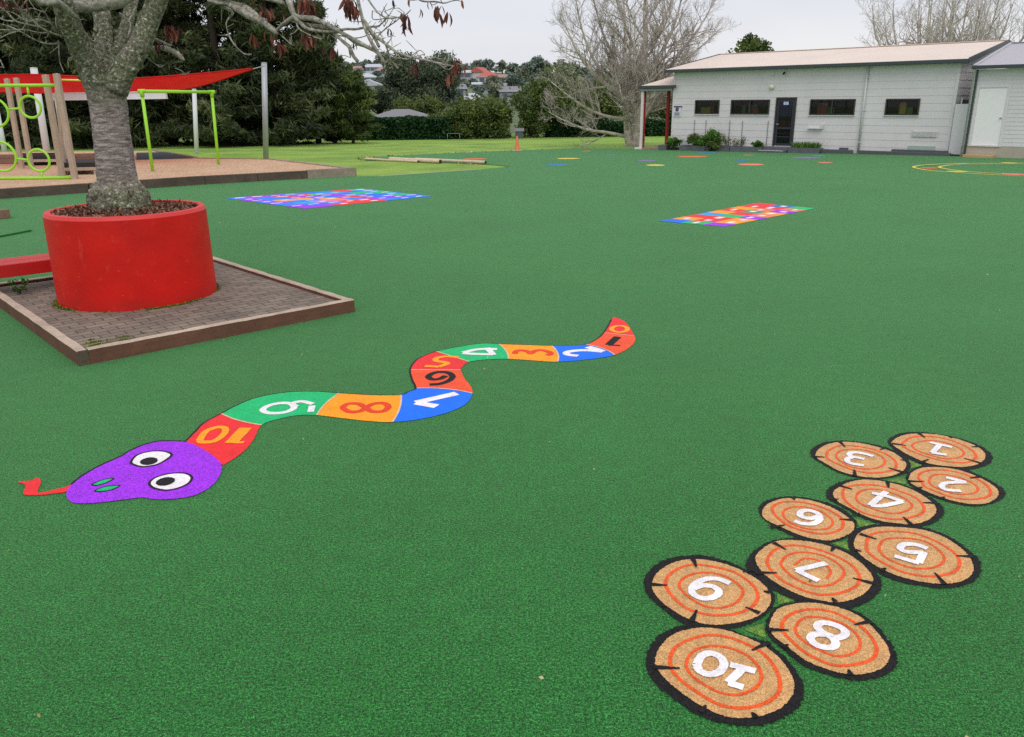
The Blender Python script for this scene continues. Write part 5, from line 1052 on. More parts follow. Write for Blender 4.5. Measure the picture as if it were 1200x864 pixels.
mb = MB(O); mb.tube([A_[26] + np.array((0, 0, .015)), A_[24] * .5 + B_[24] * .5 - np.array((0, 0, .10))], .012, 5); mb.build('seam', plain('dark_red_seam', lin(110, 16, 18)), SA)
mb = MB((-12.42, 24.0, 2.87)); mb.tube([(-12.42, 24.0, 2.87), (-11.7, 24.5, 2.86)], .025, 8); o = mb.build('hand_bar', plain('yellow_paint', lin(236, 226, 90), .4)); o.location = (-12.42, 24.0, 2.87); tag(o, 'short thin yellow bar between the end post and the tree trunk', 'bar')
mb = MB(); b0_, b1_ = BEAM; mb.beam(b0_, b1_, .16, .2); mb.beam(Vector(b0_) + Vector((0, 0, .115)), Vector(b1_) + Vector((0, 0, .115)), .22, .03); mb.beam(Vector(b0_) - Vector((0, 0, .115)), Vector(b1_) - Vector((0, 0, .115)), .22, .03)
for s in (.03, .62): 
    p_ = Vector(b0_).lerp(Vector(b1_), s); mb.tube([(p_.x, p_.y, .1), (p_.x, p_.y, p_.z)], .04, 8)
tag(mb.build('overhead_beam', M['white_steel']), 'long white steel beam under the red sail behind the tree trunk', 'beam')
M['rubber'] = plain('black_rubber', lin(44, 42, 42), .8, .2, 8, .2)
for q, lbl in zip(TRAYS, ('black topped low step between the end posts and the trunk', 'black topped low step behind the lime rings')):
    c0 = sum((Vector((p_[0], p_[1], 0)) for p_ in q), Vector()) / 4; T_ = thing('bridge_step', lbl, 'step', (c0.x, c0.y, .2)); O = T_.location.copy()
    mb = MB(O); mb.add([(p_[0], p_[1], .42) for p_ in q] + [(p_[0], p_[1], .56) for p_ in q], [(3, 2, 1, 0), (4, 5, 6, 7), (0, 1, 5, 4), (1, 2, 6, 5), (2, 3, 7, 6), (3, 0, 4, 7)]); mb.build('deck', M['rubber'], T_, bevel=.02)
    mb = MB(O)
    for i in range(4): mb.beam((q[i][0], q[i][1], .37), (q[(i + 1) % 4][0], q[(i + 1) % 4][1], .37), .08, .09)
    mb.build('frame', M['post'], T_)
    for p_ in q:
        mb = MB(O); mb.beam((p_[0] * .97 + c0.x * .03, p_[1] * .97 + c0.y * .03, .0), (p_[0] * .97 + c0.x * .03, p_[1] * .97 + c0.y * .03, .36), .1, .1); mb.build('leg', M['post'], T_)

# ------------------------------------------------------------------ small things at the left, poles, cone, goal
mb = MB(); q = MATQ; mb.add([(p_[0], p_[1], .0) for p_ in q] + [(p_[0], p_[1], .035) for p_ in q], [(4, 5, 6, 7), (0, 1, 5, 4), (1, 2, 6, 5), (2, 3, 7, 6), (3, 0, 4, 7)])
tag(mb.build('turf_offcut', M['turf']), 'flat green turf covered lid left of the planter', 'lid')
mb = MB(); q = BLOCKQ; c0 = np.mean(np.array(q), 0)
mb.beam((q[0][0] + .1, q[0][1] + .1, .09), (q[1][0], q[1][1] + .1, .09), .2, .18)
tag(mb.build('timber_block', M['sleeper_red'], bevel=.012), 'brown timber block on the turf at the left picture edge', 'timber block')
M['log'] = timber('peeled_pole', lin(232, 212, 184, 1), lin(200, 174, 144, 1), .8, .3, (1.5, 12, 12)); M['cut'] = plain('dark_log_end', lin(66, 48, 38), .9, .3, 20)
def pole_log(a, b, rr, label):
    a = Vector(a); b = Vector(b); a.z = ground_z(a.x, a.y) + rr * .9; b.z = ground_z(b.x, b.y) + rr * .9
    T_ = thing('timber_pole', label, 'timber pole', (a.x, a.y, a.z), 0, 'timber poles lying on the grass'); mb = MB(a); mb.tube([a.lerp(b, i / 8) for i in range(9)], rr, 12, wob=.1, cap=False); mb.build('shaft', M['log'], T_)
    for e_, f_ in ((a, b), (b, a)):
        mb = MB(a); mb.tube([e_, e_ + (e_ - f_).normalized() * .012], [rr, rr * .96], 12); mb.build('cut_end', M['cut'], T_)
pole_log(MISC['pole_log_a'], MISC['pole_log_b'], .06, 'long pale pole reaching furthest right on the grass tongue')
pole_log(MISC['log2a'], MISC['log2b'], .075, 'pale pole with a dark cut end, middle of the lying poles')
pole_log(MISC['log3a'], MISC['log3b'], .045, 'thin pale pole furthest left on the grass tongue')
CO = thing('traffic_cone', 'orange traffic cone at the edge of the turf by the field', 'traffic cone', MISC['cone']); M['cone'] = plain('orange_plastic', lin(232, 116, 76, .95), .5, .08)
mb = MB(); mb.lathe([(.14, .03), (.125, .05), (.045, .70), (.03, .72), (0, .72)], 20); mb.build('body', M['cone'], CO)
mb = MB(); mb.box((-.22, -.22, 0), (.22, .22, .035)); mb.build('base', plain('cone_base', lin(190, 170, 140), .7), CO, bevel=.02)
mb = MB(); mb.lathe([(.0982, .28), (.0762, .46)], 20); mb.build('band', plain('pale_orange_band', lin(240, 130, 84), .4), CO)
def at_px_field(X, Y): return (X, Y, ground_z(X, Y))
GX, GY = -4.4, 66.
for (gx, gw, gh, nm, lbl) in ((GX, .95, .52, 'goal_frame', 'tiny pale goal frame in front of the far hedge'),):
    T_ = thing(nm, lbl, 'goal', at_px_field(gx, GY)); mb = MB(); gm = plain('grey_goal_paint', lin(150, 156, 152), .6)
    mb.tube([(-gw / 2, 0, 0), (-gw / 2, 0, gh)], .016, 6); mb.build('upright', gm, T_)
    mb = MB(); mb.tube([(gw / 2, 0, 0), (gw / 2, 0, gh)], .016, 6); mb.build('upright', gm, T_)
    mb = MB(); mb.tube([(-gw / 2, 0, gh), (gw / 2, 0, gh)], .016, 6); mb.build('crossbar', gm, T_)
# ------------------------------------------------------------------ classroom block
def wallpaint(name, c, joints=False):
    t = NT(name)
    n1 = t.noise(.8, 5, .65, t.coord((1, 1, .5))); n2 = t.noise(14, 4, .7, t.coord((1, 1, .35)))
    a = t.mix(.6, c, t.ramp(n1, [(.3, g3(.88)), (.7, g3(1.04))]), 'MULTIPLY')
    a = t.mix(.35, a, t.ramp(n2, [(.3, g3(.8)), (.7, g3(1.08))]), 'MULTIPLY')
    t.base(a).set(Roughness=.55); t.p.inputs['Specular IOR Level'].default_value = .3
    return t.m
M['wall'] = wallpaint('grey_weatherboard', lin(226, 220, 221, 1))
M['wall2'] = wallpaint('pale_weatherboard', lin(222, 218, 220, 1))
M['trim_dark'] = plain('charcoal_trim', lin(66, 74, 78, .9), .45, .12, 2)
M['frame_dark'] = plain('dark_bronze_frame', lin(58, 52, 50, .85), .4, .12)
M['pipe'] = plain('grey_downpipe', lin(204, 206, 204, .95), .4, .06)
t = NT('tan_roof'); wv = t.new('ShaderNodeTexWave', Scale=5.2, Distortion=0); wv.bands_direction = 'X'; t.link(t.coord(), wv.inputs['Vector'])
n1 = t.noise(.7, 4, .6); c = t.mix(.5, lin(232, 212, 198, 1), t.ramp(n1, [(.3, g3(.88)), (.7, g3(1.05))]), 'MULTIPLY'); c = t.mix(.35, c, t.ramp(wv.outputs['Fac'], [(0, g3(.82)), (.25, g3(1)), (1, g3(1))]), 'MULTIPLY')
t.base(c).set(Roughness=.5); t.bump(wv.outputs['Fac'], .5, .03); M['roof'] = t.m
t = NT('grey_roof'); wv = t.new('ShaderNodeTexWave', Scale=5.2, Distortion=0); wv.bands_direction = 'X'; t.link(t.coord(), wv.inputs['Vector'])
c = t.mix(.35, lin(186, 180, 188, .92), t.ramp(wv.outputs['Fac'], [(0, g3(.8)), (.25, g3(1)), (1, g3(1))]), 'MULTIPLY'); t.base(c).set(Roughness=.45); t.bump(wv.outputs['Fac'], .5, .03); M['roof2'] = t.m
t = NT('window_glass'); t.p.inputs['Base Color'].default_value = (.02, .02, .022, 1); t.p.inputs['Roughness'].default_value = .03; t.p.inputs['Specular IOR Level'].default_value = .6
tb = t.new('ShaderNodeBsdfTransparent'); tb.inputs['Color'].default_value = (.75, .78, .78, 1); mx = t.new('ShaderNodeMixShader', Fac=.38)
t.link(tb.outputs[0], mx.inputs[1]); t.link(t.p.outputs[0], mx.inputs[2]); t.link(mx.outputs[0], t.out.inputs['Surface']); M['glass'] = t.m

BW = 12.9; EZ = 3.47; BD = 10.0
wins = [(-11.61, -10.36, 1.565, 2.16), (-9.69, -7.81, 1.55, 2.155), (-5.85, -3.93, 1.545, 2.15), (-2.62, -1.335, 1.55, 2.145)]
door = (-7.46, -6.53, .18, 2.25)
CB = thing('classroom_block', 'long grey weatherboard classroom with tan roof, dark door and four narrow windows', 'building', (BLD['P0'][0], BLD['P0'][1], 0), BLD['ang'])
def clad(mb, x0, x1, z0, z1, bh, holes, t0=0., lap=.009, axis=0):
    zs = sorted(set([z0 + i * bh for i in range(int((z1 - z0) / bh) + 1)] + [z1] + [v for h in holes for v in (h[2], h[3]) if z0 < v < z1]))
    nb = lambda z: math.floor((z - z0) / bh + 1e-6)
    for a, b in zip(zs[:-1], zs[1:]):
        if b - a < 1e-5: continue
        k = nb(a + 1e-4); zb = z0 + k * bh
        ta = t0 - lap * (1 - (a - zb) / bh); tb_ = t0 - lap * (1 - (b - zb) / bh)
        xsx = [x0, x1]
        for h in holes:
            if h[2] <= a + 1e-5 and h[3] >= b - 1e-5: xsx += [h[0], h[1]]
        xsx = sorted(xsx)
        for i in range(0, len(xsx), 2):
            p0, p1 = xsx[i], xsx[i + 1]
            if p1 - p0 < 1e-4: continue
            q = [(p0, ta, a), (p1, ta, a), (p1, tb_, b), (p0, tb_, b)]
            lip = [(p0, t0 + .004, a), (p1, t0 + .004, a), (p1, ta, a), (p0, ta, a)] if abs(a - zb) < 1e-5 else None
            if axis: q = [(-y_, x_, z_) for x_, y_, z_ in q]; lip = [(-y_, x_, z_) for x_, y_, z_ in lip] if lip else None
            mb.add(q, [(0, 1, 2, 3)])
            if lip: mb.add(lip, [(0, 1, 2, 3)])
mb = MB(); clad(mb, -BW, 0, -.06, EZ, .2925, wins + [door]); mb.build('front_wall', M['wall'], CB)
mb = MB(); clad(mb, .05, BD, -.06, EZ, .2925, [], 0, .018, 1); mb.add([(.0, .05, EZ), (0, BD, EZ), (0, 5, 4.42)], [(0, 1, 2)]); mb.build('end_wall', M['wall'], CB)
mb = MB(); mb.add([(-BW, 0, -.4), (-BW, BD, -.4), (-BW, BD, EZ), (-BW, 5, 4.42), (-BW, 0, EZ)], [(0, 4, 3, 2, 1)]); mb.build('end_wall', M['wall'], CB)
mb = MB(); mb.box((-BW - .02, -.03, -.06), (-BW + .08, .0, EZ)); mb.build('corner_board', M['wall'], CB)
mb = MB(); mb.box((-.09, -.03, -.06), (.018, .045, EZ)); mb.build('corner_board', M['wall'], CB)
mb = MB(); mb.box((-BW + .02, .02, -.6), (-.02, BD - .02, -.06)); mb.build('plinth', plain('dark_plinth', lin(84, 80, 78), .8, .3, 2), CB)
mb = MB(); mb.add([(-BW, BD, -.4), (0, BD, -.4), (0, BD, EZ), (-BW, BD, EZ)], [(0, 1, 2, 3)]); mb.build('back_wall', M['wall'], CB)
# interior seen through the panes
mb = MB(); mb.add([(-BW + .1, 2.6, .2), (-.1, 2.6, .2), (-.1, 2.6, 3.2), (-BW + .1, 2.6, 3.2)], [(0, 1, 2, 3)]); mb.add([(-BW + .1, .1, .15), (-.1, .1, .15), (-.1, 2.6, .15), (-BW + .1, 2.6, .15)], [(0, 1, 2, 3)])
mb.add([(-BW + .1, .1, 3.25), (-.1, .1, 3.25), (-.1, 2.6, 3.25), (-BW + .1, 2.6, 3.25)], [(0, 3, 2, 1)]); mb.build('room_lining', plain('dim_room', lin(70, 64, 62), .8, .2), CB)
mb = MB(); mb.box((-11.4, 2.5, 2.0), (-7.2, 2.58, 2.9)); mb.build('red_pinboard', plain('red_pinboard', lin(190, 26, 34), .9, .2, 3), CB)
rr = random.Random(8)
for i, (x0, x1, z0, z1) in enumerate(wins):
    mb = MB(); w_ = .055
    for lo, hi in (((x0 - .03, -.05, z0 - .03), (x1 + .03, .05, z0 + w_ - .03)), ((x0 - .03, -.05, z1 - w_ + .03), (x1 + .03, .05, z1 + .03)), ((x0 - .03, -.05, z0 + w_ - .03), (x0 + w_ - .03, .05, z1 - w_ + .03)), ((x1 - w_ + .03, -.05, z0 + w_ - .03), (x1 + .03, .05, z1 - w_ + .03))): mb.box(lo, hi)
    if i in (1, 2): xm = (x0 + x1) / 2; mb.box((xm - .03, -.045, z0 + w_ - .03), (xm + .03, .045, z1 - w_ + .03))
    wf = mb.build('window', M['frame_dark'], CB, bevel=.004)
    mb = MB(); mb.add([(x0, .012, z0), (x1, .012, z0), (x1, .012, z1), (x0, .012, z1)], [(0, 1, 2, 3)]); mb.build('pane', M['glass'], wf)
    mb = MB(); mb.box((x0 - .06, -.065, z0 - .062), (x1 + .06, -.0, z0 - .032)); mb.build('sill', M['wall'], wf)
    for k in range(3):       # papers, plants and shelves just inside
        xa = rr.uniform(x0 + .1, x1 - .5); wa = rr.uniform(.2, .45); cc = rr.choice([lin(120, 130, 130), lin(160, 140, 70), lin(90, 120, 80), lin(150, 60, 50), lin(150, 150, 140)])
        if i == 3: cc = rr.choice([lin(190, 60, 50), lin(120, 160, 70), lin(200, 170, 80)]); 
        mb = MB(); mb.box((xa, .18 + k * .05, z0 - .1), (xa + wa, .2 + k * .05, z0 + rr.uniform(.25, .5))); mb.build('window_display', plain('display_paper', cc, .8, .3, 8), wf)
x0, x1, z0, z1 = door
mb = MB()
for lo, hi in (((x0 - .02, -.05, z0 - .02), (x0 + .05, .06, z1 + .02)), ((x1 - .05, -.05, z0 - .02), (x1 + .02, .06, z1 + .02)), ((x0 + .05, -.05, z1 - .05), (x1 - .05, .06, z1 + .02))): mb.box(lo, hi)
mb.build('door_frame', M['frame_dark'], CB, bevel=.004)
mb = MB(); a, b = x0 + .053, x1 - .053
for lo, hi in (((a, -.02, z0), (a + .10, .03, z1 - .055)), ((b - .10, -.02, z0), (b, .03, z1 - .055)), ((a + .10, -.02, z0), (b - .10, .03, z0 + .10)), ((a + .10, -.02, z1 - .16), (b - .10, .03, z1 - .055)), ((a + .10, -.02, z0 + .72), (b - .10, .03, z0 + .80)), ((a + .10, -.02, z0 + .36), (b - .10, .03, z0 + .40))): mb.box(lo, hi)
dr = mb.build('door', plain('navy_door', lin(48, 48, 66, .85), .4, .12), CB, bevel=.004)
mb = MB(); mb.add([(a + .10, .005, z0 + .10), (b - .10, .005, z0 + .10), (b - .10, .005, z1 - .16), (a + .10, .005, z1 - .16)], [(0, 1, 2, 3)]); mb.build('door_pane', M['glass'], dr)
mb = MB(); mb.add([(a + .10, .02, z1 - .8), (b - .10, .02, z1 - .8), (b - .10, .02, z1 - .16), (a + .10, .02, z1 - .16)], [(0, 1, 2, 3)]); mb.build('blue_blind', plain('blue_blind', lin(46, 46, 96), .8, .1), dr)
mb = MB(); mb.box((a + .29, -.012, z1 - .30), (a + .52, -.004, z1 - .17)); mb.cur = 1
for k in range(3): mb.box((a + .32, -.016, z1 - .205 - k * .035), (a + .49 - .04 * (k % 2), -.0125, z1 - .195 - k * .035))
mb.build('door_notice', [plain('notice_paper', lin(205, 215, 240), .7, .05), plain('notice_lines', lin(110, 130, 190), .7)], dr)
mb = MB(); mb.tube([(a + .05, -.02, z0 + .93), (a + .05, -.06, z0 + .93)], .022, 10); mb.tube([(a + .05, -.06, z0 + .93), (a + .17, -.06, z0 + .93)], .013, 8); mb.build('handle', M['galv'], dr)
mb = MB(); mb.tube([(-3.53, -.07, .0), (-3.53, -.07, 3.42)], .045, 14); mb.tube([(-3.53, -.07, 3.40), (-3.53, -.2, 3.50), (-3.53, -.28, 3.52)], .045, 12); mb.build('downpipe', M['pipe'], CB)
for z_ in (.4, 1.7, 3.0):
    mb = MB(); mb.box((-3.59, -.12, z_), (-3.47, -.002, z_ + .03)); mb.build('pipe_bracket', M['pipe'], CB)
# eaves, gutter, roof
G0, G1 = -13.24, .34
mb = MB(); mb.box((G0 + .02, -.26, 3.475), (G1 - .02, .0, 3.50)); mb.build('soffit', M['wall'], CB)
mb = MB(); mb.box((G0, -.40, 3.47), (G1, -.27, 3.61)); mb.build('gutter', M['trim_dark'], CB, bevel=.015)
RZ = 4.49; th = .04
mb = MB()
for (ta, za, tb_, zb) in ((-.36, 3.615, 5.0, RZ), (BD + .4, 3.58, 5.004, RZ - .002)):
    mb.add([(G0, ta, za), (G1, ta, za), (G1, tb_, zb), (G0, tb_, zb), (G0, ta, za - th), (G1, ta, za - th), (G1, tb_, zb - th), (G0, tb_, zb - th)], [(0, 1, 2, 3), (7, 6, 5, 4), (0, 4, 5, 1), (1, 5, 6, 2), (0, 3, 7, 4)])
mb.build('roof', M['roof'], CB)
mb = MB(); mb.beam((G0, 5, RZ + .012), (G1, 5, RZ + .012), .3, .03); mb.build('ridge_cap', M['roof'], CB)
for s_ in (G0 - .012, G1 + .012):
    mb = MB(); mb.beam((s_, -.38, 3.55), (s_, 5.0, RZ - .06), .025, .2, (0, 0, 1)); mb.beam((s_, 5.0, RZ - .06), (s_, BD + .4, 3.5), .025, .2, (0, 0, 1)); mb.build('barge_board', M['trim_dark'], CB)
mb = MB(); mb.lathe([(0, 0), (.11, 0), (.12, .02), (.11, .07), (.06, .11), (0, .12)], 24); o = mb.build('wall_light', plain('cream_light_lens', lin(228, 228, 196), .4, .04), CB); o.rotation_euler = (PI / 2, 0, 0); o.location = (-7.74, -.02, 2.72)
mb = MB(); mb.box((-7.28, -.10, 3.28), (-7.12, -.0, 3.40)); mb.build('security_camera', M['white_steel'], CB, bevel=.02)
mb = MB(); mb.tube([(-7.18, -.08, 3.32), (-7.15, -.22, 3.27)], [.05, .05], 12); mb.build('camera_dome', M['black_metal'], CB)
mb = MB(); mb.box((-7.78, -.07, 3.20), (-7.68, .0, 3.30)); mb.build('sensor_box', M['white_steel'], CB, bevel=.015)
mb = MB(); mb.box((-5.87, -.16, .94), (-5.17, -.02, .97)); mb.box((-5.25, -.16, .97), (-5.17, -.02, 1.12)); mb.build('wall_shelf', M['wall2'], CB)
mb = MB(); mb.box((-1.45, -.045, .68), (-.48, -.02, .92))
for k in range(7): mb.box((-1.42, -.06, .70 + k * .03), (-.51, -.046, .715 + k * .03))
mb.build('vent_grille', M['wall2'], CB)
mb = MB(); mb.box((-1.52, -.05, .05), (-.50, -.02, .33)); mb.build('access_panel', plain('pale_green_panel', lin(166, 186, 174), .6, .1), CB)
for s_ in (-11.61, -10.98, -9.71, -9.05, -7.77):
    mb = MB(); mb.tube([(s_, -.035, .1), (s_, -.035, 1.26)], .011, 5); mb.build('trellis_wire', M['trim_dark'], CB)
mb = MB(); mb.box((-12.84, -.045, 1.42), (-12.42, -.025, 1.95)); mb.cur = 1; mb.box((-12.82, -.05, 1.85), (-12.36, -.046, 1.92)); mb.box((-12.72, -.05, 1.66), (-12.54, -.046, 1.84)); mb.cur = 2
mb.box((-12.78, -.05, 1.46), (-12.48, -.046, 1.62))
mb.build('wall_sign', [plain('white_sign', lin(225, 225, 232), .5, .04), plain('sign_dark', lin(84, 78, 100), .6), plain('sign_grey', lin(150, 150, 172), .6)], CB)

# verandah at the left end
VR = thing('verandah', 'verandah with dark fascia and red posts at the left end of the classroom', 'verandah', (BLD['P0'][0], BLD['P0'][1], 0), BLD['ang'])
e_ = 2.86; xL, xR = -14.86, -12.92
mb = MB(); ap1, ap2 = (-13.75, 1.1, 3.33), (xR - .012, 1.1, 3.33); fl, fr = (xL, -.12, e_ + .02), (xR - .012, -.12, e_ + .02); bl, bt = (xL, 6, e_ + .02), (-13.75, 6, 3.33)
mb.add([fl, fr, ap2, ap1], [(0, 1, 2, 3)]); mb.add([fl, ap1, bt, bl], [(0, 1, 2, 3)]); mb.add([ap1, ap2, (xR - .012, 6, 3.33), bt], [(0, 1, 2, 3)]); mb.build('roof', M['roof'], VR)
mb = MB(); mb.box((xL - .03, -.2, 2.76), (xR + .22, -.125, 2.90)); mb.box((xL - .03, -.122, 2.76), (xL + .04, 6, 2.90)); mb.build('fascia', M['trim_dark'], VR, bevel=.01)
mb = MB(); mb.box((xL + .045, -.118, 2.64), (xR - .02, -.02, 2.755)); mb.box((xL + .045, -.015, 2.64), (xL + .14, 6, 2.755)); mb.build('beam', plain('grey_beam', lin(150, 152, 152), .6), VR)
mb = MB(); mb.add([(xL + .05, 0, 2.757), (xR - .02, 0, 2.757), (xR - .02, 6, 2.757), (xL + .05, 6, 2.757)], [(0, 3, 2, 1)]); mb.build('ceiling', M['wall2'], VR)
M['red_post'] = plain('red_post_paint', lin(172, 28, 30, .95), .45, .1); M['white_post'] = plain('white_post_paint', lin(232, 222, 222, .95), .45, .06)
mb = MB(); mb.box((-14.78, -.06, -.18), (-14.64, .02, 2.64)); mb.build('white_post', M['white_post'], VR, bevel=.008)
mb = MB(); mb.box((-14.76, .035, -.12), (-14.62, .16, 2.64)); mb.build('red_post', M['red_post'], VR, bevel=.008)
mb = MB(); mb.box((-14.20, 1.42, -.12), (-14.06, 1.56, 2.757)); mb.build('red_post', M['red_post'], VR, bevel=.008)
mb = MB(); mb.box((-14.78, 4.6, -.2), (-14.64, 4.74, 2.64)); mb.build('red_post', M['red_post'], VR, bevel=.008)
mb = MB(); mb.box((xL + .1, -.08, -.5), (xR - .02, 6, -.12)); mb.build('floor', plain('brown_paving', lin(176, 140, 124, .9), .8, .2, 6, .3), VR)
mb = MB(); mb.box((-14.98, -.2, -.24), (-14.58, .08, -.12)); mb.build('post_footing', M['white_post'], VR, bevel=.02)

# planter boxes, step, grey channels
def bloc(s, tt, z=0.):
    ca_, sa_ = math.cos(BLD['ang']), math.sin(BLD['ang'])
    return (BLD['P0'][0] + s * ca_ - tt * sa_, BLD['P0'][1] + s * sa_ + tt * ca_, z)
M['box_grey'] = timber('grey_box_timber', lin(122, 126, 132, .9), lin(96, 98, 104, .9), .8, .3, (1, 10, 10))
def pbox(s0, s1, z1, label, t0=-.62, t1=-.06):
    c0 = bloc((s0 + s1) / 2, 0); z0 = ground_z(c0[0], c0[1]) - .06
    T_ = thing('planter_box', label, 'planter box', (c0[0], c0[1], 0), BLD['ang'], 'grey planter boxes along the classroom'); h = (s1 - s0) / 2
    for k, (lo, hi) in enumerate((((-h, t0, z0), (h, t0 + .045, z1)), ((-h, t1 - .045, z0), (h, t1, z1)), ((-h, t0 + .047, z0), (-h + .045, t1 - .047, z1)), ((h - .045, t0 + .047, z0), (h, t1 - .047, z1)))):
        mb = MB(); mb.box(lo, hi); mb.build('side_board', M['box_grey'], T_, bevel=.006)
    mb = MB(); mb.box((-h + .05, t0 + .05, z0), (h - .05, t1 - .05, z1 - .06)); mb.build('soil', M['soil'], T_)
pbox(-13.35, -12.85, .06, 'short grey box at the foot of the verandah corner', -.5, -.1)
pbox(-12.05, -10.62, .08, 'grey planter box under the round shrub')
pbox(-10.58, -9.35, .10, 'grey planter box under the spindly shrub')
pbox(-9.3, -7.75, .10, 'grey planter box left of the doorstep')
pbox(-6.42, -5.05, .14, 'grey planter box right of the doorstep with grassy tufts')
ST = thing('door_step', 'two tread grey step below the dark classroom door', 'step', bloc(-7.05, 0), BLD['ang'])
mb = MB(); mb.box((-.62, -.5, -.3), (.60, -.06, .14)); mb.build('upper_tread', M['box_grey'], ST, bevel=.01)
mb = MB(); mb.box((-.72, -.85, -.3), (.52, -.505, .0)); mb.build('lower_tread', M['box_grey'], ST, bevel=.01)
mb = MB(); mb.box((-.70, -.862, -.02), (.50, -.852, .003)); mb.build('nosing', M['white_post'], ST)
M['channel'] = plain('dark_channel', lin(92, 94, 98, .9), .5, .15, 2, .1)
for s0, s1, tt, hh, lbl in ((-5.0, -3.65, -.35, .10, 'grey timber length lying at the wall left of the downpipe'), (-4.3, -3.95, -.16, .18, 'small grey offcut leaning by the wall left of the downpipe'), (-3.4, .22, -.36, .10, 'long dark grey channel lying at the wall right of the downpipe'), (-2.1, .05, -.19, .18, 'shorter grey channel on top, under the rightmost window')):
    mb = MB(); c0 = bloc((s0 + s1) / 2, tt); h = (s1 - s0) / 2; mb.box((-h, -.08, -.14), (h, .08, hh)); o = mb.build('steel_channel', M['channel'], bevel=.012); o.location = (c0[0], c0[1], 0); o.rotation_euler = (0, 0, BLD['ang'] + .002); tag(o, lbl, 'channel', 'grey lengths lying along the wall')

# screen panel and the building with the white door
GP = thing('screen_panel', 'pale grey sheet panel closing the gap between the two buildings', 'screen', bloc(.3, -.12), BLD['ang'])
mb = MB(); mb.box((-.24, -.02, .05), (.24, .02, 1.96)); mb.build('sheet', M['wall2'], GP)
mb = MB(); mb.box((-.24, .021, 1.90), (.24, .06, 1.955)); mb.box((-.24, .021, .1), (.24, .06, .16)); mb.build('rail', M['pipe'], GP)
AU = thing('wall_unit', 'small dark machine above the grey screen panel', 'machine', bloc(.32, .5, 0), BLD['ang'])
mb = MB(); mb.box((-.16, -.15, 1.5), (.16, .15, 2.12)); mb.build('casing', M['black_metal'], AU, bevel=.02)
mb = MB(); mb.tube([(-.2, -.1, 1.4), (-.2, -.1, 2.2)], .04, 10); mb.build('pipe', M['white_steel'], AU)
AN = thing('annex_building', 'grey weatherboard building with a plain white door, cut by the right picture edge', 'building', bloc(.62, -.5), BLD['ang'])
WL, AH = 6.0, 3.2; dx0, dx1, dz0, dz1 = .30, 1.27, .45, 2.545
mb = MB(); clad(mb, 0, WL, .42, AH, .15, [(dx0 - .09, dx1 + .09, dz0 - .05, dz1 + .09)], 0, .009); mb.build('front_wall', M['wall2'], AN)
mb = MB(); mb.add([(0, 0, .42), (0, 6, .42), (0, 6, AH), (0, 0, AH)], [(0, 3, 2, 1)]); mb.build('end_wall', M['wall2'], AN)
mb = MB(); mb.box((-.02, .0, -.1), (WL, 6, .415)); mb.build('concrete_base', plain('concrete', lin(196, 184, 168, .9), .85, .15, 3, .2, 30), AN)
mb = MB()
for lo, hi in (((dx0 - .09, -.03, dz0 - .05), (dx0, .04, dz1 + .09)), ((dx1, -.03, dz0 - .05), (dx1 + .09, .04, dz1 + .09)), ((dx0, -.03, dz1), (dx1, .04, dz1 + .09)), ((dx0, -.05, dz0 - .05), (dx1, .04, dz0 - .006))): mb.box(lo, hi)
mb.build('door_frame', M['wall'], AN, bevel=.004)
mb = MB(); mb.box((dx0 + .006, .0, dz0), (dx1 - .006, .04, dz1 - .006)); dd = mb.build('door', plain('white_door', lin(246, 242, 243, 1), .45, .05), AN)
mb = MB(); mb.lathe([(0, 0), (.03, 0), (.025, .03), (.035, .06), (0, .075)], 14); o = mb.build('handle', M['galv'], dd); o.rotation_euler = (PI / 2, 0, 0); o.location = (dx1 - .08, -.001, 1.45)
mb = MB(); mb.box((.0, -.36, AH + .02), (WL, -.24, AH + .14)); mb.build('gutter', M['trim_dark'], AN, bevel=.012)
mb = MB(); mb.box((.02, -.235, AH + .02), (WL, .0, AH + .04)); mb.build('soffit', M['wall2'], AN)
mb = MB(); z_ = AH + .13; mb.add([(.08, -.34, z_), (WL, -.34, z_), (WL, 3.3, 4.26), (.36, 3.3, 4.26), (.08, 6, z_), (WL, 6, z_)], [(0, 1, 2, 3), (0, 3, 4), (3, 2, 5, 4)]); mb.build('roof', M['roof2'], AN)
mb = MB(); mb.beam((.08, -.34, z_ + .015), (.36, 3.3, 4.275), .12, .03); mb.beam((.36, 3.3, 4.275), (WL, 3.3, 4.275), .2, .03); mb.build('ridge_cap', M['roof2'], AN)
mb = MB(); mb.tube([(.06, -.08, .05), (.06, -.08, AH - .1), (.06, -.28, AH + .03)], .045, 12); mb.build('downpipe', M['pipe'], AN)
mb = MB(); mb.box((.115, -.06, .03), (.175, -.015, AH)); mb.build('corner_stop', M['trim_dark'], AN)
CS = thing('threshold_step', 'low tan timber step in front of the white door', 'step', bloc(1.35, -.75), BLD['ang'])
mb = MB(); mb.box((-.55, -.2, -.02), (.5, .2, .10)); mb.build('tread', plain('tan_timber', lin(206, 172, 124, .9), .7, .15, 3), CS, bevel=.01)
mb = MB(); mb.box((-.5, -.15, -.1), (.45, .19, -.022)); mb.build('bearer', M['box_grey'], CS)
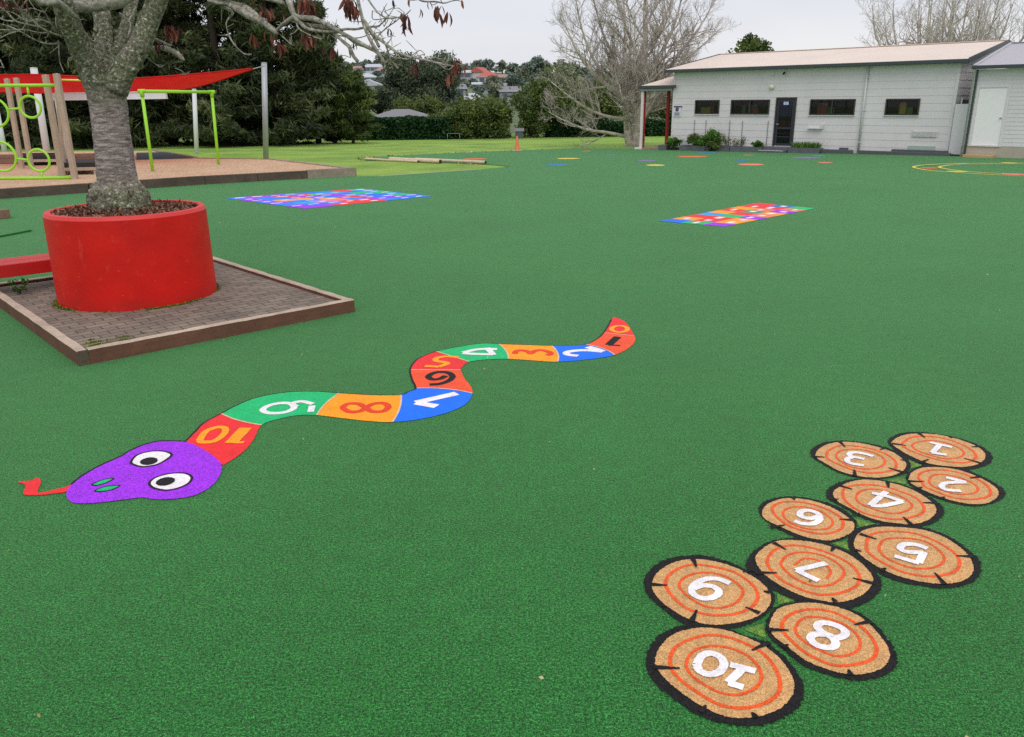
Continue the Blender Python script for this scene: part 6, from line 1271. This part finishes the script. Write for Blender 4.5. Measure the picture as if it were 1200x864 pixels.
# ------------------------------------------------------------------ foliage
def stops(*cs): return [(i / (len(cs) - 1), c) for i, c in enumerate(cs)]
M['pine'] = leafy('pine_needles', stops(lin(36, 44, 28), lin(62, 72, 46), lin(88, 98, 62), lin(118, 122, 82)), .7, .12)
M['leaf_dark'] = leafy('dark_leaves', stops(lin(26, 40, 24), lin(46, 64, 36), lin(70, 88, 48), lin(98, 112, 62)), .6, .2)
M['leaf_mid'] = leafy('olive_leaves', stops(lin(48, 64, 32), lin(76, 94, 46), lin(104, 120, 62), lin(134, 144, 80)), .6, .25)
M['leaf_bright'] = leafy('fresh_leaves', stops(lin(36, 70, 24), lin(66, 108, 40), lin(100, 140, 60), lin(136, 166, 84)), .5, .25)
M['leaf_far'] = leafy('hazy_leaves', stops(lin(84, 98, 94), lin(104, 120, 110), lin(124, 138, 124), lin(146, 156, 142)), .8, .1)  # distance haze painted into the leaf colours, paler and greyer
M['leaf_far2'] = leafy('hazy_olive_leaves', stops(lin(88, 96, 84), lin(110, 118, 100), lin(132, 138, 116), lin(152, 156, 134)), .8, .1)  # olive version, haze likewise put into the colour stops
M['leaf_haze'] = leafy('slightly_hazy_leaves', stops(lin(52, 64, 52), lin(74, 88, 68), lin(98, 110, 84), lin(122, 130, 102)), .7, .15)  # a little haze mixed into these colours for the skyline trees
M['hedge'] = leafy('hedge_leaves', stops(lin(18, 38, 22), lin(30, 62, 32), lin(46, 84, 42), lin(66, 104, 54)), .6, .15)
M['bark_dark'] = plain('dark_trunk', lin(70, 62, 54, .9), .9, .3, 4, .5, 20)
M['bark_grey'] = plain('grey_trunk', lin(128, 118, 108, .9), .9, .25, 3, .4, 14)
t = NT('bare_bark'); n1 = t.noise(3, 5, .7); n2 = t.noise(14, 4, .7, t.coord((1, 1, .3))); c = t.ramp(n1, [(.3, lin(140, 126, 116)), (.5, lin(190, 180, 170)), (.72, lin(226, 220, 210))]); c = t.mix(.5, c, t.ramp(n2, [(.3, g3(.6)), (.7, g3(1.1))]), 'MULTIPLY'); t.base(c).set(Roughness=.9); M['bare'] = t.m

def conifer(name, label, H, R, seed, group, mat='pine', nb=120, needle=.24, skirt=.015, per=13, nl=42):
    rng = np.random.default_rng(seed); rr = random.Random(seed)
    T_ = thing(name, label, 'tree', (0, 0, 0), 0, group)
    mb = MB(); mb.tube([(0, 0, -.4), (.05, 0, H * .3), (0, .1, H * .7), (0, 0, H * .97)], [R * .07, R * .055, R * .03, .02], 12, wob=.2)
    cen = []; tint = []
    for i in range(nb):
        h = H * (skirt + (1 - skirt) * (i + rr.random()) / nb); a = rr.uniform(0, 2 * PI)
        L_ = R * (1 - h / H) ** .52 * rr.uniform(.65, 1.12) + .35
        d = Vector((math.cos(a), math.sin(a), 0)); dz = rr.uniform(-.05, .28) * L_ if h < H * .6 else rr.uniform(.1, .5) * L_
        p0 = Vector((0, 0, h)); pe = p0 + d * L_ + Vector((0, 0, dz)); pm = p0.lerp(pe, .5) + Vector((0, 0, -.1 * L_ + .1 * dz))
        if i % 2 == 0: mb.tube([p0, pm, pe], [R * .016, R * .01, .01], 4, cap=False)
        tn = rr.gauss(.45, .17)
        for k in range(per):
            s = .22 + .8 * (k + rr.random()) / per
            q = (p0 * (1 - s) ** 2 + pm * 2 * s * (1 - s) + pe * s * s) if s <= 1 else pe
            sd = .08 + .09 * R * (.4 + .6 * s) * .55
            c_ = np.array(q) + np.array((rr.gauss(0, sd * .6), rr.gauss(0, sd * .6), rr.gauss(-.1, sd * .3)))
            m_ = nl
            pts = c_ + rng.normal(0, 1, (m_, 3)) * np.array((sd * .75, sd * .75, sd * .5)); cen.append(pts); tint.append(np.clip(tn + rr.gauss(0, .1) + rng.normal(0, .12, m_), 0, 1))
    mb.build('trunk', M['bark_dark'], T_)
    cen = np.concatenate(cen); tint = np.concatenate(tint)
    leaf_mesh('crown', cen, rng.uniform(needle * .7, needle * 1.3, len(cen)), M[mat], T_, tint, 5.0, (0, 0, -1), .5, rng=rng)
    return T_

def broadleaf(name, label, H, R, seed, group=None, mat='leaf_mid', lobes=9, clumps=170, nl=60, leaf=.24, trunk_h=.25, flat=.8, cat='tree', bark='bark_dark', loc=(0, 0, 0), base=None):
    rng = np.random.default_rng(seed); rr = random.Random(seed)
    T_ = thing(name, label, cat, loc, 0, group)
    zb = H * trunk_h
    lob = []
    for k in range(lobes):
        a = rr.uniform(0, 2 * PI); r_ = R * rr.uniform(.1, .62); hh = zb + (H - zb) * rr.uniform(.22, .8)
        lob.append((np.array((r_ * math.cos(a), r_ * math.sin(a), hh)), R * rr.uniform(.34, .55)))
    lob.append((np.array((0, 0, zb + (H - zb) * .72)), (H - zb) * .28 * 1.0))
    mb = MB(); mb.tube([(0, 0, -.3), (.03 * R, 0, zb * .6), (0, .02 * R, zb + (H - zb) * .4)], [R * .10, R * .075, R * .03], 10, wob=.2)
    for c_, r_ in lob:
        mb.tube([(0, 0, zb * .7), tuple(c_ * .55 + np.array((0, 0, zb * .2))), tuple(c_)], [R * .05, R * .03, R * .01], 6, cap=False)
    mb.build('trunk', M[bark], T_)
    cen = []; tint = []
    for k in range(clumps):
        c_, r_ = lob[rr.randrange(len(lob))]
        v = rng.normal(size=3); v /= np.linalg.norm(v); v[2] = abs(v[2]) * .9 if rr.random() < .72 else v[2]
        q = c_ + v * r_ * rr.uniform(.72, 1.12) * np.array((1, 1, flat)); sd = R * rr.uniform(.06, .13)
        cen.append(q + rng.normal(0, 1, (nl, 3)) * sd); tint.append(np.clip(rr.gauss(.48, .17) + .12 * v[2] + rng.normal(0, .1, nl), 0, 1))
    cen = np.concatenate(cen); tint = np.concatenate(tint); cen[:, 2] = np.maximum(cen[:, 2], .05)
    leaf_mesh('crown', cen, rng.uniform(leaf * .6, leaf * 1.3, len(cen)), M[mat], T_, tint, 1.7, rng=rng)
    return T_

def put(o, x, y, rz=0, s=1, dz=0):
    o.location = (x, y, ground_z(x, y) + dz); o.rotation_euler = (0, 0, rz); o.scale = (s, s, s) if isinstance(s, (int, float)) else s
    return o

# big dark evergreens at the left
GPN = 'dark evergreens along the left of the field'
p1_ = conifer('evergreen_tree', 'huge dark evergreen directly behind the planter tree trunk', 15.5, 5.4, 3, GPN)
p2_ = conifer('evergreen_tree', 'tall dark evergreen behind the galvanised sail pole', 15., 5.0, 4, GPN)
def X(px, d): return (px - 600) / 1007 * d
put(p1_, X(115, 55), 55, .3)
put(p2_, X(322, 58), 58, 1.)
for (src, px, d, rz, s, lbl) in ((p2_, -70, 56, 2., 1.05, 'dark evergreen cut by the left picture edge'), (p2_, 25, 59, 4., 1.0, 'dark evergreen behind the lime ring frame'), (p2_, 200, 60, 5.2, 1.04, 'dark evergreen between the trunk and the lime bar frame'), (p1_, 262, 57, 2.6, .97, 'dark evergreen behind the right leg of the lime bar frame'), (p1_, -160, 58, .9, 1.1, 'dark evergreen beyond the left picture edge'), (p1_, 160, 66, 3.9, 1.1, 'evergreen in the back row behind the planter tree'), (p2_, 70, 68, .2, 1.1, 'evergreen in the back row behind the weathered posts'), (p2_, 372, 61, 3., (.62, .62, .62), 'mid sized evergreen right of the sail pole, sloping to the skyline')):
    x_, y_ = X(px, d), d; o = copy_thing(src, (x_, y_, ground_z(x_, y_)), rz, s, lbl)
ce = conifer('small_evergreen', 'olive conical tree with a visible trunk at the right end of the dark evergreens', 4.6, 1.75, 9, None, 'leaf_mid', 60, .22, .12, 8, 22)
put(ce, X(413, 60), 60)
ce2 = copy_thing(ce, (X(392, 62), 62, ground_z(0, 62)), 2., (1.25, 1.25, 1.3), 'olive evergreen just left of the conical tree')
# pale fence glimpsed beneath them
FN = thing('pale_fence', 'pale grey fence glimpsed under the evergreens', 'fence', (X(380, 72), 72, ground_z(0, 72)))
mb = MB(); x0_, x1_ = X(250, 72) - FN.location.x, X(398, 72) - FN.location.x
for i in range(40): mb.box((x0_ + (x1_ - x0_) * i / 40, 0, -.1), (x0_ + (x1_ - x0_) * (i + .9) / 40, .03, 1.0))
mb.build('palings', plain('pale_fence_paint', lin(186, 186, 196), .8), FN)
mb = MB(); mb.box((x0_, .032, .2), (x1_, .07, .3)); mb.box((x0_, .032, .75), (x1_, .07, .85)); mb.build('rails', plain('fence_rail', lin(150, 150, 158), .8), FN)

# hedge and bushes beyond the field
def hedge(x0, x1, y, h, dep, seed, label, mat='hedge', n=16000, leaf=.16):
    rng = np.random.default_rng(seed); cx_ = (x0 + x1) / 2; z = ground_z(cx_, y)
    T_ = thing('hedge', label, 'hedge', (cx_, y, z)); L_ = x1 - x0
    u = rng.uniform(-L_ / 2, L_ / 2, n); side = rng.uniform(0, 1, n); top = np.array([h * (1 + .2 * noise.noise(Vector((a * .5, seed, 0))) + .05 * noise.noise(Vector((a * 2.1, seed, 3)))) for a in u])
    fr = side < .62
    zz = np.where(fr, rng.uniform(0, 1, n) * top, top - np.abs(rng.normal(0, .08, n))); yy = np.where(fr, -dep / 2 + rng.normal(0, .16, n), rng.uniform(-dep / 2, dep / 2, n))
    tn = np.array([.45 + .35 * noise.noise(Vector((a * 1.1, b * 1.3, seed))) for a, b in zip(u, zz)]) + rng.normal(0, .12, n)
    leaf_mesh('foliage', np.stack([u, yy, zz], 1), rng.uniform(leaf * .6, leaf * 1.4, n), M[mat], T_, np.clip(tn, 0, 1), 1.6, rng=rng)
    mb = MB(); mb.box((-L_ / 2 + .2, -dep / 2 + .25, 0), (L_ / 2 - .2, dep / 2 - .2, h * .82)); mb.build('inner_growth', plain('hedge_core', lin(16, 26, 16), .9, .2), T_)
    return T_
hedge(X(408, 70), X(530, 70), 70.5, 1.75, 1.4, 3, 'long clipped dark green hedge at the far side of the field')
hedge(X(640, 72), X(860, 72), 73, 1.25, 1.2, 5, 'low dark hedge behind the bare tree and verandah', n=12000)
bsh = broadleaf('bush', 'big rounded olive bush right of the clipped hedge', 2.5, 1.9, 21, 'bushes along the far side of the field', 'leaf_mid', 8, 120, 50, .16, .02, .9, 'bush')
put(bsh, X(534, 71), 71); bsh.scale = (.9, .9, .9)
for px, d, s, rz, lbl in ((556, 70.5, 1.0, 1, 'olive bush in front of the white hipped house'), (583, 71, 1.1, 2.2, 'tall bush left of the small shed'), (514, 72, .72, 3, 'olive bush at the right end of the hedge'), (549, 74, 1.2, 4, 'taller bush behind the goal frame'), (572, 73.5, 1.15, 5.1, 'grey green bush with twiggy top near the small shed'), (625, 72, .95, .4, 'dark bush right of the small shed')):
    copy_thing(bsh, (X(px, d), d, ground_z(0, d)), rz, s, lbl)
bg_ = broadleaf('broad_tree', 'broad olive tree behind the left side of the bare tree', 5.4, 3.6, 31, None, 'leaf_mid', 11, 230, 60, .22, .12, .8)
put(bg_, X(652, 73), 73)
o = copy_thing(bg_, (X(705, 80), 80, ground_z(0, 80)), 2, (.9, .9, .85), 'olive tree half hidden behind the bare tree branches')
o = copy_thing(bg_, (X(800, 84), 84, ground_z(0, 84)), 4, (1, 1, .7), 'olive tree behind the verandah')
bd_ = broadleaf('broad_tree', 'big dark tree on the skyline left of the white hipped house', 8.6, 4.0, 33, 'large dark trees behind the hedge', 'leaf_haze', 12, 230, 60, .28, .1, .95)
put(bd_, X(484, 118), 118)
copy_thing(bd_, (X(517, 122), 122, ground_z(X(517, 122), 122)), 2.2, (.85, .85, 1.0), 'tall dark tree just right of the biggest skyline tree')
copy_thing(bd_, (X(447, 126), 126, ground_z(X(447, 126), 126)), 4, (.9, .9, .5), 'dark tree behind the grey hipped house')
copy_thing(bsh, (X(479, 92), 92, ground_z(0, 92)), 1, (.95, .95, 1.2), 'round green bush in front of the grey hipped roof')
copy_thing(bsh, (X(509, 98), 98, ground_z(0, 98)), 2, (1.2, 1.2, 1.25), 'fresh bush right of the grey hipped roof')

# ------------------------------------------------------------------ houses on the hillside
M['brick_h'] = plain('brick_wall', lin(150, 112, 96, .9), .85, .2, 3); M['white_h'] = plain('white_wall', lin(206, 208, 212, .9), .7, .06); M['grey_h'] = plain('grey_wall', lin(168, 172, 176, .9), .7, .06)
M['rf_grey'] = plain('grey_tiles', lin(138, 136, 140, .9), .8, .12, 2); M['rf_pale'] = plain('pale_roofing', lin(196, 198, 206, .9), .6, .06); M['rf_red'] = plain('red_tiles', lin(196, 104, 92, .9), .8, .12, 2); M['rf_brown'] = plain('pinkish_tiles', lin(176, 138, 130, .9), .8, .12, 2)
M['win_h'] = plain('far_window', lin(86, 94, 104), .2, .1)
def house(px, d, wd, dp, hw, hr, wm, rm, hip, rz, label, nwin=3, dz=0):
    x_ = X(px, d); z_ = ground_z(x_, d) + dz
    T_ = thing('house', label, 'house', (x_, d, z_), rz, 'houses on the hillside'); a, b = wd / 2, dp / 2
    mb = MB(); mb.add([(-a, -b, -1), (a, -b, -1), (a, b, -1), (-a, b, -1), (-a, -b, hw), (a, -b, hw), (a, b, hw), (-a, b, hw)], [(0, 1, 5, 4), (1, 2, 6, 5), (2, 3, 7, 6), (3, 0, 4, 7)]); mb.build('wall', M[wm], T_)
    e_ = .35; A, B = a + e_, b + e_; mb = MB(); k = min(B, A * .8) if hip else -.0
    mb.add([(-A, -B, hw), (A, -B, hw), (A, B, hw), (-A, B, hw), (-A + k, 0, hw + hr), (A - k, 0, hw + hr)], [(0, 1, 5, 4), (1, 2, 5), (2, 3, 4, 5), (3, 0, 4), (3, 2, 1, 0)]); mb.build('roof', M[rm], T_)
    mb = MB(); mb.box((-A, -B - .04, hw - .12), (A, -B - .001, hw + .02)); mb.build('fascia', M['white_h'], T_)
    for i in range(nwin):
        xc = -a + wd * (i + .5) / nwin; mb = MB(); mb.box((xc - wd * .11, -b - .05, hw * .38), (xc + wd * .11, -b - .01, hw * .82)); mb.build('window', M['win_h'], T_)
    return T_
house(473, 84, 6.4, 5, 1.35, .95, 'brick_h', 'rf_grey', True, -.05, 'brick house with grey hipped roof just behind the hedge', 3)
house(556, 120, 3.6, 3.6, 2.1, 1.15, 'white_h', 'rf_pale', True, .1, 'white house with pale hipped roof above the bushes', 2, .3)
house(436, 178, 3.6, 6, 2.3, 1.3, 'white_h', 'rf_pale', False, 1.57, 'pale gabled house beside the conical tree', 2)
house(434, 262, 6.4, 5, 2.2, 1.2, 'white_h', 'rf_pale', True, .1, 'pale hipped house in the middle of the hillside', 3)
house(418, 330, 7, 5, 2.4, 1.4, 'white_h', 'rf_brown', False, -.2, 'pale house with pinkish roof high on the left hillside', 3)
house(452, 350, 6, 5, 2.2, 1.3, 'grey_h', 'rf_brown', True, .2, 'grey house with pinkish roof high on the hill', 3)
house(444, 400, 8, 5, 2.6, 1.4, 'white_h', 'rf_pale', False, .1, 'topmost pale house on the left skyline', 4)
house(466, 392, 9, 5, 2.4, 1.3, 'grey_h', 'rf_grey', False, -.1, 'long grey house on the left skyline', 4)
house(575, 265, 6.6, 5, 2.4, 1.6, 'white_h', 'rf_red', True, .15, 'white house with the bright red hipped roof', 3)
house(566, 300, 6.0, 5, 2.6, 1.8, 'white_h', 'rf_red', False, 1.2, 'red roofed house just behind and left of the brightest red roof', 2)
house(595, 255, 4.6, 4, 2.0, 1.2, 'white_h', 'rf_brown', False, .4, 'white gabled house with pink roof right of the red roofs', 2)
house(571, 205, 5.6, 4, 2.1, .5, 'grey_h', 'rf_pale', False, .05, 'flat grey house below the red roofs', 4)
house(541, 300, 9, 5, 2.4, .9, 'grey_h', 'rf_pale', False, -.1, 'long pale grey house left of the red roofs', 4)
house(537, 165, 3.2, 4, 2.3, .8, 'grey_h', 'rf_grey', False, .2, 'small grey house left of the white hipped house', 2)
house(598, 150, 3.4, 4, 2.6, .8, 'grey_h', 'rf_grey', False, .2, 'grey house above the small shed', 2)
SH = thing('shed', 'small pale shed at the far edge of the field, right of the bushes', 'shed', (X(611, 70.5), 70.5, ground_z(0, 70.5)))
mb = MB(); mb.box((-.32, -.4, -.1), (.32, .4, .6)); mb.build('wall', M['win_h'], SH)
mb = MB(); mb.add([(-.4, -.5, .57), (.4, -.5, .57), (.4, .5, .57), (-.4, .5, .57), (-.4, 0, .82), (.4, 0, .82)], [(0, 1, 5, 4), (2, 3, 4, 5), (1, 2, 5), (3, 0, 4)]); mb.build('roof', M['rf_grey'], SH)
mb = MB(); mb.box((-.2, -.43, 0), (.2, -.401, .6)); mb.build('door', M['win_h'], SH)

# trees scattered on the hillside
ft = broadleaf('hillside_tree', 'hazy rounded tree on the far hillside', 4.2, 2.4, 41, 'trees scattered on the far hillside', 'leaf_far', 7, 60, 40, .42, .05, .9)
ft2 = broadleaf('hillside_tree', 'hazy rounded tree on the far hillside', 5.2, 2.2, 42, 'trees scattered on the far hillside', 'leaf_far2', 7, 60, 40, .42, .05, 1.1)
hz = random.Random(12); k = 0
spots = []
for px, d, s in [(405, 380, 1.3), (412, 300, 1.1), (424, 250, .9), (446, 230, .9), (430, 400, 1.5), (450, 410, 1.7), (455, 408, 1.8), (437, 412, 1.5), (470, 300, 1.2), (462, 240, 1), (478, 420, 1.1), (492, 330, 1.5), (510, 300, 1.4), (531, 240, 1.2), (540, 200, 1.1), (550, 330, 1.2), (545, 180, .8), (532, 150, .8), (562, 170, .8), (580, 175, 1.0), (586, 150, .9), (604, 190, 1.2), (560, 420, 1.1), (577, 400, 1.7), (592, 410, 1.3), (606, 330, 1.7), (618, 320, 1.9), (630, 330, 1.8), (643, 340, 1.6), (615, 230, 1.2), (628, 200, 1.1), (660, 320, 1.6), (690, 330, 1.6), (720, 330, 1.6), (640, 150, 1), (670, 160, 1.2), (700, 150, 1.2), (740, 200, 1.4), (770, 220, 1.5), (585, 240, .8), (556, 240, .8), (420, 210, .9), (450, 190, .8), (415, 160, .9), (430, 150, .9), (465, 160, .9), (560, 150, .6), (445, 300, .8), (425, 290, .8), (612, 140, .8)]:
    spots.append((X(px, d), d, s))
for i in range(60):
    d = hz.uniform(130, 430); spots.append((X(hz.uniform(-300, 1500), d), d, hz.uniform(.8, 1.6)))
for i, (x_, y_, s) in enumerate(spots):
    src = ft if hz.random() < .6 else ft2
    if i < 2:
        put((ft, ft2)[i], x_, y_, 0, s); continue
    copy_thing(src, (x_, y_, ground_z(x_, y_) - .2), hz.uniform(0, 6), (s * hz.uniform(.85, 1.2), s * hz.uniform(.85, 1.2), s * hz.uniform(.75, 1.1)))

# ------------------------------------------------------------------ bare deciduous trees
def bare_tree(name, label, limbs, seed, loc, lv=(9, 6, 5), tw=.7, up=.12, spread=.75, rmin=.008, group=None, tsc=1.):
    rr = random.Random(seed); T_ = thing(name, label, 'tree', loc, 0, group); mbt = MB(); mbb = MB(); cnt = [0]
    def grow(p, d, L_, r, lev):
        n = 5 if lev < 2 else 3; pts = [p]; q = p; dd = d
        for i in range(n):
            dd = (dd + Vector((rr.gauss(0, .13), rr.gauss(0, .13), rr.gauss(up * .5, .10)))).normalized(); q = q + dd * L_ / n; pts.append(q)
        mbb.tube(pts, [max(rmin * .7, r * (1 - .75 * i / n)) for i in range(n + 1)], 5 if lev < 2 else 3, cap=False); cnt[0] += 1
        if lev < 3:
            m_ = lv[lev]
            for k in range(m_):
                s = .2 + .8 * (k + rr.random()) / m_; f = s * n; j = min(n - 1, int(f)); b = pts[j].lerp(pts[j + 1], f - j)
                ax_ = dd.cross(Vector((rr.gauss(0, 1), rr.gauss(0, 1), rr.gauss(0, 1)))).normalized()
                nd = (dd * (1 - spread * .45) + ax_ * spread * rr.uniform(.6, 1.2) + Vector((0, 0, up))).normalized()
                grow(b, nd, L_ * rr.uniform(.38, .62) * (1.15 - .45 * s), max(rmin, r * .45), lev + 1)
    for i, (ln, isT) in enumerate(limbs):
        pp = [Vector((x[0] * tsc, x[1] * tsc, x[2] * (.5 + .5 * tsc))) for x in crom([q[0] for q in ln], 4)]; rad = [float(x[0]) for x in crom([(q[1], 0) for q in ln], 4)]
        (mbt if isT else mbb).tube(pp, rad, 14 if isT else 9, wob=.15, cap=False)
        n = len(pp); L0 = sum((pp[j + 1] - pp[j]).length for j in range(n - 1)); m_ = lv[0] + (3 if isT else 0)
        for k in range(m_):
            s = .25 + .75 * (k + rr.random()) / m_; j = min(n - 2, int(s * (n - 1))); b = pp[j]; dd = (pp[j + 1] - pp[j]).normalized()
            ax_ = dd.cross(Vector((rr.gauss(0, 1), rr.gauss(0, 1), rr.gauss(0, 1)))).normalized(); nd = (dd * .6 + ax_ * rr.uniform(.5, 1.) + Vector((0, 0, up))).normalized()
            grow(b, nd, L0 * rr.uniform(.24, .40) * (1.1 - .4 * s), max(rmin * 1.5, rad[j] * .5), 1)
    mbt.build('trunk', M['bare'], T_); mbb.build('branches', M['bare'], T_)
    return T_
def PL_(lst): return [((x, y, z), r) for x, y, z, r in lst]
H0 = [(PL_([(0, 0, -.3, .5), (.05, 0, .6, .40), (-.02, 0, 1.8, .33), (.1, .1, 3.2, .23), (.25, 0, 5.0, .17), (.2, .2, 7.2, .11), (.3, .1, 9.6, .04)]), True),
      (PL_([(-.25, -.1, -.3, .30), (-.5, -.2, .5, .22), (-.62, -.3, 1.6, .17), (-.75, -.4, 3.2, .13), (-.8, -.2, 5.4, .09), (-1.0, -.1, 8, .03)]), True),
      (PL_([(0, 0, 1.9, .19), (-1.0, -.2, 2.7, .16), (-2.2, -.3, 3.6, .12), (-3.2, -.4, 4.8, .08), (-3.9, -.3, 6.2, .03)]), False),
      (PL_([(-.5, -.2, .5, .11), (-1.6, -.5, .75, .09), (-2.8, -.9, .95, .07), (-4.1, -1.2, 1.5, .03), (-4.8, -1.3, 1.9, .015)]), False),
      (PL_([(-.6, -.2, 1.4, .10), (-2.0, -.4, 1.7, .085), (-3.3, -.3, 2.4, .06), (-4.6, -.2, 3.4, .02)]), False),
      (PL_([(.05, 0, 2.4, .15), (1.0, .2, 3.4, .12), (2.0, .1, 4.7, .085), (3.1, .2, 6.2, .05), (3.8, .1, 7.6, .02)]), False),
      (PL_([(.15, 0, 3.4, .13), (.9, -.4, 4.6, .10), (1.6, -.6, 6.2, .07), (2.0, -.7, 8.2, .03)]), False),
      (PL_([(.1, 0, 1.5, .13), (.9, .4, 2.1, .10), (2.0, .8, 3.0, .07), (3.4, 1.0, 4.3, .03)]), False),
      (PL_([(-.1, .1, 2.8, .12), (-1.0, .6, 4.2, .09), (-1.9, .9, 6, .06), (-2.4, 1.1, 7.8, .02)]), False),
      (PL_([(0, 0, 1.6, .12), (.3, 1.0, 2.4, .09), (.5, 2.2, 3.6, .06), (.6, 3.2, 5.2, .02)]), False),
      (PL_([(0, 0, 2.2, .12), (-.3, -1.0, 3.2, .09), (-.6, -2.0, 4.6, .06), (-.7, -2.8, 6.4, .02)]), False),
      (PL_([(.2, 0, 4.2, .11), (-.5, .3, 5.6, .085), (-1.2, .5, 7.4, .055), (-1.6, .6, 9.2, .02)]), False),
      (PL_([(.2, 0, 4.8, .10), (1.0, .5, 6.0, .08), (1.7, .8, 7.6, .05), (2.1, 1.0, 9.4, .02)]), False),
      (PL_([(-.75, -.3, 2.8, .10), (-2.2, -.1, 4.2, .075), (-3.0, .1, 6.0, .05), (-3.4, .2, 7.8, .02)]), False),
      (PL_([(.15, 0, 2.8, .10), (1.4, -.3, 3.6, .08), (2.7, -.5, 4.8, .055), (4.0, -.6, 6.0, .02)]), False)]
BTX, BTY = BARE
bare_tree('bare_tree', 'large leafless grey tree standing left of the classroom verandah', H0, 5, (BTX, BTY, ground_z(BTX, BTY)), lv=(13, 8, 7), tsc=1.08, rmin=.0065)
H1 = [(PL_([(0, 0, -.3, .4), (0, 0, 2.5, .3), (.1, 0, 5, .2), (0, .1, 8.5, .05)]), True)]
for k in range(17):
    a = 2 * PI * k / 17 + .2; R_ = (2.0, 3.4, 5.0)[k % 3]
    H1.append((PL_([(0, 0, 1.8 + .06 * k, .13), (R_ * .45 * math.cos(a), R_ * .45 * math.sin(a), 3.6, .10), (R_ * .85 * math.cos(a), R_ * .85 * math.sin(a), 5.8, .06), (R_ * math.cos(a), R_ * math.sin(a), 8.4 - .2 * (k % 3), .02)]), False))
bare_tree('bare_tree', 'leafless tree rising behind the right end of the tan roof', H1, 8, (X(1105, 54), 54, -.4), lv=(11, 7, 5), up=.16, spread=.85, rmin=.007)
b2_ = broadleaf('leafy_tree', 'olive green bushy tree rising behind the left end of the tan roof', 6.9, 1.8, 52, None, 'leaf_mid', 8, 130, 55, .17, .3, 1.0)
put(b2_, X(876, 58), 58); b2_.scale = (1, 1, .98)

# ------------------------------------------------------------------ shrubs in the planter boxes
def shrub(name, label, s, tt, z, R, H, seed, mat, nl=2600, leaf=.06, group='shrubs along the classroom wall'):
    p_ = bloc(s, tt, z); return broadleaf(name, label, H, R, seed, group, mat, 7, max(20, nl // 40), 40, leaf, .05, .9, 'shrub', 'bark_dark', p_)
shrub('shrub', 'rounded deep green shrub at the left end of the planter boxes', -12.45, -.45, -.18, .42, .62, 61, 'leaf_bright')
shrub('shrub', 'largest rounded green shrub under the leftmost window', -10.5, -.42, .0, .80, .62, 62, 'leaf_bright', 4600)
shrub('shrub', 'low olive shrub in front of the largest shrub', -11.25, -.5, -.0, .48, .5, 63, 'leaf_mid')
shrub('shrub', 'low shrub spilling over the box edge below the largest shrub', -10.3, -.7, -.15, .34, .4, 66, 'leaf_mid')
shrub('shrub', 'small tuft of green beside the doorstep', -8.05, -.4, .02, .28, .3, 64, 'leaf_bright', 1200)
SP = thing('shrub', 'spindly flowering shrub right of the largest shrub', 'shrub', bloc(-9.35, -.35, .0), 0, 'shrubs along the classroom wall'); mb = MB(); pts = []; rr = random.Random(4)
for k in range(26):
    a = rr.uniform(0, 6.3); e_ = Vector((rr.uniform(-.75, .95), rr.uniform(-.15, .15), rr.uniform(.2, .75))); b_ = Vector((e_.x * .6, 0, 0)); mb.tube([b_, b_.lerp(e_, .5) + Vector((.03, 0, .05)), e_], [.008, .006, .003], 4)
    for q in range(16): pts.append(tuple(b_.lerp(e_, rr.uniform(.45, 1.05)) + Vector((rr.gauss(0, .05), rr.gauss(0, .05), rr.gauss(0, .04)))))
mb.build('stems', M['bark_dark'], SP); leaf_mesh('leaves', pts, .06, M['leaf_mid'], SP, RNG.uniform(.3, 1, len(pts)), 1.6)
GT = thing('grass_tuft', 'row of bright grassy tufts in the box right of the door', 'plant', bloc(-5.72, -.36, .08)); mb = MB()
rr = random.Random(9); ca_, sa_ = math.cos(BLD['ang']), math.sin(BLD['ang'])
for k in range(420):
    s_ = rr.uniform(-.62, .62); t_ = rr.uniform(-.16, .16); h = rr.uniform(.18, .36); bx, by = s_ * ca_ - t_ * sa_, s_ * sa_ + t_ * ca_; ex, ey = rr.gauss(0, .08), rr.gauss(0, .08); w_ = .012
    mb.add([(bx - w_, by, 0), (bx + w_, by, 0), (bx + ex * .5 + w_ * .7, by + ey * .5, h * .7), (bx + ex * .5 - w_ * .7, by + ey * .5, h * .7), (bx + ex, by + ey, h)], [(0, 1, 2, 3), (3, 2, 4)])
o = mb.build('blades', M['leaf_bright'], GT); at = o.data.attributes.new('tint', 'FLOAT', 'FACE'); at.data.foreach_set('value', [rr.random() for _ in range(len(o.data.polygons))])
mb = MB(); mb.tube([(-.6 * ca_, -.6 * sa_, -.02), (.6 * ca_, .6 * sa_, -.02)], .05, 6); mb.build('root_mat', M['leaf_mid'], GT)
